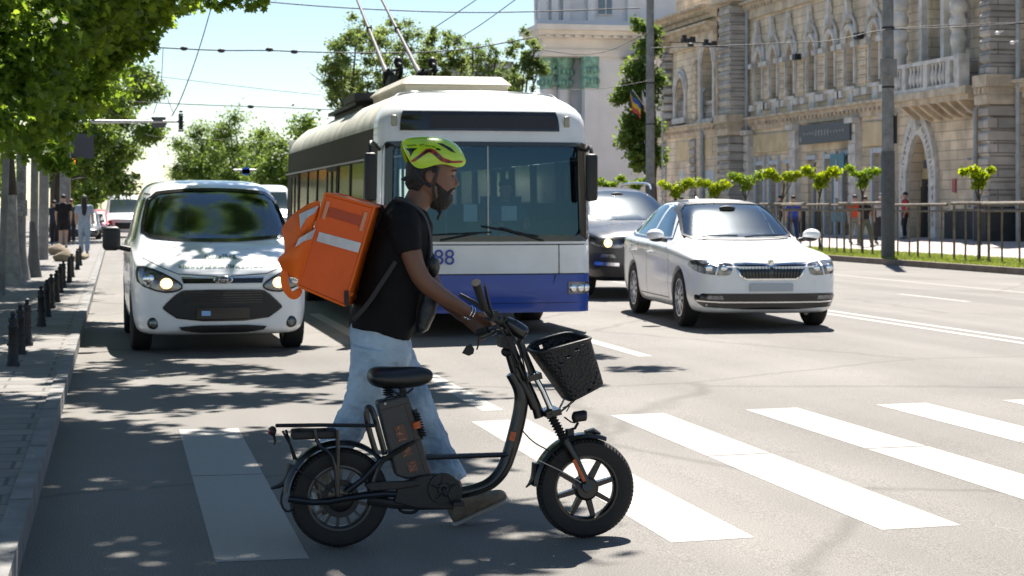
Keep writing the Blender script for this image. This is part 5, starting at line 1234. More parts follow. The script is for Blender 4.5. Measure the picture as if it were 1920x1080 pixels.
# trees far down the avenue and behind the bus
spec = [(372, 300, 170, 4.2, 'round far tree left of the blue arm sign'), (400, 290, 200, 4.5, 'far tree showing above the van roof'), (455, 285, 165, 4.6, 'taller far tree above the right end of the van roof'), (512, 290, 150, 4.2, 'far tree tight against the rear of the trolleybus'), (440, 330, 190, 4.0, 'low far tree behind the blue arm sign'), (350, 330, 210, 3.6, 'small far tree at the left end of the distant row'), (545, 300, 120, 4.0, 'far tree half hidden by the rear of the trolleybus')]
for i, (px, py, Y, rz, lab) in enumerate(spec):
    c = onY(px, py, Y); rz = rz*.95; cl = lumps((c.x, Y, c.z), (rz*.62, rz*.6, rz*.75), 16, rz*.2, rz*.33, 90+i); cl += lumps((c.x, Y, 3), (rz*.6, rz*.6, 2.4), 8, rz*.2, rz*.3, 190+i)
    tree('avenue_tree', lab, (c.x, Y, 0), cl, 9000, .27, M_['leaf_mid'], .25, c.z*.4, 95+i, DIAM, 'far trees along the avenue', shell=.1)
spec = [(668, 135, 70, 1.15, 2.0, 11000, 'airy light green tree left of the trolley poles'), (650, 175, 72, .7, .8, 3000, 'small light green crown above the left edge of the trolleybus roof'), (745, 115, 72, 1.2, 1.5, 8000, 'airy tree directly behind the trolley poles'), (828, 105, 74, 1.0, 1.1, 7500, 'airy light green tree right of the trolley poles'), (902, 108, 78, .75, .75, 2200, 'thin pale treetop between the trolley poles and the grey blocks'),
        (984, 130, 84, .85, 1.8, 8000, 'dense dark green tree beside the white church'), (950, 150, 86, .8, .8, 2000, 'low treetop in front of the grey blocks')]
for i, (px, py, Y, rx, rz, n, lab) in enumerate(spec):
    c = onY(px, py, Y); cl = lumps((c.x, Y, c.z), (rx*1.1, rx, rz*1.1), 60, rx*.16, rx*.34, 120+i)+lumps((c.x, Y, c.z-3), (rx, rx, 2), 10, rx*.25, rx*.4, 140+i)
    tree('tall_tree', lab, (c.x, Y, 0), cl, int(n*1.5), .12, M_['leaf_far'], .18, c.z*.55, 125+i, DIAM, 'tall trees behind the trolleybus', shell=.1)
cl = [atpx(x, y, 84, r) for x, y, r in ((1200, 50, .5), (1215, 90, .8), (1195, 130, .9), (1185, 170, .9), (1160, 185, .55), (1205, 190, 1.), (1190, 230, .9), (1222, 150, .9), (1180, 262, .8), (1200, 290, .8), (1212, 240, 1.), (1198, 310, .5), (1225, 60, .6), (1225, 290, .9), (1190, 38, .3))]
tree('tall_tree', 'tree between the white church and the ornate stone building, behind the flags', (cl[2][0]+.8, 84, 0), cl, 13000, .22, M_['leaf_mid'], .2, 2.5, 150, DIAM, 'tall trees behind the trolleybus')
# young trees along the verge
yt = [(1137, 347, .62, 70), (1190, 345, .62, 70), (1267, 352, .62, 66), (1338, 352, .62, 63), (1398, 340, .62, 60), (1468, 337, .6, 58.5), (1537, 333, .7, 55.4), (1617, 330, .68, 51.9), (1836, 330, .64, 44.3)]
yl = ['low round young tree beside the dark bus mirror', 'low round young tree left of the second concrete pole', 'young tree right of the second concrete pole, above the SUV', 'young tree above the left end of the saloon roof', 'young tree above the middle of the saloon roof', 'thin young tree with a gap in its crown, near the saloon roof\'s right end', 'brightest yellow-green young tree under the dark shop sign', 'young tree just left of the near concrete pole', 'young tree standing alone at the far right by the stone buttress']
for i, (px, py, w, Y) in enumerate(yt):
    c = onY(px, py, Y); ppm = FPX/((c.x*sT+Y*cT)); rr = random.Random(i+7); base = (c.x, Y, .12); cl = []
    hw_ = 33/ppm
    for sg in (-1, -.55, 0, .5, 1):
        cl.append((c.x+sg*hw_*.8, Y+rr.uniform(-.15, .15), c.z+abs(sg)*.17+rr.uniform(-.05, .08), hw_*rr.uniform(.26, .4)))
    cl.append((c.x, Y, c.z-.22, hw_*.34)); cl.append((c.x+.1, Y, c.z-.02, hw_*.4))
    if i == 5: cl = [q for q in cl if abs(q[0]-c.x-.05) > .12]
    cl = [(q[0], q[1], q[2], q[3]*rr.uniform(.95, 1.4)) for q in cl]
    tree('young_tree', yl[i], base, cl, rr.randint(1700, 2500), rr.uniform(.09, .12), M_['leaf_young' if i in (2, 3, 5, 6, 8) else 'leaf_young2'], .035, c.z-.45, 160+i, DIAM, 'young trees along the far kerb', nl=5, up=.3)

# ------------------------------------------------ poles
def pole(label, px, pyb, X, g, w_px, h=11, paint=1.9, lean=0, name='concrete_pole', Y=None):
    if Y is None: Y = onX(px, pyb, X).y
    zc = X*sT+Y*cT; r = w_px/2*zc/FPX; e = empty(name, (X, Y, g), 0, label, 'pole', 'concrete street poles')
    mb = MB(); mb.tube([(X, Y, g), (X+lean*.3, Y, g+3), (X+lean, Y, g+h)], [r, r*.93, r*.72], 16); mb.build('shaft', M_['concrete'], e, True)
    if paint: k = MB(); k.tube([(X, Y, g), (X+lean*paint/h, Y, g+paint)], [r+.006, r*.97+.006], 16); k.build('painted_base', M_['polepaint'], e, True)
    for z, hh in ((4.6, .05), (6.2, .05)):
        k = MB(); k.tube([(X+lean*z/h, Y, g+z), (X+lean*z/h, Y, g+z+hh)], [r*.95]*2, 14); k.build('clamp_band', M_['iron'], e, True)
    return e
pn = pole('thick near concrete pole with dark base, standing in the verge', 1665, 487, 20.3, .12, 25, 11, 2.9)
X, Y = 20.3, pn.location.y
k = MB(); k.box((X-.05, Y-.16, 5.25), (.42, .14, .5)); k.build('grey_box', M_['concrete'], pn)
k = MB(); k.box((X+.16, Y-.1, 3.6), (.07, .12, .75)); k.build('cable_box', M_['black_plastic'], pn)
pole('farther concrete pole with dark base, between the church and the stone building', 1222, 350, 20.3, .12, 18, 12, 2.3, 0, Y=69.0)
# left side poles, numbered by photo position
lp = [('leaning concrete pole cut by the left frame edge', 2, 30, 14, .0), ('concrete pole with flared foot behind the whitewashed tree', 38, 36, 19, .0), ('dark trunk-like pole beside the flared concrete pole', 63, 37.5, 15, 0), ('plain grey pole right of the dark one', 81, 50, 19, 0), ('far concrete pole carrying the dark sign boards', 121, 70, 21, 0)]
for i, (lab, px, Y, w, ln) in enumerate(lp):
    p = onY(px, 500, Y); q = pole(lab, px, 0, p.x, .13, w, 9, 0, .35 if i == 0 else .1, Y=Y)
    if i in (1, 2):
        k = MB(); zc = p.x*sT+Y*cT; r = w/2*zc/FPX; k.lathe([(r*2.1, .0), (r*1.6, .25), (r*1.15, .6), (r*1.0, 1.1)], (p.x, Y, .13), n=16); k.build('flared_foot', M_['concrete'] if i == 1 else M_['polepaint'], q, True)
    if i == 1:
        for z, s in ((1.5, .3), (1.9, .24), (2.3, .2)):
            k = MB(); zc = p.x*sT+Y*cT; r = w/2*zc/FPX*1.01; k.box((p.x+.03, Y-r-.004, z), (s*.7, .01, s)); k.build('torn_poster', mat('faded paper', (.30, .30, .30), .9, var=.4, vs=20), q)
    if i == 0: pass
# whitewashed tree base
p = onG(20, 535, .13); e = empty('whitewashed_tree', p, 0, 'old tree with whitewashed flaring foot at the left frame edge', 'tree', 'trees along the left pavement')
k = MB(); k.lathe([(.30, 0), (.2, .25), (.15, .6), (.12, 1.1), (.10, 1.7)], p, n=14); k.build('whitewashed_foot', M_['whitewash'], e, True)
k = MB(); k.tube([(p.x, p.y, p.z+1.6), (p.x-.1, p.y, p.z+3), (p.x-.5, p.y, p.z+5.2)], [.12, .1, .08], 10); k.build('trunk', M_['bark'], e, True)
leaf_cloud('crown', [(p.x-.5, p.y, 5.4, 1.1), (p.x-1, p.y+.5, 4.6, .8), (p.x-.2, p.y+.3, 4.3, .6)], 3500, .13, M_['leaf_near'], e, 44, MAPLE, origin=p)
# low trunk plinth & flower boulders
k = MB(); rr = random.Random(3)
BO = mat('sandy boulder', (.22, .175, .12), .95, var=.3, vs=4, bump=.6, bs=12)
for i, (px, py, r, lab) in enumerate(((108, 478, .34, 'left sandy boulder on the pavement'), (122, 490, .30, 'right sandy boulder nearest the bollards'), (152, 487, .2, 'small low boulder right of the pair'))):
    c = onG(px, py, .13); q = MB(); q.ell(c+Vector((0, 0, r*.35)), (r, r*.8, r*.5), 14, 9); q.v = [tuple(Vector(v)+Vector((1, 1, 1))*.08*noise.noise(Vector(v)*4)) for v in q.v]; tag(q.build('boulder', BO, None, True), lab, 'boulder', 'boulders on the left pavement')
# bollards
bpx = [(24, 686), (38, 664), (51, 648), (77, 612), (88, 594), (96, 578), (106, 567), (113, 549), (119, 540), (130, 530), (135, 520), (145, 506), (150, 498)]
ords = ['first bollard, nearest the camera on the left pavement', 'second bollard from the camera', 'third bollard from the camera, last of the near trio', 'fourth bollard, first after the gap', 'fifth bollard on the left pavement', 'sixth bollard on the left pavement', 'seventh bollard, last of the middle group', 'eighth bollard on the left pavement', 'ninth bollard on the left pavement', 'tenth bollard on the left pavement', 'eleventh bollard on the left pavement', 'bollard next to last towards the walkers', 'farthest bollard, closest to the walkers']
def mk_bollard():
    e = empty('bollard', (0, 0, 0), 0, 'x', 'bollard', 'black bollards along the left pavement')
    k = MB(); k.lathe([(.075, 0), (.075, .05), (.062, .07), (.062, .16), (.052, .19), (.048, .55), (.058, .57), (.058, .60), (.045, .62), (.045, .66)], n=16); k.build('post', M_['iron'], e, True, False)
    k = MB(); k.lathe([(.05, .655), (.056, .675), (.05, .70), (.03, .72), (.02, .735), (.034, .76), (.028, .79), (.004, .805)], n=16); k.build('finial', M_['iron'], e, True, False)
    k = MB(); k.lathe([(.066, .30), (.066, .34)], n=16); k.build('collar', M_['iron'], e, True, False); return e
b0 = mk_bollard()
for i, (px, py) in enumerate(bpx):
    o = b0 if i == 0 else copy_tree(b0); c = onG(px, py, .13); o.location = (c.x, c.y, .13); o['label'] = ords[i]; o.rotation_euler.z = i*1.1; o.scale = (.8, .8, .59)
    hpx = (.8)*FPX/(c.x*sT+c.y*cT)
# ------------------------------------------------ signs and gantries on the left
for i, (x0, y0, x1, y1, Y, lab) in enumerate(((96, 250, 112, 292, 69.3, 'small dark sign board left of the far concrete pole'), (133, 251, 176, 297, 69.5, 'larger dark sign board right of the far concrete pole'))):
    a, b = onY(x0, y0, Y), onY(x1, y1, Y); k = MB(); k.b2((a.x, Y, b.z), (b.x, Y+.06, a.z)); k.b2((a.x+.03, Y+.06, a.z-.1), (b.x-.03, Y+.1, a.z-.05)); k.b2(((a.x if i else b.x)-.25, Y+.06, (a.z+b.z)/2), ((a.x if i else b.x)+.25, Y+.1, (a.z+b.z)/2+.05)); tag(k.build('sign_board', DKS), lab, 'sign', 'dark sign boards')
a, b = onY(131, 298, 69.1), onY(141, 323, 69.1); e = empty('pedestrian_signal', (a.x, 69.1, b.z), 0, 'small signal box glowing orange on the far concrete pole', 'traffic light')
k = MB(); k.b2((a.x-.03, 69.1, b.z-.03), (b.x+.03, 69.25, a.z+.03)); k.build('housing', M_['black_plastic'], e)
k = MB(); k.b2((a.x+.01, 69.08, b.z), (b.x, 69.1, a.z)); k.build('lit_panel', mat('orange lit panel', (.9, .3, .02), .4, emit=(1, .28, .01), es=.7), e)
k = MB(); k.b2((a.x-.45, 69.16, b.z+.05), (a.x-.03, 69.2, b.z+.12)); k.b2((b.x-.08, 69.14, b.z-.02), (b.x+.05, 69.16, b.z+.02)); k.build('bracket', M_['iron'], e)
Y = 56.; a, b = onY(195, 228, Y), onY(346, 228, Y); e = empty('signal_gantry', (a.x, Y, .13), 0, 'horizontal arm with the back of a board and a hanging signal, against the sky', 'traffic light')
k = MB(); k.tube([(a.x-2.8, Y, .1), (a.x-2.8, Y, a.z-.4), (a.x-2.4, Y, a.z-.05), (a.x, Y, a.z)], [.09, .09, .07, .06], 10, smooth=1); k.tube([(a.x, Y, a.z), (b.x, Y, b.z)], [.06, .035], 10); k.build('mast_arm', GS, e, True)
c0, c1 = onY(284, 219, Y), onY(311, 239, Y); k = MB(); k.b2((c0.x, Y+.08, c1.z), (c1.x, Y+.12, c0.z)); k.b2((c0.x+.06, Y-.05, c0.z-.12), (c1.x-.08, Y+.08, c0.z-.04)); k.build('board_back', M_['polepaint'], e)
c = onY(339, 228, Y); k = MB(); k.box((c.x, Y, c.z), (.13, .14, .48)); 
for dz in (.14, 0, -.14): k.lathe([(.05, -.17), (.075, -.08), (.075, -.07)], (c.x, Y, c.z+dz), 'y', 12)
k.build('signal_head', M_['black_plastic'], e); k = MB(); k.box((c.x, Y, c.z+.3), (.1, .1, .05)); k.box((c.x, Y, c.z-.28), (.16, .1, .05)); k.build('head_cap', M_['iron'], e)
Y = 80.; a, b = onY(195, 332, Y), onY(252, 331, Y); e = empty('lamp_arm', (a.x-2, Y, .13), 0, 'far pale horizontal arm below the gantry, ending in a dark lamp', 'traffic light')
k = MB(); k.tube([(a.x-2, Y, .1), (a.x-2, Y, a.z-.4), (a.x-1.6, Y, a.z), (b.x, Y, b.z+.05)], [.08, .08, .06, .05], 8, smooth=1); k.tube([(a.x+.1, Y, a.z-.3), (b.x-.3, Y, b.z)], .04, 6); k.build('mast_arm', GS, e, True)
k = MB(); k.box((b.x+.1, Y, b.z), (.3, .2, .25)); k.build('signal_head', M_['black_plastic'], e)
Y = 120.; a, b = onY(438, 319, Y), onY(535, 322, Y); e = empty('sign_gantry', (b.x+1, Y, 0), 0, 'white arm with a small blue round sign, left of the trolleybus', 'sign')
k = MB(); k.tube([(a.x, Y, a.z), (b.x-.3, Y, b.z+.1), (b.x+.6, Y, b.z-.4), (b.x+.9, Y, 0)], [.07, .09, .11, .13], 10, smooth=1); k.build('mast_arm', GS, e, True)
c = onY(461, 321, Y); k = MB(); k.lathe([(.001, -.14), (.27, -.14), (.27, -.1), (.001, -.1)], c, 'y', 20); k.box((c.x, Y-.12, c.z-.02), (.55, .04, .3)); k.build('blue_disc', mat('blue sign face', (.02, .16, .75), .4), e)
# wires: (pixel points, depth)
WI = mat('overhead cable', (.03, .03, .032), .6)
def wire(pts, Y, r, lab, sag=0., clips=()):
    q = [onY(x, y, Y+(Y2 if False else 0)) for x, y in pts]; k = MB(); k.tube(q, r, 5, smooth=2); o = k
    for i in clips: p = onY(*i, Y); k.ell(p, (.09, .05, .05), 8, 6)
    tag(k.build('overhead_wire', WI, None, True), lab, 'cable', 'overhead wires')
wire([(440, -3), (560, 9), (700, 18), (860, 24), (1010, 22), (1200, 15)], 40, .014, 'top cable crossing behind the trolley poles')
wire([(240, 86), (330, 91), (420, 95), (500, 94), (560, 97), (700, 100), (860, 96), (1000, 70)], 42, .016, 'thick knotted cable at mid height across the sky', 0, ((505, 93), (552, 97), (415, 95), (345, 91)))
wire([(240, 190), (380, 197), (520, 201), (640, 207), (760, 205)], 48, .012, 'lower cable crossing above the signal gantry', 0, ((470, 200),))
wire([(398, 8), (370, 105), (338, 190), (322, 218)], 43, .012, 'steep cable dropping to the signal gantry')
wire([(306, 88), (303, 150), (298, 180), (288, 214)], 43, .008, 'thin drop cable left of the steep one')
wire([(303, 148), (312, 180), (326, 214)], 43, .007, 'thin drop cable splitting towards the gantry board')
wire([(895, -2), (860, 22), (810, 55)], 36, .010, 'faint slanting cable right of the trolley poles')
wire([(968, -2), (900, 48), (850, 78)], 36, .010, 'faint slanting cable ending near the grey blocks')
wire([(520, 268), (420, 262), (300, 258), (272, 252)], 70, .010, 'faint cable just above the far treetops')
wire([(270, 140), (400, 156), (520, 170), (600, 178)], 60, .009, 'faint middle cable over the avenue')
wire([(1000, 92), (1120, 108), (1216, 60)], 60, .014, 'cable in front of the church cornice')
wire([(1222, 90), (1290, 87), (1340, 87), (1480, 80), (1560, 79), (1660, 52), (1920, 42)], 45, .013, 'cable from the farther pole across the stone building', 0, ((1295, 84),))
wire([(1672, 55), (1720, 54), (1800, 51), (1860, 47), (1925, 43)], 46, .015, 'pale cable right of the near concrete pole')
wire([(1000, 165), (1120, 170), (1222, 150)], 62, .010, 'lower cable in front of the church pillars')
Y = 46.
for i, (px, py) in enumerate(((1290, 76), (1331, 84))):
    c = onY(px, py, Y); k = MB(); k.box(c, (.35, .2, .09)); k.box(c+Vector((-.1, 0, .08)), (.1, .1, .12)); k.box(c+Vector((.12, 0, .05)), (.12, .14, .1)); k.tube([c+Vector((-.5, 0, -.05)), c+Vector((.5, 0, -.05))], .015, 6)
    tag(k.build('wire_fitting', M_['iron']), ('left dark fitting on the cable before the stone building', 'right dark fitting on the cable before the stone building')[i], 'cable fitting', 'wire fittings')
for i, (px, py) in enumerate(((1870, 62), (1875, 55), (1898, 80))):
    c = onY(px, py, Y); k = MB(); k.ell(c, (.07, .06, .05), 12, 8); k.tube([c, c+Vector((.18, 0, .06))], .02, 6)
    if i != 1: tag(k.build('wire_insulator', mat('white insulator', (.7, .7, .7), .4)), ('upper white insulator near the right downpipe', '', 'lower white insulator near the right downpipe')[i], 'insulator', 'wire insulators')
# fence
FW = mat('rusty fence rail', (.19, .155, .12), .75, var=.35, vs=6, bump=.15)
e = empty('verge_fence', (21.3, 60, .12), 0, 'rusty two-rail fence on thin posts along the far verge', 'fence')
fx = [1437, 1447, 1460, 1470, 1484, 1502, 1519, 1541, 1555, 1569, 1583, 1596, 1618, 1636, 1683, 1705, 1721, 1743, 1766, 1789, 1810, 1834, 1854, 1879, 1912]
ys_ = []
for i, px in enumerate(fx):
    X = 21.3+(.12 if i % 3 == 0 else 0); p = onX(px, 380, X); ys_.append(p.y); k = MB(); h = 1.60+.02*math.sin(i*2.3); r = .026+.008*(i % 3 == 1)
    k.tube([(X, p.y, .1), (X+.01*math.sin(i), p.y, .8), (X, p.y, h)], r, 8); k.build('post', FW, e, True)
for zb, r in ((1.59, .04), (1.42, .03)):
    k = MB()
    for a, b, dz, dx in ((1400, 1512, .02, .0), (1466, 1556, -.01, .1), (1556, 1600, -.02, .02), (1573, 1672, .03, .06), (1660, 1776, -.02, 0), (1784, 1925, .02, .04), (1842, 1925, .0, .1)):
        A, B_ = onX(a, 380, 21.3-.05-dx), onX(b, 380, 21.3-.05-dx); k.tube([(A.x, A.y, zb+dz), (B_.x, B_.y, zb+dz+.01)], r, 8)
    k.build('rail', FW, e, True)
for y in (30, 34, 38, 100, 106, 112): pass
k = MB(); 
for y in np.arange(72, 120, 2.2): k.tube([(21.3, y, .1), (21.3, y, 1.58)], .028, 6)
o = k.build('post_row', FW, e, True); o['kind'] = 'stuff'; k = MB(); k.tube([(21.3, 72, 1.57), (21.3, 120, 1.57)], .035, 6); k.tube([(21.3, 72, 1.4), (21.3, 120, 1.4)], .03, 6); k.build('rail', FW, e, True)
# ------------------------------------------------ people
SKIN = mat('brown skin', (.155, .070, .040), .48, var=.12, vs=12, bump=.05, bs=60); SKIN2 = mat('light skin', (.42, .25, .18), .5, var=.1, vs=10)
HAIR = mat('black hair', (.012, .010, .009), .6, var=.3, vs=60, bump=.6, bs=150)
def cloth(name, col, var=.12, vs=8, bump=.25, bs=14): return mat(name, col, .85, var=var, vs=vs, bump=bump, bs=bs, spec=.2)
def wrinkle(o, amp, f, st=(1, 1, 1), seed=0.):
    me = o.data; n = len(me.vertices); co = np.empty(n*3); me.vertices.foreach_get('co', co); co = co.reshape(-1, 3)
    no = np.array([v.normal[:] for v in me.vertices])
    d = np.array([noise.noise(Vector((p[0]*f*st[0]+seed, p[1]*f*st[1], p[2]*f*st[2])))+.5*noise.noise(Vector((p[0]*f*2.3, p[1]*f*2.3+seed, p[2]*f*2.3))) for p in co])
    co += no*(d*amp)[:, None]; me.vertices.foreach_set('co', co.ravel()); me.update()
def oval(F, B, hw, lat=Vector((0, 1, 0)), n=20, pw=1.):
    c = (F+B)/2; a = (F-B)/2; q = []
    for k in range(n):
        t = 2*math.pi*k/n; ct, st = math.cos(t), math.sin(t); q.append(c+a*(abs(ct)**pw*(1 if ct > 0 else -1))+lat*hw*(abs(st)**pw*(1 if st > 0 else -1)))
    return q
def remesh(o, vox, sm=2):
    return bake(o, [('REMESH', dict(mode='VOXEL', voxel_size=vox)), ('SMOOTH', dict(factor=.5, iterations=sm))])
def hand(mb, wrist, knuck, side, curl, up, r=.0085, L=.085):
    """palm + five separate bent fingers; side = across the palm towards the thumb, curl = direction the fingers close"""
    wrist, knuck = Vector(wrist), Vector(knuck); d = (knuck-wrist).normalized(); side = (side-d*side.dot(d)).normalized(); n = curl.normalized()
    mb.ring([oval(c+side*w, c-side*w, t, n, 12, .8) for c, w, t in ((wrist, .026, .020), (wrist.lerp(knuck, .35), .036, .019), (wrist.lerp(knuck, .8), .041, .017), (knuck+d*.008, .038, .013))])
    for i, (off, l) in enumerate(((.030, .92), (.010, 1.), (-.011, .95), (-.031, .78))):
        p0 = knuck+side*off-d*.012; ll = L*l; p1 = p0+d*ll*.42+n*ll*.12; p2 = p1+(d*.25+n).normalized()*ll*.34; p3 = p2+(n*.7-d*.75).normalized()*ll*.28
        mb.tube([p0, p1, p2, p3], [r*1.1, r*1.05, r*.95, r*.8], 8, smooth=1)
    t0 = wrist.lerp(knuck, .25)+side*.028; t1 = t0+side*.028+d*.02+n*.012; t2 = t1+d*.03+n*.02+side*.002; t3 = t2+d*.02-side*.014+n*.012
    mb.tube([t0, t1, t2, t3], [r*1.5, r*1.35, r*1.1, r*.9], 8, smooth=1)
def shoe(name, heel, toe, up, m, ms, parent, w=.047, h=.10):
    heel, toe = Vector(heel), Vector(toe); d = (toe-heel); L = d.length; d.normalize(); up = (up-d*up.dot(d)).normalized(); lat = d.cross(up).normalized()
    prof = [(0, .55, .75), (.06, .85, .95), (.2, .85, 1.0), (.38, .82, .98), (.52, .92, .72), (.7, 1.05, .55), (.86, 1.0, .45), (.96, .75, .35), (1., .4, .22)]
    k = MB(); k.ring([oval(heel+d*L*t+up*(.022+h*hh)-d*(.0), heel+d*L*t+up*.018, w*ww, lat, 14, .75) for t, ww, hh in prof])
    o = k.build(name, m, parent, True); bake(o, [('SUBSURF', dict(levels=1))])
    k = MB(); k.ring([[heel+d*L*t*1.02-d*.006+lat*(w*1.05*ww)*math.cos(a)+up*(.012+.013*math.sin(a)) for a in [2*math.pi*j/10 for j in range(10)]] for t, ww, hh in prof]); s_ = k.build('sole', ms, o, True)
    return o
def simple_person(loc, rz, label, shirt, pants, hair=HAIR, skin=SKIN2, stride=.22, H=1.72, shorts=False, longhair=False, arms=(.1, -.1), group=None, bag=None, shoes=(.25, .25, .25)):
    s = H/1.75; e = empty('person', loc, rz, label, 'person', group); V = lambda x, y, z: Vector((x, y, z))*s
    hipz = .92; k = MB()
    L = {}
    for sg, st in ((1, stride), (-1, -stride)):
        hip = V(0, sg*.09, hipz); knee = V(st*.5+.05, sg*.09, .50); ank = V(st, sg*.085, .09 if st > 0 else .13); L[sg] = (hip, knee, ank)
        k.tube([hip, knee, ank], [.085*s, .056*s, .036*s], 10, smooth=1)
        sh = V(.0, sg*.19, 1.43); ar = arms[0] if sg > 0 else arms[1]; el = V(ar*.5-.03, sg*.24, 1.15); wr = V(ar+.05, sg*.23, .92); L[(sg, 'a')] = (sh, el, wr)
        k.tube([sh, el, wr], [.05*s, .04*s, .027*s], 8, smooth=1)
        k.ring([oval(wr+V(.035, 0, -t), wr+V(-.035, 0, -t), .014*s, n=8) for t in (-.01, .03, .08)]); 
        for i in range(4): k.tube([wr+V(-.026+.017*i, 0, -.07), wr+V(-.02+.017*i, -.01*sg, -.13), wr+V(-.01+.015*i, -.02*sg, -.155)], .0085*s, 6)
        k.tube([wr+V(.03, 0, -.03), wr+V(.05, -.01*sg, -.07), wr+V(.045, -.015*sg, -.1)], .009*s, 6)
    k.ring([oval(V(a, 0, z), V(-b, 0, z), w*s) for z, a, b, w in ((.86, .09, .10, .15), (1.0, .09, .09, .15), (1.15, .10, .09, .15), (1.32, .11, .11, .18), (1.43, .07, .09, .17), (1.49, .05, .06, .07))])
    k.tube([V(-.01, 0, 1.42), V(.01, 0, 1.56)], .055*s, 10)
    k.ring([oval(V(xf, 0, z), V(xb, 0, z), w*s, n=14) for z, xf, xb, w in ((1.51, .075, -.0, .03), (1.54, .09, -.04, .055), (1.58, .095, -.075, .068), (1.63, .093, -.095, .075), (1.68, .088, -.095, .074), (1.72, .06, -.075, .058), (1.75, .02, -.03, .02))])
    k.ell(V(.10, 0, 1.61), (.02*s, .014*s, .025*s), 8, 6)
    for sg in (-1, 1): k.ell(V(0, sg*.075, 1.61), (.02*s, .012*s, .032*s), 8, 6)
    b = k.build('body', skin, e, True, False); remesh(b, .013)
    for sg in (-1, 1): k = MB(); k.ell(V(.088, sg*.03, 1.635), (.008, .012, .007), 8, 6); k.build('eye', HAIR, e, True, False)
    k = MB(); k.ring([oval(V(a, 0, z), V(-b, 0, z), w*s) for z, a, b, w in ((.90, .115, .125, .175), (1.0, .11, .11, .17), (1.15, .115, .105, .168), (1.32, .125, .125, .20), (1.43, .09, .105, .185), (1.485, .06, .07, .09))])
    for sg in (-1, 1): a_, el, wr = L[(sg, 'a')]; k.tube([a_-V(0, sg*.05, 0), a_, a_.lerp(el, .75)], [.06*s, .066*s, .062*s], 10)
    o = k.build('shirt', shirt, e, True, False); remesh(o, .016); wrinkle(o, .008, 9)
    k = MB(); k.ring([oval(V(.115, 0, z), V(-.12, 0, z), w*s) for z, w in ((.83, .165), (.92, .17), (.98, .165))])
    for sg in (-1, 1):
        h_, kn, an = L[sg]; pts = [h_, kn.lerp(h_, .25)] if shorts else [h_, kn, an.lerp(kn, .05)]
        k.tube(pts, [.10*s, .092*s] if shorts else [.10*s, .075*s, .07*s], 12, smooth=1)
    o = k.build('trousers', pants, e, True, False); remesh(o, .016); wrinkle(o, .008, 9)
    sm = mat('shoe', shoes, .7)
    for sg in (-1, 1):
        an = L[sg][2]; shoe('shoe', (pmat(e) @ (an+V(-.07, 0, -.085))), pmat(e) @ (an+V(.19, 0, -.085-(.04 if an.z > .12 else 0))), Vector((0, 0, 1)), sm, M_['black_plastic'], e, .045, .09)
    k = MB(); k.ell(V(-.012, 0, 1.68), (.105*s, .086*s, .085*s), 14, 10); 
    if longhair: k.ring([oval(V(-.02, 0, z), V(-.14-.02*i, 0, z), w*s, n=12) for i, (z, w) in enumerate(((1.68, .07), (1.5, .08), (1.35, .075), (1.22, .05), (1.16, .02)))])
    o = k.build('hair', hair, e, True, False); wrinkle(o, .01, 30)
    if bag: 
        k = MB(); k.box(V(-.14, 0, 1.2), (.12, .28, .4)); o = k.build('backpack', bag, None, False) if False else None
    return e
# walkers on the left pavement (seen from behind, facing +Y)
p = onG(119, 466, .13); simple_person(p, R(90), 'walker seen from behind in black T-shirt and black shorts, left of the woman in blue', cloth('black jersey', (.015, .015, .017)), cloth('black shorts', (.018, .018, .02)), shorts=True, H=1.80, stride=.10, arms=(.02, .08), group=None)
p = onG(158, 480, .13); simple_person(p, R(90), 'woman seen from behind in pale blue top and trousers, with long dark hair', cloth('pale blue top', (.30, .36, .44)), cloth('pale blue trousers', (.27, .34, .43)), longhair=True, H=1.72, stride=.16, arms=(.05, -.02))
p = onG(131, 461, .13); simple_person(p+Vector((.0, 2.0, 0)), R(90), 'person half hidden between the man in black and the woman in blue, reddish hair', cloth('dark green top', (.06, .07, .06)), cloth('dark trousers', (.03, .03, .035)), hair=mat('reddish hair', (.16, .07, .04), .6), H=1.68)
p = onG(100, 462, .13); simple_person(p+Vector((0, 1, 0)), R(90), 'person in dark clothes at the left of the walking group', cloth('dark blue top', (.03, .035, .05)), cloth('dark trousers', (.03, .03, .035)), H=1.62, stride=.12)
# people beyond the fence
fo = [(1487, 24.6, (.03, .07, .42), (.02, .03, .09), 'person in a blue and yellow top behind the left end of the fence', 0), (1603, 25.2, (.50, .07, .03), (.18, .17, .15), 'person in red behind the fence, beside the dark-haired man', 180), (1622, 24.4, (.02, .02, .022), (.10, .11, .08), 'dark-haired person in black striding behind the fence left of the near pole', 200),
      (1652, 25.5, (.36, .33, .33), (.03, .03, .035), 'person with white cap just left of the near pole', 180), (1697, 28.3, (.30, .04, .04), (.02, .02, .02), 'person in dark red standing near the entrance arch', 90), (1462, 27.5, (.03, .03, .04), (.03, .03, .03), 'dark figure by the shop front left of the fence end', 90), (1277, 26, (.02, .03, .06), (.03, .03, .03), 'dark figure behind the saloon roof under the stone pavilion', 90)]
for i, (px, X, c1, c2, lab, rz) in enumerate(fo):
    q = onX(px, 388, X); o = simple_person((X, q.y, plz(X)), R(rz+90), lab, cloth('top', c1), cloth('trousers', c2), H=1.74-.03*(i % 3), stride=.25 if i < 4 else .05)
    if i == 0:
        k = MB(); k.ring([oval(Vector((a, 0, z)), Vector((-b, 0, z)), w) for z, a, b, w in ((1.36, .13, .13, .21), (1.43, .10, .115, .20), (1.50, .07, .08, .1))]); k.build('yellow_shoulder', cloth('yellow cloth', (.55, .45, .03)), o, True, False)
    if i == 3:
        k = MB(); k.ell(Vector((0, 0, 1.64)), (.11, .09, .085), 12, 8); k.build('white_cap', cloth('white cap', (.6, .6, .6)), o, True, False)
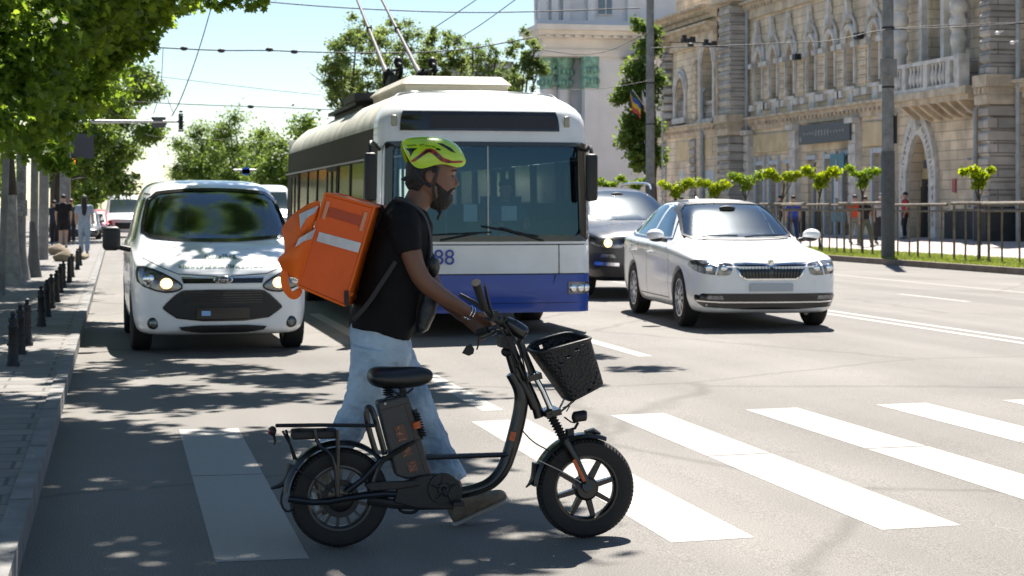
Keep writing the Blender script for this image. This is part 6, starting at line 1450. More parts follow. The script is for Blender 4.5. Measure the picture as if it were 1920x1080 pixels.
# the bus driver (seated)
b0 = Vector(BUS.location)+Vector((1.25+.47, 1.28, 0)); e = empty('person', b0+Vector((0, 0, 1.06)), R(-90), 'bus driver in a blue shirt and cap behind the trolleybus windscreen', 'person')
k = MB(); V = lambda x, y, z: Vector((x, y, z))
k.ring([oval(V(.10, 0, z), V(-.10, 0, z), w) for z, w in ((.0, .16), (.15, .155), (.35, .19), (.46, .17), (.52, .07))]); k.tube([V(0, 0, .5), V(.02, 0, .62)], .055, 10)
k.ring([oval(V(a+.02, 0, z), V(b+.02, 0, z), w, n=14) for z, a, b, w in ((.56, .07, 0, .03), (.60, .09, -.05, .058), (.65, .095, -.085, .072), (.71, .092, -.095, .075), (.76, .07, -.08, .062), (.79, .02, -.03, .02))]); k.ell(V(.125, 0, .665), (.02, .014, .025), 8, 6)
for sg in (-1, 1):
    k.tube([V(0, sg*.19, .44), V(.16, sg*.25, .24), V(.38, sg*.19, .22)], [.05, .042, .03], 8, smooth=1); k.tube([V(0, sg*.1, .02), V(.4, sg*.12, .04), V(.46, sg*.12, -.4)], [.085, .07, .05], 8, smooth=1)
    k.ell(V(.02, sg*.075, .66), (.02, .012, .03), 8, 6)
    hand(k, V(.38, sg*.19, .22), V(.44, sg*.17, .23), Vector((0, 0, 1)), Vector((.3, -sg, -.1)), None)
o = k.build('body', SKIN2, e, True, False); remesh(o, .012)
k = MB(); k.ring([oval(V(.12, 0, z), V(-.12, 0, z), w) for z, w in ((.0, .18), (.15, .175), (.35, .21), (.46, .185), (.52, .09))])
for sg in (-1, 1): k.tube([V(0, sg*.17, .44), V(.11, sg*.23, .30)], [.068, .06], 10)
o = k.build('shirt', cloth('blue shirt', (.08, .14, .30)), e, True, False); remesh(o, .015); wrinkle(o, .006, 10)
k = MB(); k.ell(V(.0, 0, .74), (.11, .085, .07), 14, 8); k.box(V(.12, 0, .735), (.09, .12, .012)); k.build('cap', cloth('dark cap', (.03, .03, .05)), e, True, False)

# ------------------------------------------------ the rider
YR = 8.62
def P(px, py, dy=0.): return onY(px, py, YR+dy)
ft = P(905, 990); RID = empty('person', (1.55, YR, 0), 0, 'bearded courier in black T-shirt, light jeans and lime cycle helmet pushing the black e-bike', 'person')
TEE = cloth('black cotton', (.008, .008, .009), .25, 6, .3, 20)
def denim():
    m = cloth('light denim', (.25, .37, .50), .2, 3.5, .35, 22)
    return m
JE = mat('light denim', (.19, .29, .41), .9, var=.3, vs=4.2, bump=.6, bs=34, spec=.15, col2=(.48, .60, .71), thr=(.34, .62))
k = MB()
# head: profile slices traced from chin to crown
hs = [(391, 834, 818, .020), (385, 840, 805, .036), (376, 846, 795, .050), (368, 847, 787, .058), (361, 849, 780, .064), (357, 847, 777, .067), (353, 851, 774, .070), (346, 851, 771, .073), (338, 851, 769, .076), (330, 849, 768, .078), (324, 853, 768, .079), (316, 856, 768, .079), (305, 854, 768, .079), (292, 848, 771, .075), (280, 838, 778, .063), (272, 822, 792, .036)]
k.ring([oval(P(a, py), P(b, py), w, n=20, pw=.92) for py, a, b, w in hs])
# nose, brow, lips, ear
k.ring([oval(P(a, py), P(b, py), w, n=10) for py, a, b, w in ((351, 855, 842, .014), (347, 861, 842, .0185), (343, 862, 842, .016), (336, 857, 842, .012), (328, 854, 842, .010), (322, 854, 842, .009))])
k.ring([oval(P(a, py), P(b, py), w, n=10) for py, a, b, w in ((357.5, 850, 838, .02), (355.5, 853.5, 838, .022), (353.5, 852, 838, .02))]); k.ring([oval(P(a, py), P(b, py), w, n=10) for py, a, b, w in ((365, 848, 836, .018), (362.5, 851, 836, .02), (360.8, 850, 836, .017))])
k.ring([oval(P(857, py), P(835, py), .035, n=12) for py in (323, 320, 317)])
for sg in (-1, 1): k.ell(P(804, 331, sg*.079), (.019, .012, .032), 12, 8)
# neck, torso, legs
k.ring([oval(P(fx, fy), P(bx, by), w, n=18) for fx, fy, bx, by, w in ((792, 418, 742, 396, .075), (797, 398, 757, 374, .060), (810, 384, 768, 352, .056), (822, 374, 776, 336, .055))])
k.ring([oval(P(fx-6, fy), P(bx+6, by), w-.015, n=20) for (fx, fy), (bx, by), w in (((803, 402), (735, 378), .12), ((807, 420), (716, 400), .185), ((808, 450), (702, 435), .20), ((799, 530), (677, 525), .175), ((784, 590), (672, 580), .16))])
# near (right) arm: shoulder, elbow, wrist, hand on the grip
ra = [P(758, 412, -.17), P(765, 455, -.215), P(784, 517, -.235), P(812, 545, -.22), P(884, 588, -.155)]
k.tube(ra, [.055, .053, .043, .043, .026], 14, smooth=2)
hand(k, P(882, 587, -.155), P(914, 603, -.13), P(914, 590, -.2)-P(914, 610, -.1), (P(918, 640, -.06)-P(914, 603, -.13)), None, .0092, .092)
la = [P(772, 418, .17), P(790, 470, .20), P(812, 545, .17), P(872, 596, .02)]
k.tube(la, [.053, .05, .042, .027], 12, smooth=2)
hand(k, P(872, 596, .02), P(899, 612, -.03), P(899, 600, .05)-P(899, 622, .0), (P(905, 640, -.05)-P(899, 612, -.03)), None, .009, .088)
# shins down to the shoes
k.tube([P(738, 670, .08), P(784, 770, .08), P(862, 935, .06), P(868, 955, .05)], [.06, .05, .040, .038], 12, smooth=1)
k.tube([P(698, 680, -.08), P(672, 780, -.05), P(603, 870, .0)], [.06, .05, .040], 12, smooth=1)
BD = k.build('body', SKIN, RID, True); remesh(BD, .0052, 2)
k = MB()
for sg in (-1, 1): k.ell(P(845, 330, sg*.034), (.007, .010, .0045), 10, 8)
k.build('eye', mat('eye white', (.25, .22, .20), .3), RID, True)
k = MB()
for sg in (-1, 1): k.ell(P(848.5, 330, sg*.034), (.004, .006, .0058), 10, 8)
k.build('iris', HAIR, RID, True)
k = MB()
for sg in (-1, 1): k.tube([P(857, 322, sg*.012), P(855.5, 319.5, sg*.03), P(848, 320.5, sg*.058)], [.0045, .0052, .003], 8)
k.build('eyebrow', HAIR, RID, True)
# beard: jaw slices slightly proud of the face, plus moustache
k = MB()
k.ring([oval(P(a, py), P(b, py), w, n=20, pw=.92) for py, a, b, w in ((394, 836, 816, .023), (387.5, 842.5, 804, .040), (379, 848.5, 800, .0525), (371, 849, 803, .0590), (365.5, 848.3, 804, .065), (360, 841, 805, .070), (352, 833, 806, .0745), (344, 820, 806, .0775), (334, 812, 805, .0805))])
k.ring([oval(P(a, py), P(b, py), w, n=14) for py, a, b, w in ((356, 851.5, 834, .034), (353.5, 855, 834, .034), (350.5, 853, 834, .026))])
for sg in (-1, 1): k.tube([P(848, 354, sg*.03), P(842, 361, sg*.045), P(838, 370, sg*.05)], [.008, .009, .01], 8)
o = k.build('beard', HAIR, RID, True); remesh(o, .004, 1); wrinkle(o, .0025, 120)
k = MB(); k.ell(P(850, 359.3), (.004, .013, .003), 8, 6); k.build('teeth', mat('teeth', (.6, .58, .54), .3), RID, True)
k = MB()
for py, px, r in ((345, 776, .030), (336, 771, .028), (352, 780, .022), (325, 773, .03), (350, 769, .014), (356, 773, .012), (343, 765, .014)):
    k.ell(P(px, py), (r, .068 if r > .02 else .03, r*1.1), 14, 8)
k.ring([oval(P(a, py), P(b, py), w, n=18) for py, a, b, w in ((352, 790, 766, .060), (342, 800, 762, .074), (330, 806, 761, .083), (318, 812, 761, .085), (304, 815, 762, .083))])
for sg in (-1, 1): k.ell(P(800, 312, sg*.066), (.055, .018, .04), 12, 8); k.ell(P(786, 330, sg*.062), (.03, .02, .055), 12, 8); k.ell(P(815, 318, sg*.074), (.014, .008, .03), 10, 8)
o = k.build('hair', HAIR, RID, True); wrinkle(o, .006, 60)
# cap worn backwards under the helmet
CAPM = cloth('dark grey cap', (.035, .037, .04)); k = MB()
k.ring([oval(P(830, py), P(765, py), .082, n=20) for py in (324, 312, 300)]) if False else None
vs = []
for i, (x, y) in enumerate(((800, 318), (782, 322), (765, 328), (752, 336))):
    for j in range(9):
        t = -1+2*j/8; vs.append(P(x+(abs(t)**2)*(10 if i > 1 else 2), y-3*math.cos(t*1.4)+4, t*(.078-.006*i)))
k.add(vs, [(i*9+j, i*9+j+1, (i+1)*9+j+1, (i+1)*9+j) for i in range(3) for j in range(8)]); o = k.build('cap_brim', CAPM, RID, True); bake(o, [('SOLIDIFY', dict(thickness=.008, offset=0))])
k = MB(); k.ring([oval(P(806, 324), P(762, 335), .080, n=20), oval(P(812, 310), P(764, 316), .083, n=20)]); k.build('cap_band', CAPM, RID, True)
# helmet straps
k = MB()
for sg in (-1, 1):
    k.tube([P(822, 312, sg*.084), P(817, 335, sg*.083), P(812, 352, sg*.080), P(816, 378, sg*.055), P(825, 394, sg*.012)], .0075, 6, sq=.4, smooth=1)
    k.tube([P(778, 318, sg*.080), P(792, 340, sg*.080), P(808, 350, sg*.081)], .009, 6, smooth=1)
k.tube([P(822, 392, -.01), P(826, 400, -.02), P(820, 412, -.025)], [.011, .010, .006], 8); k.build('helmet_strap', M_['black_plastic'], RID, True)
# helmet
LIME = mat('lime helmet shell', (.42, .62, .02), .3, coat=.5, var=.08, vs=5)
st = [(753, 268, 274, .030), (757, 262, 288, .060), (763, 259, 303, .080), (772, 257, 315, .094), (785, 255.5, 318, .104), (800, 255, 313, .108), (816, 255.5, 308, .108), (832, 258, 309, .104), (846, 263.5, 314, .095), (858, 272, 315, .080), (866, 284, 311, .060), (871, 296, 306, .035)]
k = MB(); vs = []; n = 17
for (x, t_, b_, w) in st:
    for j in range(n):
        a = math.pi*j/(n-1); y_ = -math.cos(a); zz = abs(math.sin(a))**.75
        q = P(x, b_+(t_-b_)*zz); q.y = YR+w*y_*(1 if zz > .15 else .93); vs.append(q)
k.add(vs, [(i*n+j, i*n+j+1, (i+1)*n+j+1, (i+1)*n+j) for i in range(len(st)-1) for j in range(n-1)]); k.add([P(752, 270)], [])
HE = k.build('helmet', LIME, RID, True); bake(HE, [('SUBSURF', dict(levels=1)), ('SOLIDIFY', dict(thickness=.016, offset=-1))])
hb = MB(); wm = Matrix.Translation(RID.location); hv = BVHTree.FromPolygons([wm @ v.co for v in HE.data.vertices], [tuple(p_.vertices) for p_ in HE.data.polygons])
def hpatch(pts, m, name, off=.002):
    Q = [P(x, y, -.1) for x, y in pts]; o = patch(hv, [(q.x, q.z) for q in Q], 'Y', off, name, m, None, .008); o.parent = HE; o.location = o.location-Vector(RID.location); return o
RED = mat('dark red vent trim', (.30, .02, .012), .4)
hpatch([(769, 304), (800, 279), (808, 278.5), (815, 281), (832, 296), (848, 301.5), (870, 301), (868, 305), (838, 306), (826, 302), (810, 288), (804, 286), (795, 291), (778, 303)], RED, 'vent_trim', .002)
hpatch([(779, 299), (800, 282), (806, 281), (812, 285), (803, 285), (794, 290), (784, 299)], M_['black_gloss'], 'vent', .003); hpatch([(813, 285), (820, 289), (832, 301), (826, 300), (816, 292)], M_['black_gloss'], 'vent', .003)
hpatch([(836, 300), (846, 303), (845, 305.5), (836, 303)], M_['black_gloss'], 'vent', .003)
hpatch([(763, 278), (784, 277.5), (776, 284), (771, 294), (769, 284)], M_['black_gloss'], 'vent'); hpatch([(820, 268), (830, 269), (846, 277), (856, 287), (846, 284), (832, 275)], M_['black_gloss'], 'vent')
hpatch([(754, 281), (759, 286), (764, 300), (760, 302), (756, 293)], RED, 'rear_trim')
k = MB(); rr = random.Random(1)
for x, y in ((767, 273), (771, 272.5), (775, 272), (779, 272), (789, 272), (793, 271), (799, 273), (804, 274), (810, 275), (814, 276)):
    Q = [P(x, y-1.2, -.1), P(x+2.4, y+1.2, -.1)]; ribbon(hv, [(Q[0].x, Q[0].z), (Q[1].x, Q[1].z)], .004, 'Y', .002, k, .004)
Q = [P(818, 279, -.1), P(826, 281, -.1)]; ribbon(hv, [(Q[0].x, Q[0].z), (Q[1].x, Q[1].z)], .009, 'Y', .002, k, .004)
o = k.build('small_lettering', M_['black_gloss'], None, False, False, False); o.parent = HE; o.location = o.location-Vector(RID.location)
# T-shirt
sr = [((798, 396), (748, 366), .075), ((804, 404), (733, 378), .135), ((808, 422), (715, 400), .198), ((809, 452), (701, 436), .215), ((806, 492), (688, 482), .205), ((800, 532), (677, 527), .192), ((790, 572), (667, 567), .185), ((780, 607), (660, 592), .186), ((767, 638), (656, 612), .19)]
k = MB(); k.ring([oval(P(*f), P(*b), w, n=26, pw=.9) for f, b, w in sr])
k.tube([P(755, 405, -.12), P(760, 425, -.195), P(767, 474, -.228)], [.075, .072, .063], 14, smooth=1); k.tube([P(765, 410, .12), P(778, 430, .19), P(790, 480, .21)], [.072, .07, .06], 14, smooth=1)
o = k.build('t_shirt', TEE, RID, True); remesh(o, .008, 3); wrinkle(o, .009, 9, (1, 1, .6))
# jeans
k = MB(); k.ring([oval(P(*f), P(*b), w, n=24) for f, b, w in (((768, 628), (656, 606), .175), ((772, 645), (655, 632), .178), ((772, 672), (660, 668), .165), ((762, 690), (668, 688), .14))])
k.tube([P(730, 655, .08), P(752, 700, .085), P(779, 760, .085), P(806, 820, .08), P(834, 872, .07), P(849, 905, .065)], [.098, .098, .085, .078, .075, .074], 18, smooth=1)
k.tube([P(702, 655, -.085), P(693, 710, -.085), P(679, 765, -.07), P(655, 803, -.05), P(622, 842, -.02), P(606, 866, -.01)], [.108, .099, .088, .08, .074, .072], 18, smooth=1)
o = k.build('jeans', JE, RID, True); remesh(o, .0075, 3); wrinkle(o, .010, 11, (1, 1, 1.6), 3.); wrinkle(o, .004, 34, (1, 1, 1.4), 9.)
k = MB(); k.tube([P(668, 640, -.255), P(668, 700, -.20), P(655, 770, -.17), P(630, 812, -.12)], .0025, 5); 
k.tube([P(664, 606, -.02), P(700, 622, -.178), P(740, 632, -.165), P(767, 634, -.05)], .016, 6, sq=.6, smooth=1) if False else None
# shoes
SH = mat('olive suede shoe', (.19, .155, .115), .85, var=.3, vs=20, bump=.3, bs=60); SO = mat('pale rubber sole', (.45, .42, .38), .8, var=.15)
shoe('shoe', P(852, 988, .05), P(954, 938, .05), Vector((-.35, 0, .9)), SH, SO, RID, .052, .118)
shoe('shoe', P(566, 850, .0), P(596, 968, .0), Vector((.95, 0, .3)), mat('tan shoe', (.24, .19, .14), .8, var=.25, vs=15), SO, RID, .05, .10)
k = MB(); 
for i in range(5): k.tube([P(880+i*7, 951-i*2.5, .015), P(884+i*7, 948-i*2.5, .05), P(881+i*7, 950-i*2.5, .085)], .004, 5)
k.build('shoe_lace', SO, RID, True)
# bracelets
k = MB(); c = P(884, 588, -.155); ax = (P(914, 603, -.13)-P(860, 574, -.17)).normalized(); u = ax.orthogonal().normalized(); v = ax.cross(u)
for d_, r_ in ((0, .030), (-.016, .031)): k.tube([c+ax*d_+(u*math.cos(t)+v*math.sin(t))*r_ for t in [2*math.pi*i/20 for i in range(20)]], .003, 5, loop=True)
tag(k.build('bracelet', M_['chrome'], RID, True))
# straps over shoulder and belt, bag at the chest
STP = mat('black webbing', (.018, .018, .02), .7, var=.2, vs=40)
k = MB(); k.tube([P(742, 372, -.1), P(770, 382, -.135), P(795, 402, -.13), P(806, 440, -.14), P(808, 480, -.15), P(796, 520, -.17)], [.012]*6, 6, sq=2., smooth=2); k.build('shoulder_strap', mat('grey webbing', (.045, .047, .05), .7), RID, True)
k = MB(); k.tube([P(742, 490, -.215), P(716, 530, -.20), P(690, 570, -.19), P(662, 600, -.17)], .012, 6, sq=.5, smooth=1); k.build('waist_strap', STP, RID, True)
k = MB(); k.ell(P(806, 497, -.12), (.048, .07, .05), 18, 12); k.ell(P(812, 505, -.15), (.03, .03, .04), 12, 8); k.tube([P(795, 480, -.1), P(804, 470, -.15), P(815, 484, -.15)], .008, 6, smooth=1); o = k.build('chest_bag', mat('black nylon', (.015, .015, .017), .4, var=.3, vs=20, bump=.5, bs=25), None, True); wrinkle(o, .008, 30); tag(o, 'small crumpled black bag on the courier\'s chest', 'bag')
k = MB(); k.ring([oval(P(a, y), P(b, y2), w, n=12) for a, y, b, y2, w in ((806, 545, 785, 543, .03), (812, 565, 780, 560, .045), (806, 590, 774, 585, .05), (794, 615, 770, 610, .045), (784, 622, 772, 620, .02))]); k.v = [(x, y-.14, z) for x, y, z in k.v]; o = k.build('hip_pouch', bpy.data.materials['black nylon'], None, True); wrinkle(o, .006, 30); tag(o, 'black pouch hanging at the courier\'s hip', 'bag')
# ------------------------------------------------ orange delivery box on the courier's back
OR = mat('orange box fabric', (.80, .14, .006), .6, var=.10, vs=4, bump=.2, bs=10); OR2 = mat('orange fabric panel', (.72, .10, .005), .6, var=.1, vs=5, bump=.2, bs=12); SIL = mat('silver reflective tape', (.5, .51, .53), .4, metal=.2, var=.2, vs=12, bump=.2)
YB = 8.42; Q = lambda px, py, d=0.: onY(px, py, YB+d)
TL, TR, BR, BL = Q(611, 363), Q(702, 388), Q(646, 573), Q(559, 536); w = Vector((.105, .36, .0))
BG = empty('delivery_bag', (TL+BR)/2, 0, 'orange insulated delivery box with silver stripe worn on the courier\'s back', 'bag')
k = MB(); N_ = 6
k.ring([[TL, TR, BR, BL], [p_+w for p_ in (TL, TR, BR, BL)]]); o = k.build('box', OR, BG); bake(o, [('BEVEL', dict(width=.012, segments=2)), ('SUBSURF', dict(levels=2, subdivision_type='SIMPLE'))]); wrinkle(o, .006, 9)
def qp(u, v, off=-.006):    # point on the near face
    a = TL.lerp(TR, u); b = BL.lerp(BR, u); q = a.lerp(b, v); return q+w.normalized()*off*1.
def face(u0, v0, u1, v1, off, name, m, dv=0.):
    k = MB(); vs = [];
    for i in range(9):
        for j in range(3): u = u0+(u1-u0)*i/8; vs.append(qp(u, v0+(v1-v0)*j/2+dv*u, off+.001*math.sin(i*1.8)))
    k.add(vs, [(i*3+j, (i+1)*3+j, (i+1)*3+j+1, i*3+j+1) for i in range(8) for j in range(2)]); o = k.build(name, m, BG, True); bake(o, [('SOLIDIFY', dict(thickness=.003, offset=0))]); return o
face(.03, .02, .97, .98, -.008, 'side_panel', OR2); face(.20, .37, .96, .485, -.013, 'silver_stripe', SIL, -.02) if False else face(.10, .40, .96, .50, -.013, 'silver_stripe', SIL, -.03)
face(.16, .12, .84, .22, -.013, 'dark_label', mat('darker orange patch', (.40, .055, .012), .6)); 
for u in (.10, .88): face(u-.035, .07, u+.035, .26, -.015, 'tab', mat('pale orange tab', (.62, .26, .14), .5) if u < .5 else bpy.data.materials['pale orange tab'])
k = MB()
for a, b in ((TL, TR), (TR, BR), (BR, BL), (BL, TL)): k.tube([a-w*.02, b-w*.02], .006, 6)
for a, b in ((TR+w, BR+w), (TL+w, TR+w), (TR, TR+w), (BR, BR+w), (TL, TL+w)): k.tube([a, b], .006, 6)
k.build('piping', OR, BG, True)
k = MB(); k.tube([TR.lerp(TR+w, .5)+Vector((0, 0, .005)), TR.lerp(BR, .1)+w*.5+Vector((.03, 0, .02)), TR.lerp(BR, .25)+w*.5], .014, 6, sq=2); k.box(BR+Vector((.008, .0, .035)), (.02, .03, .07)); k.build('buckle_strap', STP, BG, True)
def sheetflap(rows, name, m, par=BG, th=.006, amp=.006):
    k = MB(); vs = [Q(x, y, d) for r_ in rows for x, y, d in r_]; n = len(rows[0]); k.add(vs, [(i*n+j, i*n+j+1, (i+1)*n+j+1, (i+1)*n+j) for i in range(len(rows)-1) for j in range(n-1)])
    o = k.build(name, m, par, True); bake(o, [('SUBSURF', dict(levels=3, **({'subdivision_type': 'SIMPLE'} if 'stripe' in name else {}))), ('SOLIDIFY', dict(thickness=th, offset=0))]); wrinkle(o, amp, 14); return o
F1 = sheetflap([[(603, 370, .02), (575, 385, .0), (548, 403, .02), (526, 426, .06)], [(596, 395, .01), (575, 405, -.04), (552, 420, -.03), (532, 438, .03)], [(588, 425, .01), (572, 430, -.05), (553, 445, -.05), (536, 462, .0)], [(580, 450, .02), (565, 455, -.04), (548, 470, -.04), (534, 490, .0)]], 'side_flap', OR)
F2 = sheetflap([[(590, 428, -.0), (570, 446, -.05), (545, 466, -.07), (523, 482, -.02)], [(584, 455, .0), (566, 468, -.07), (545, 480, -.09), (522, 488, -.02)], [(574, 490, .0), (560, 495, -.06), (545, 498, -.06), (527, 502, .0)], [(562, 528, .01), (556, 522, -.03), (548, 518, -.02), (540, 520, .03)]], 'side_flap', OR)
sheetflap([[(597, 386, -.015), (578, 394, -.035), (561, 402, -.04)], [(590, 399, -.03), (574, 410, -.055), (563, 430, -.055)]], 'silver_stripe', SIL, BG, .003, .002)
sheetflap([[(592, 428, -.03), (576, 438, -.07), (560, 447, -.09)], [(584, 448, -.03), (570, 452, -.085), (553, 464, -.10)]], 'silver_stripe', SIL, BG, .003, .002)
sheetflap([[(528, 500, .0), (540, 505, .0)], [(525, 525, .0), (541, 528, -.01)], [(532, 550, .0), (544, 542, -.01)], [(549, 565, .01), (549, 549, .0)], [(563, 556, .02), (556, 542, .01)], [(568, 545, .03), (562, 538, .02)]], 'hanging_strap', OR, BG, .008, .003)
# corner flap under the box
sheetflap([[(652, 545, .0), (660, 550, .03)], [(655, 560, .0), (665, 548, .05)]], 'corner_flap', OR, BG)
# ------------------------------------------------ black electric bicycle
YK = 8.2
def B(px, py, d=0.): return onY(px, py, YK+d)
BLK = mat('black bicycle paint', (.007, .007, .008), .32, coat=.3, var=.25, vs=12, bump=.03, bs=40)
DKP = mat('matt black plastic', (.011, .011, .012), .55, var=.25, vs=25, bump=.1, bs=80)
SAD = mat('black saddle vinyl', (.009, .0095, .011), .38, var=.15, vs=20, bump=.08, bs=120)
ORM = mat('orange marking', (.50, .10, .02), .5, var=.4, vs=40)
rc, fc = B(636, 932), B(1097, 914)
EB = empty('electric_bicycle', (1.5, YK, 0), 0, 'black fat-tyred electric bicycle with front basket, rear rack and frame battery', 'bicycle')
def bwheel(c, R_, front):
    e = empty('wheel', c-Vector(EB.location)); e.parent = EB; W2 = .042
    k = MB(); k.lathe([(R_*.66, -W2*.8), (R_*.80, -W2*1.05), (R_*.92, -W2*.95), (R_*.985, -W2*.55), (R_, -W2*.2), (R_, W2*.2), (R_*.985, W2*.55), (R_*.92, W2*.95), (R_*.80, W2*1.05), (R_*.66, W2*.8)], axis='y', n=72, closed=True)
    for i in range(72):
        a = 2*math.pi*i/72
        for s in (-1, 1):
            M = Matrix.Rotation(-a, 4, 'Y'); k.box(M @ Vector((R_*.952, s*W2*.68, 0)), (.010, .012, .006), 0, M)
    k.build('tyre', M_['rubber'], e, True, False)
    k = MB(); k.lathe([(R_*.68, -W2*.75), (R_*.68, W2*.75), (R_*.62, W2*.75), (R_*.58, W2*.3), (R_*.58, -W2*.3), (R_*.62, -W2*.75)], axis='y', n=60, closed=True)
    ns = 8 if front else 14
    for i in range(ns):
        a = 2*math.pi*(i+.35)/ns; M = Matrix.Rotation(-a, 4, 'Y')
        r0, r1 = R_*.18, R_*.62; w0, w1 = (.024, .019) if front else (.012, .014)
        vs = [M @ Vector(p) for p in ((r0, -W2*.5, -w0/2), (r0, -W2*.5, w0/2), (r1, -W2*.35, w1/2), (r1, -W2*.35, -w1/2), (r0, W2*.5, -w0/2), (r0, W2*.5, w0/2), (r1, W2*.35, w1/2), (r1, W2*.35, -w1/2))]
        k.add(vs, [(0,1,2,3),(4,7,6,5),(0,4,5,1),(1,5,6,2),(2,6,7,3),(3,7,4,0)])
    k.build('rim', BLK if front else mat('scuffed grey rim', (.07, .072, .078), .4, metal=.4), e, False, False)
    k = MB(); hr = .056 if front else .075; k.lathe([(.01, -W2*.9), (hr*.8, -W2*.9), (hr, -W2*.7), (hr, W2*.7), (hr*.8, W2*.9), (.01, W2*.9)], axis='y', n=30, closed=True); k.lathe([(.008, -W2*1.25), (.018, -W2*1.2), (.02, -W2*.9), (.008, -W2*.9)], axis='y', n=12, closed=True); k.build('hub', BLK, e, True, False)
    if not front: k = MB(); k.lathe([(.06, -W2*1.05), (.085, -W2*1.05), (.085, -W2*.95), (.06, -W2*.95)], axis='y', n=30, closed=True); k.build('brake_disc', M_['iron'], e, True, False)
bwheel(rc, rc.z-.002, False); bwheel(fc, fc.z-.002, True)
def part(name, m, mb, smooth=True): return mb.build(name, m, EB, smooth)
k = MB(); k.tube([B(958, 700), B(976, 730), B(978, 760), B(967, 810), B(957, 845), B(945, 880), B(920, 908), B(890, 919), B(850, 926)], [.026, .030, .033, .034, .033, .031, .029, .027, .026], 14, smooth=2)
k.tube([B(948, 640), B(958, 668), B(968, 700), B(990, 735), B(1003, 765)], [.022, .024, .026, .024, .022], 12, smooth=1)
k.tube([B(850, 926), B(790, 930)], .02, 10); part('main_frame', BLK, k)
k = MB(); k.tube([B(716, 859, -.02), B(800, 858, -.02), B(960, 852, -.02)], .0115, 10); k.tube([B(716, 859, .06), B(960, 852, .03)], .0115, 8); part('foot_rail', BLK, k)
# seat tube, stays
k = MB(); k.tube([B(750, 736), B(775, 800), B(800, 880), B(812, 915)], .017, 10); k.tube([B(700, 903, -.07), B(712, 868, -.07), B(738, 850, -.06), B(792, 819, -.03)], .0115, 8, smooth=1)
k.tube([B(540, 936, -.075), B(600, 944, -.075), B(665, 932, -.07), B(735, 925, -.06), B(800, 935, -.04)], .014, 8, smooth=1); k.tube([B(650, 922, -.075), B(680, 900, -.075), B(715, 862, -.07)], .013, 8)
k.tube([B(636, 932, .075), B(735, 925, .06), B(800, 935, .04)], .014, 8)
part('rear_stay', BLK, k)
k = MB(); k.tube([B(705, 850, -.03), B(690, 800, -.03), B(686, 768, -.03), B(692, 762, -.03), B(700, 772, -.03), B(712, 815, -.03), B(722, 852, -.03)], .013, 8, smooth=2); part('rear_hoop', BLK, k)
k = MB(); k.tube([B(633, 930, -.085), B(634, 860, -.085), B(633, 806, -.075)], .0095, 8); k.tube([B(590, 805, -.075), B(596, 835, -.08), B(620, 850, -.085), B(630, 880, -.085), B(632, 925, -.085)], .009, 8, smooth=1); k.tube([B(633, 930, .085), B(633, 806, .075)], .0095, 8)
k.tube([B(530, 808, -.02), B(545, 835, -.02), B(556, 862, -.02)], .006, 6); k.tube([B(536, 806, .02), B(552, 862, .02)], .006, 6)
sup = part('rack_support', BLK, k)
k = MB()
for d in (-.075, -.025, .025, .075): k.tube([B(517, 798, d), B(600, 797, d), B(702, 798, d)], .0085, 8)
for x in (519, 560, 610, 660, 700): k.tube([B(x, 798, -.078), B(x, 798, .078)], .0075, 8)
part('rear_rack', BLK, k)
k = MB(); k.box(B(589, 813), (B(632, 0).x-B(547, 0).x, .11, .038)); o = part('rack_box', DKP, k, False); bake(o, [('BEVEL', dict(width=.008, segments=2))])
k = MB(); k.ell(B(511, 808), (.018, .03, .022), 12, 8); o = part('tail_light', DKP, k); k = MB(); k.ell(B(506, 808), (.010, .024, .016), 12, 8); k.build('red_lens', mat('red lens', (.25, .01, .01), .15, coat=1), o, True)
k = MB(); k.tube([B(513, 815), B(516, 828), B(513, 834)], [.008, .006, .004], 6); part('light_bracket', DKP, k)
def fender(c, R_, a0, a1, name, w_=.05, tip=None):
    k = MB(); rings = []; n = 26
    for i in range(n+1):
        a = R(a0+(a1-a0)*i/n); d = Vector((math.cos(a), 0, math.sin(a))); rings.append([c+d*(R_+.006*math.cos(t)*1-(.012 if abs(math.sin(t)) > .9 else 0))+Vector((0, w_*math.sin(t), 0)) for t in (-math.pi/2, -.9, -.3, .3, .9, math.pi/2)])
    k.ring(rings, False, False); o = k.build(name, BLK, EB, True); bake(o, [('SOLIDIFY', dict(thickness=.004, offset=0))]); return o
fender(rc, .250, 38, 172, 'rear_mudguard')
k = MB(); k.tube([B(548, 870), B(540, 895), B(528, 910), B(508, 916)], [.022, .02, .012, .006], 8, smooth=1, sq=1.6); k.tube([B(540, 905, -.03), B(528, 925, -.03), B(527, 948, -.03), B(540, 962, -.03), B(552, 948, -.03), B(545, 936, -.03)], .006, 6, smooth=1); k.tube([B(552, 878, -.06), B(600, 905, -.07), B(625, 925, -.08)], .004, 6); part('mudflap', DKP, k)
fender(fc, .245, 68, 176, 'front_mudguard', .045)
k = MB(); k.tube([B(1003, 868), B(1001, 890), B(995, 905), B(986, 914)], [.014, .012, .008, .003], 8, sq=2.4, smooth=1); k.tube([B(1098, 812), B(1112, 808), B(1125, 813)], [.014, .016, .006], 8, sq=2); part('mudguard_tip', BLK, k)
k = MB(); k.tube([B(1008, 862, -.05), B(1050, 882, -.055), B(1090, 905, -.06)], .003, 5); part('fender_stay', M_['steel'], k)
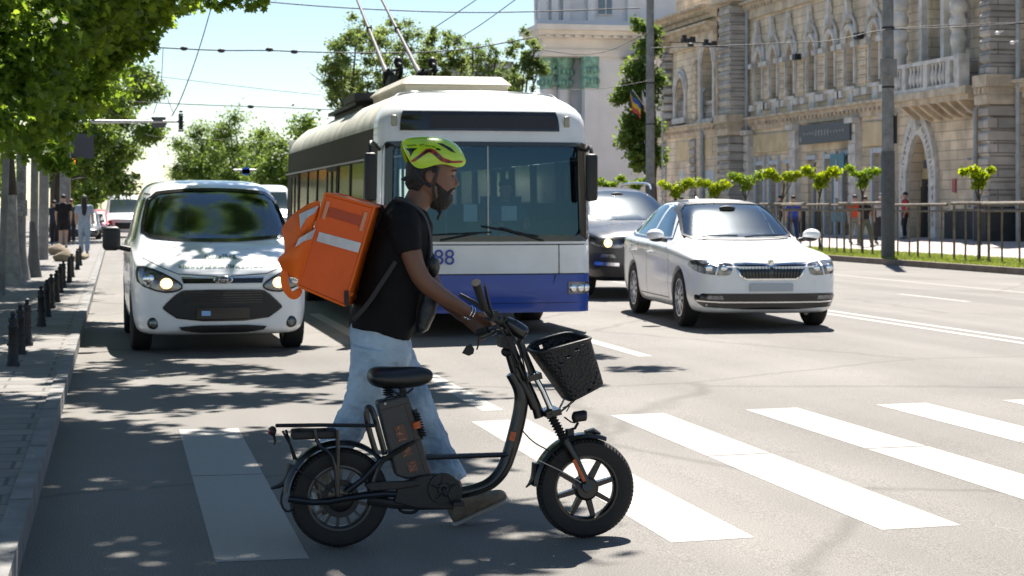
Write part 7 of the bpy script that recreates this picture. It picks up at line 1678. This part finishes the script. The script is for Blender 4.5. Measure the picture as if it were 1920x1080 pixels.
# motor / chain case
def outline_prism(pts, d0, d1, name, m, bv=.006):
    k = MB(); q = [B(x, y, 0) for x, y in pts]; k.prism([(p.x, p.z) for p in q], YK+d0, YK+d1, 'y'); o = part(name, m, k, False); bake(o, [('BEVEL', dict(width=bv, segments=2))], False); return o
cc = [(735, 938), (742, 905), (782, 889), (810, 885), (838, 886), (856, 898), (862, 917), (858, 938), (840, 951), (810, 950), (775, 948)]
CCs = outline_prism(cc, -.075, -.03, 'chain_case', DKP)
k = MB(); k.lathe([(.030, -.006), (.068, -.006), (.070, .002), (.030, .002)], B(831, 916, -.078), 'y', 36, True); k.lathe([(.012, -.014), (.025, -.012), (.026, .0), (.012, .0)], B(831, 916, -.078), 'y', 18, True)
for i in range(5): a = 2*math.pi*i/5+.3; c = B(831, 916, -.084); k.tube([c+Vector((math.cos(a)*.012, 0, math.sin(a)*.012)), c+Vector((math.cos(a)*.058, 0, math.sin(a)*.058))], [.009, .006], 6)
k.build('chainring', M_['iron'], CCs, True)
outline_prism([(678, 905), (690, 899), (760, 897), (778, 894), (782, 906), (740, 913), (690, 916)], -.085, -.06, 'chain_guard', DKP)
k = MB(); k.tube([B(690, 938, -.04), B(740, 945, -.05), B(790, 948, -.05), B(850, 950, -.05)], [.02, .022, .02, .012], 8); k.tube([B(745, 948, -.03), B(752, 960, -.03), B(775, 962, -.03), B(786, 952, -.03)], .008, 6, smooth=1); part('kickstand', DKP, k)
k = MB(); k.tube([B(831, 916, -.08), B(838, 930, -.10)], .009, 8); k.box(B(858, 944, -.12), (.05, .08, .018)); part('pedal', DKP, k)
# battery
BT = outline_prism([(704, 752), (762, 739), (776, 776), (790, 830), (808, 893), (760, 896), (740, 890), (724, 830)], -.045, .045, 'battery', mat('dark battery case', (.03, .031, .034), .45, var=.2, vs=15), .01)
k = MB(); k.tube([B(718, 752, -.048), B(730, 743, -.048), B(744, 744, -.048)], .004, 6, smooth=1)
for a, b in (((716, 770), (768, 756)), ((760, 760), (798, 885))): k.tube([B(*a, -.047), B(*b, -.047)], .003, 5)
k.build('case_rib', M_['black_gloss'], BT, True)
k = MB(); k.box(B(722, 757, -.047), (.01, .006, .01)); k.build('charge_light', M_['steel'], BT)
def lab(cx, cy, w_, h_, sd):
    M = Matrix.Rotation(R(-16), 4, 'Y'); c = B(cx, cy, -.047); k = MB(); k.box(c, (w_, .003, h_), 0, M); o = k.build('label', mat('brown label ground', (.12, .055, .035), .6), BT)
    k = MB(); rr = random.Random(sd)
    for i in range(7):
        p = c+M @ Vector((rr.uniform(-.3, .3)*w_, -.003, rr.uniform(-.4, .4)*h_)); k.box(p, (rr.uniform(.2, .5)*w_, .002, .004), 0, M @ Matrix.Rotation(rr.uniform(-.9, .9), 4, 'Y'))
    k.build('label_marks', mat('orange grey marks', (.35, .16, .09), .6), o)
lab(752, 812, .045, .075, 1); lab(762, 845, .045, .05, 2); lab(773, 874, .045, .05, 3)
# rear damper behind the battery, orange collar
k = MB(); k.tube([B(778, 768, -.05), B(792, 815, -.05)], .011, 8)
for i in range(9): k.lathe([(.013, -.004), (.019, 0), (.013, .004)], B(781+i*1.6, 776+i*5, -.05), 'z', 12)
part('damper_spring', DKP, k); k = MB(); k.tube([B(781, 790, -.05), B(784, 802, -.05)], .021, 12); part('orange_collar', ORM, k)
# seat
k = MB(); ss = [(690, 698, 716, .085), (696, 689, 724, .10), (710, 686, 729, .105), (735, 687, 731, .09), (760, 687, 730, .065), (785, 686, 727, .045), (803, 690, 720, .036), (812, 697, 711, .022)]
k.ring([[B(x, (t_+b_)/2+((t_-b_)/2)*(math.sin(a) if math.sin(a) > 0 else math.sin(a)*.95), 0)+Vector((0, w_*math.cos(a), 0)) for a in [2*math.pi*j/16 for j in range(16)]] for x, t_, b_, w_ in ss]); o = part('saddle', SAD, k); bake(o, [('SUBSURF', dict(levels=1))])
k = MB(); k.tube([B(753, 722), B(757, 742)], .016, 10); k.tube([B(735, 732, -.04), B(745, 738, -.03), B(765, 736, -.03), B(775, 728, -.04)], .005, 6)
for i in range(4): k.lathe([(.02, -.003), (.027, 0), (.02, .003)], B(728, 728+i*4, -.045), 'z', 12)
part('seat_post', DKP, k)
# steering assembly
k = MB()
for d in (-.055, .055): k.tube([B(1000, 700, d), B(1018, 733, d), B(1033, 768, d)], .0135, 12)
part('fork_stanchion', M_['chrome'], k)
k = MB()
for d in (-.055, .055):
    a, b = B(1028, 770, d), B(1060, 828, d)
    for i in range(12): c = a.lerp(b, i/11); ax = (b-a).normalized(); k.tube([c-ax*.006, c, c+ax*.006], [.016, .024, .016], 12)
part('fork_boot', M_['rubber'], k)
k = MB()
for d in (-.058, .058): k.tube([B(1058, 825, d), B(1080, 862, d), B(1100, 905, d)], [.020, .018, .017], 12); k.cyl(B(1101, 912, d-.012), B(1101, 912, d+.012), .022, n=14)
k.tube([B(1052, 815, -.055), B(1052, 815, .055)], .018, 8); part('fork_leg', BLK, k)
k = MB(); M = Matrix.Rotation(R(24), 4, 'Y'); a, b = B(1076, 862, -.078), B(1096, 902, -.078)
k.tube([a, b], .009, 6, sq=.4); part('orange_decal', ORM, k)
k = MB(); k.tube([B(963, 810, -.034), B(959, 826, -.034)], .014, 6, sq=.4); part('orange_decal', ORM, k)
k = MB()
for x, y, l in ((984, 708, .075), (1020, 775, .075)): k.box(B(x+12, y-3), (.07, .15, .028), 0, Matrix.Rotation(R(-12), 4, 'Y'))
k.tube([B(955, 640), B(975, 690), B(1003, 755), B(1012, 782)], [.020, .019, .022, .026], 12); part('triple_clamp', BLK, k)
k = MB(); k.tube([B(972, 628), B(985, 665), B(1000, 700)], .014, 10); k.tube([B(975, 640, -.05), B(996, 700, -.055)], .012, 8); k.tube([B(975, 640, .05), B(996, 700, .055)], .012, 8); part('stem', BLK, k)
# handlebar, grips, levers
G0, G1 = B(908, 578, -.25), B(893, 532, -.36); F0, F1 = B(918, 618, .22), B(898, 624, .33)
k = MB(); k.tube([G0, B(925, 600, -.14), B(945, 612, -.05), B(952, 612, .04), B(935, 612, .14), F0], .0125, 10, smooth=1); k.tube([B(948, 612), B(958, 640)], .02, 10); hbr = part('handlebar', BLK, k)
k = MB(); k.tube([G0, G0.lerp(G1, .2), G1], [.019, .0165, .019], 14); k.tube([G1, G1+(G1-G0).normalized()*.008], .021, 14); part('grip', M_['rubber'], k); k = MB(); k.tube([F0, F0.lerp(F1, .2), F1], [.019, .0165, .019], 14); part('grip', M_['rubber'], k)
k = MB(); k.tube([B(922, 590, -.18), B(916, 570, -.24), B(909, 535, -.33)], [.010, .008, .006], 8, smooth=1); part('brake_lever', BLK, k); k = MB(); k.tube([B(930, 622, .14), B(915, 630, .2), B(900, 634, .3)], [.010, .008, .006], 8, smooth=1); part('brake_lever', BLK, k)
k = MB(); k.tube([B(862, 552, -.1), B(890, 567, -.12), B(912, 585, -.14)], [.008, .010, .010], 8); k.box(B(925, 592, -.16), (.035, .04, .045)); k.box(B(916, 598, -.1), (.04, .03, .02)); k.ell(B(935, 600, -.14), (.022, .02, .02), 12, 8); k.box(B(948, 640, -.02), (.06, .09, .05)); k.ell(B(950, 660), (.026, .04, .022), 12, 8); part('switch_gear', DKP, k)
k = MB(); k.box(B(922, 588, -.178), (.02, .006, .012)); part('green_button', mat('green button', (.03, .35, .22), .4), k, False)
k = MB(); a, b = B(948, 600, -.03), B(984, 627, -.03); k.tube([a, a.lerp(b, .3), a.lerp(b, .7), b, b+(b-a)*.05], [.018, .030, .036, .034, .012], 16, smooth=1); o = part('handlebar_pod', M_['black_gloss'], k)
k = MB(); k.tube([B(966, 600, -.05), B(985, 625, -.06)], .005, 6); k.tube([B(928, 604, -.12), B(955, 640, -.09), B(968, 700, -.05)], .004, 6, smooth=2); k.tube([B(938, 596, -.1), B(975, 650, -.08), B(990, 720, -.06)], .004, 6, smooth=2)
k.tube([B(963, 838, -.03), B(952, 878, -.04), B(925, 912, -.04), B(880, 930, -.04)], .004, 6, smooth=2); k.tube([B(978, 806, -.03), B(1000, 830, -.05), B(1030, 845, -.05), B(1055, 870, -.06)], .0035, 6, smooth=2); k.tube([B(1055, 765, -.02), B(1070, 758, -.02), B(1062, 772, -.02)], .003, 5, smooth=1)
k.tube([B(1048, 775), B(1064, 762), B(1078, 750)], .004, 6); k.tube([B(1058, 782), B(1074, 794), B(1086, 788)], .004, 6, smooth=1); k.tube([B(970, 640, -.06), B(978, 672, -.1), B(968, 690, -.06)], .004, 6, smooth=2); part('cable', DKP, k)
# mirror hanging by the hands
k = MB(); k.tube([B(898, 628, .18), B(897, 646, .18), B(894, 656, .18)], .0045, 6); q = [B(x, y) for x, y in ((880, 668), (888, 655), (897, 650), (903, 660), (901, 669), (892, 673))]; k.prism([(p.x, p.z) for p in q], YK+.17, YK+.19, 'y'); o = part('mirror', DKP, k, False); bake(o, [('BEVEL', dict(width=.003, segments=2))], False)
# headlamp
k = MB(); k.cyl(B(1077, 782), B(1097, 779), .0255, n=20); k.ell(B(1079, 782), (.018, .026, .026), 14, 10); k.tube([B(1084, 792), B(1078, 803), B(1066, 806), B(1066, 830)], .007, 6); k.box(B(1068, 815), (.03, .05, .05)); hl = part('front_lamp', DKP, k); k = MB(); k.cyl(B(1097, 779), B(1099, 779), .022, n=20); k.build('lens', M_['lampglass'], hl, True)
# basket: tapered, perforated wall, open top
bmat_ = bpy.data.materials.new('woven black plastic'); bmat_.use_nodes = True; nt = bmat_.node_tree; N = nt.nodes; L_ = nt.links; bb = N['Principled BSDF']; bb.inputs['Base Color'].default_value = (.008, .008, .009, 1); bb.inputs['Roughness'].default_value = .5
tc = N.new('ShaderNodeTexCoord'); vo = N.new('ShaderNodeTexVoronoi'); vo.inputs['Scale'].default_value = 75; L_.new(tc.outputs['Object'], vo.inputs['Vector']); bp = N.new('ShaderNodeBump'); bp.inputs['Strength'].default_value = 1; bp.inputs['Distance'].default_value = .008; L_.new(vo.outputs['Distance'], bp.inputs['Height']); L_.new(bp.outputs[0], bb.inputs['Normal'])
rings = []; NB = 40
tb, tf, bbk, bf = Vector((997, 660)), Vector((1098, 632)), Vector((1060, 750)), Vector((1124, 716))
for i in range(13):
    t = i/12; a = tb.lerp(bbk, t); b = tf.lerp(bf, t); pa, pb = B(a.x, a.y), B(b.x, b.y); hw_ = .155*(1-t)+.115*t; ring = []
    for j in range(NB):
        an = 2*math.pi*j/NB; cx, sy = math.cos(an), math.sin(an); ux = abs(cx)**.45*(1 if cx > 0 else -1); uy = abs(sy)**.45*(1 if sy > 0 else -1)
        q = (pa+pb)/2+(pb-pa)/2*ux+Vector((0, hw_*uy, 0))
        if i == 0: q.z += .022*abs(sy)**3*(1 if sy > 0 else .2)
        ring.append(q)
    rings.append(ring)
k = MB(); k.ring(rings[::-1], True, False); k.f.append(tuple(range(NB))); k.m.append(0)
BK = k.build('basket', bmat_, EB, True, fix=False); bake(BK, [('SUBSURF', dict(levels=1))])
me = BK.data; bm = bmesh.new(); bm.from_mesh(me); bm.faces.ensure_lookup_table(); hd = []
for f in bm.faces:
    c = f.calc_center_median(); cw = c+Vector(EB.location); 
zz = [v.co.z for v in bm.verts]; bm.free()
# holes: alternate small faces removed on the walls
bm = bmesh.new(); bm.from_mesh(me); bm.faces.ensure_lookup_table(); rem = []
for i, f in enumerate(bm.faces):
    if len(f.verts) == 4 and f.calc_area() < .0003 and (i*7919) % 41 == 0: rem.append(f)
bmesh.ops.delete(bm, geom=rem, context='FACES'); bm.to_mesh(me); bm.free(); bake(BK, [('SOLIDIFY', dict(thickness=.005, offset=0))])
k = MB(); k.tube([q+Vector((0, 0, .002)) for q in rings[0]], .0085, 8, loop=True); k.build('rim_band', DKP, BK, True)
k = MB(); k.tube([B(1058, 748), B(1048, 768), B(1035, 775)], .005, 6); k.tube([B(1090, 735), B(1060, 765), B(1040, 778)], .004, 6); part('basket_stay', M_['steel'], k)
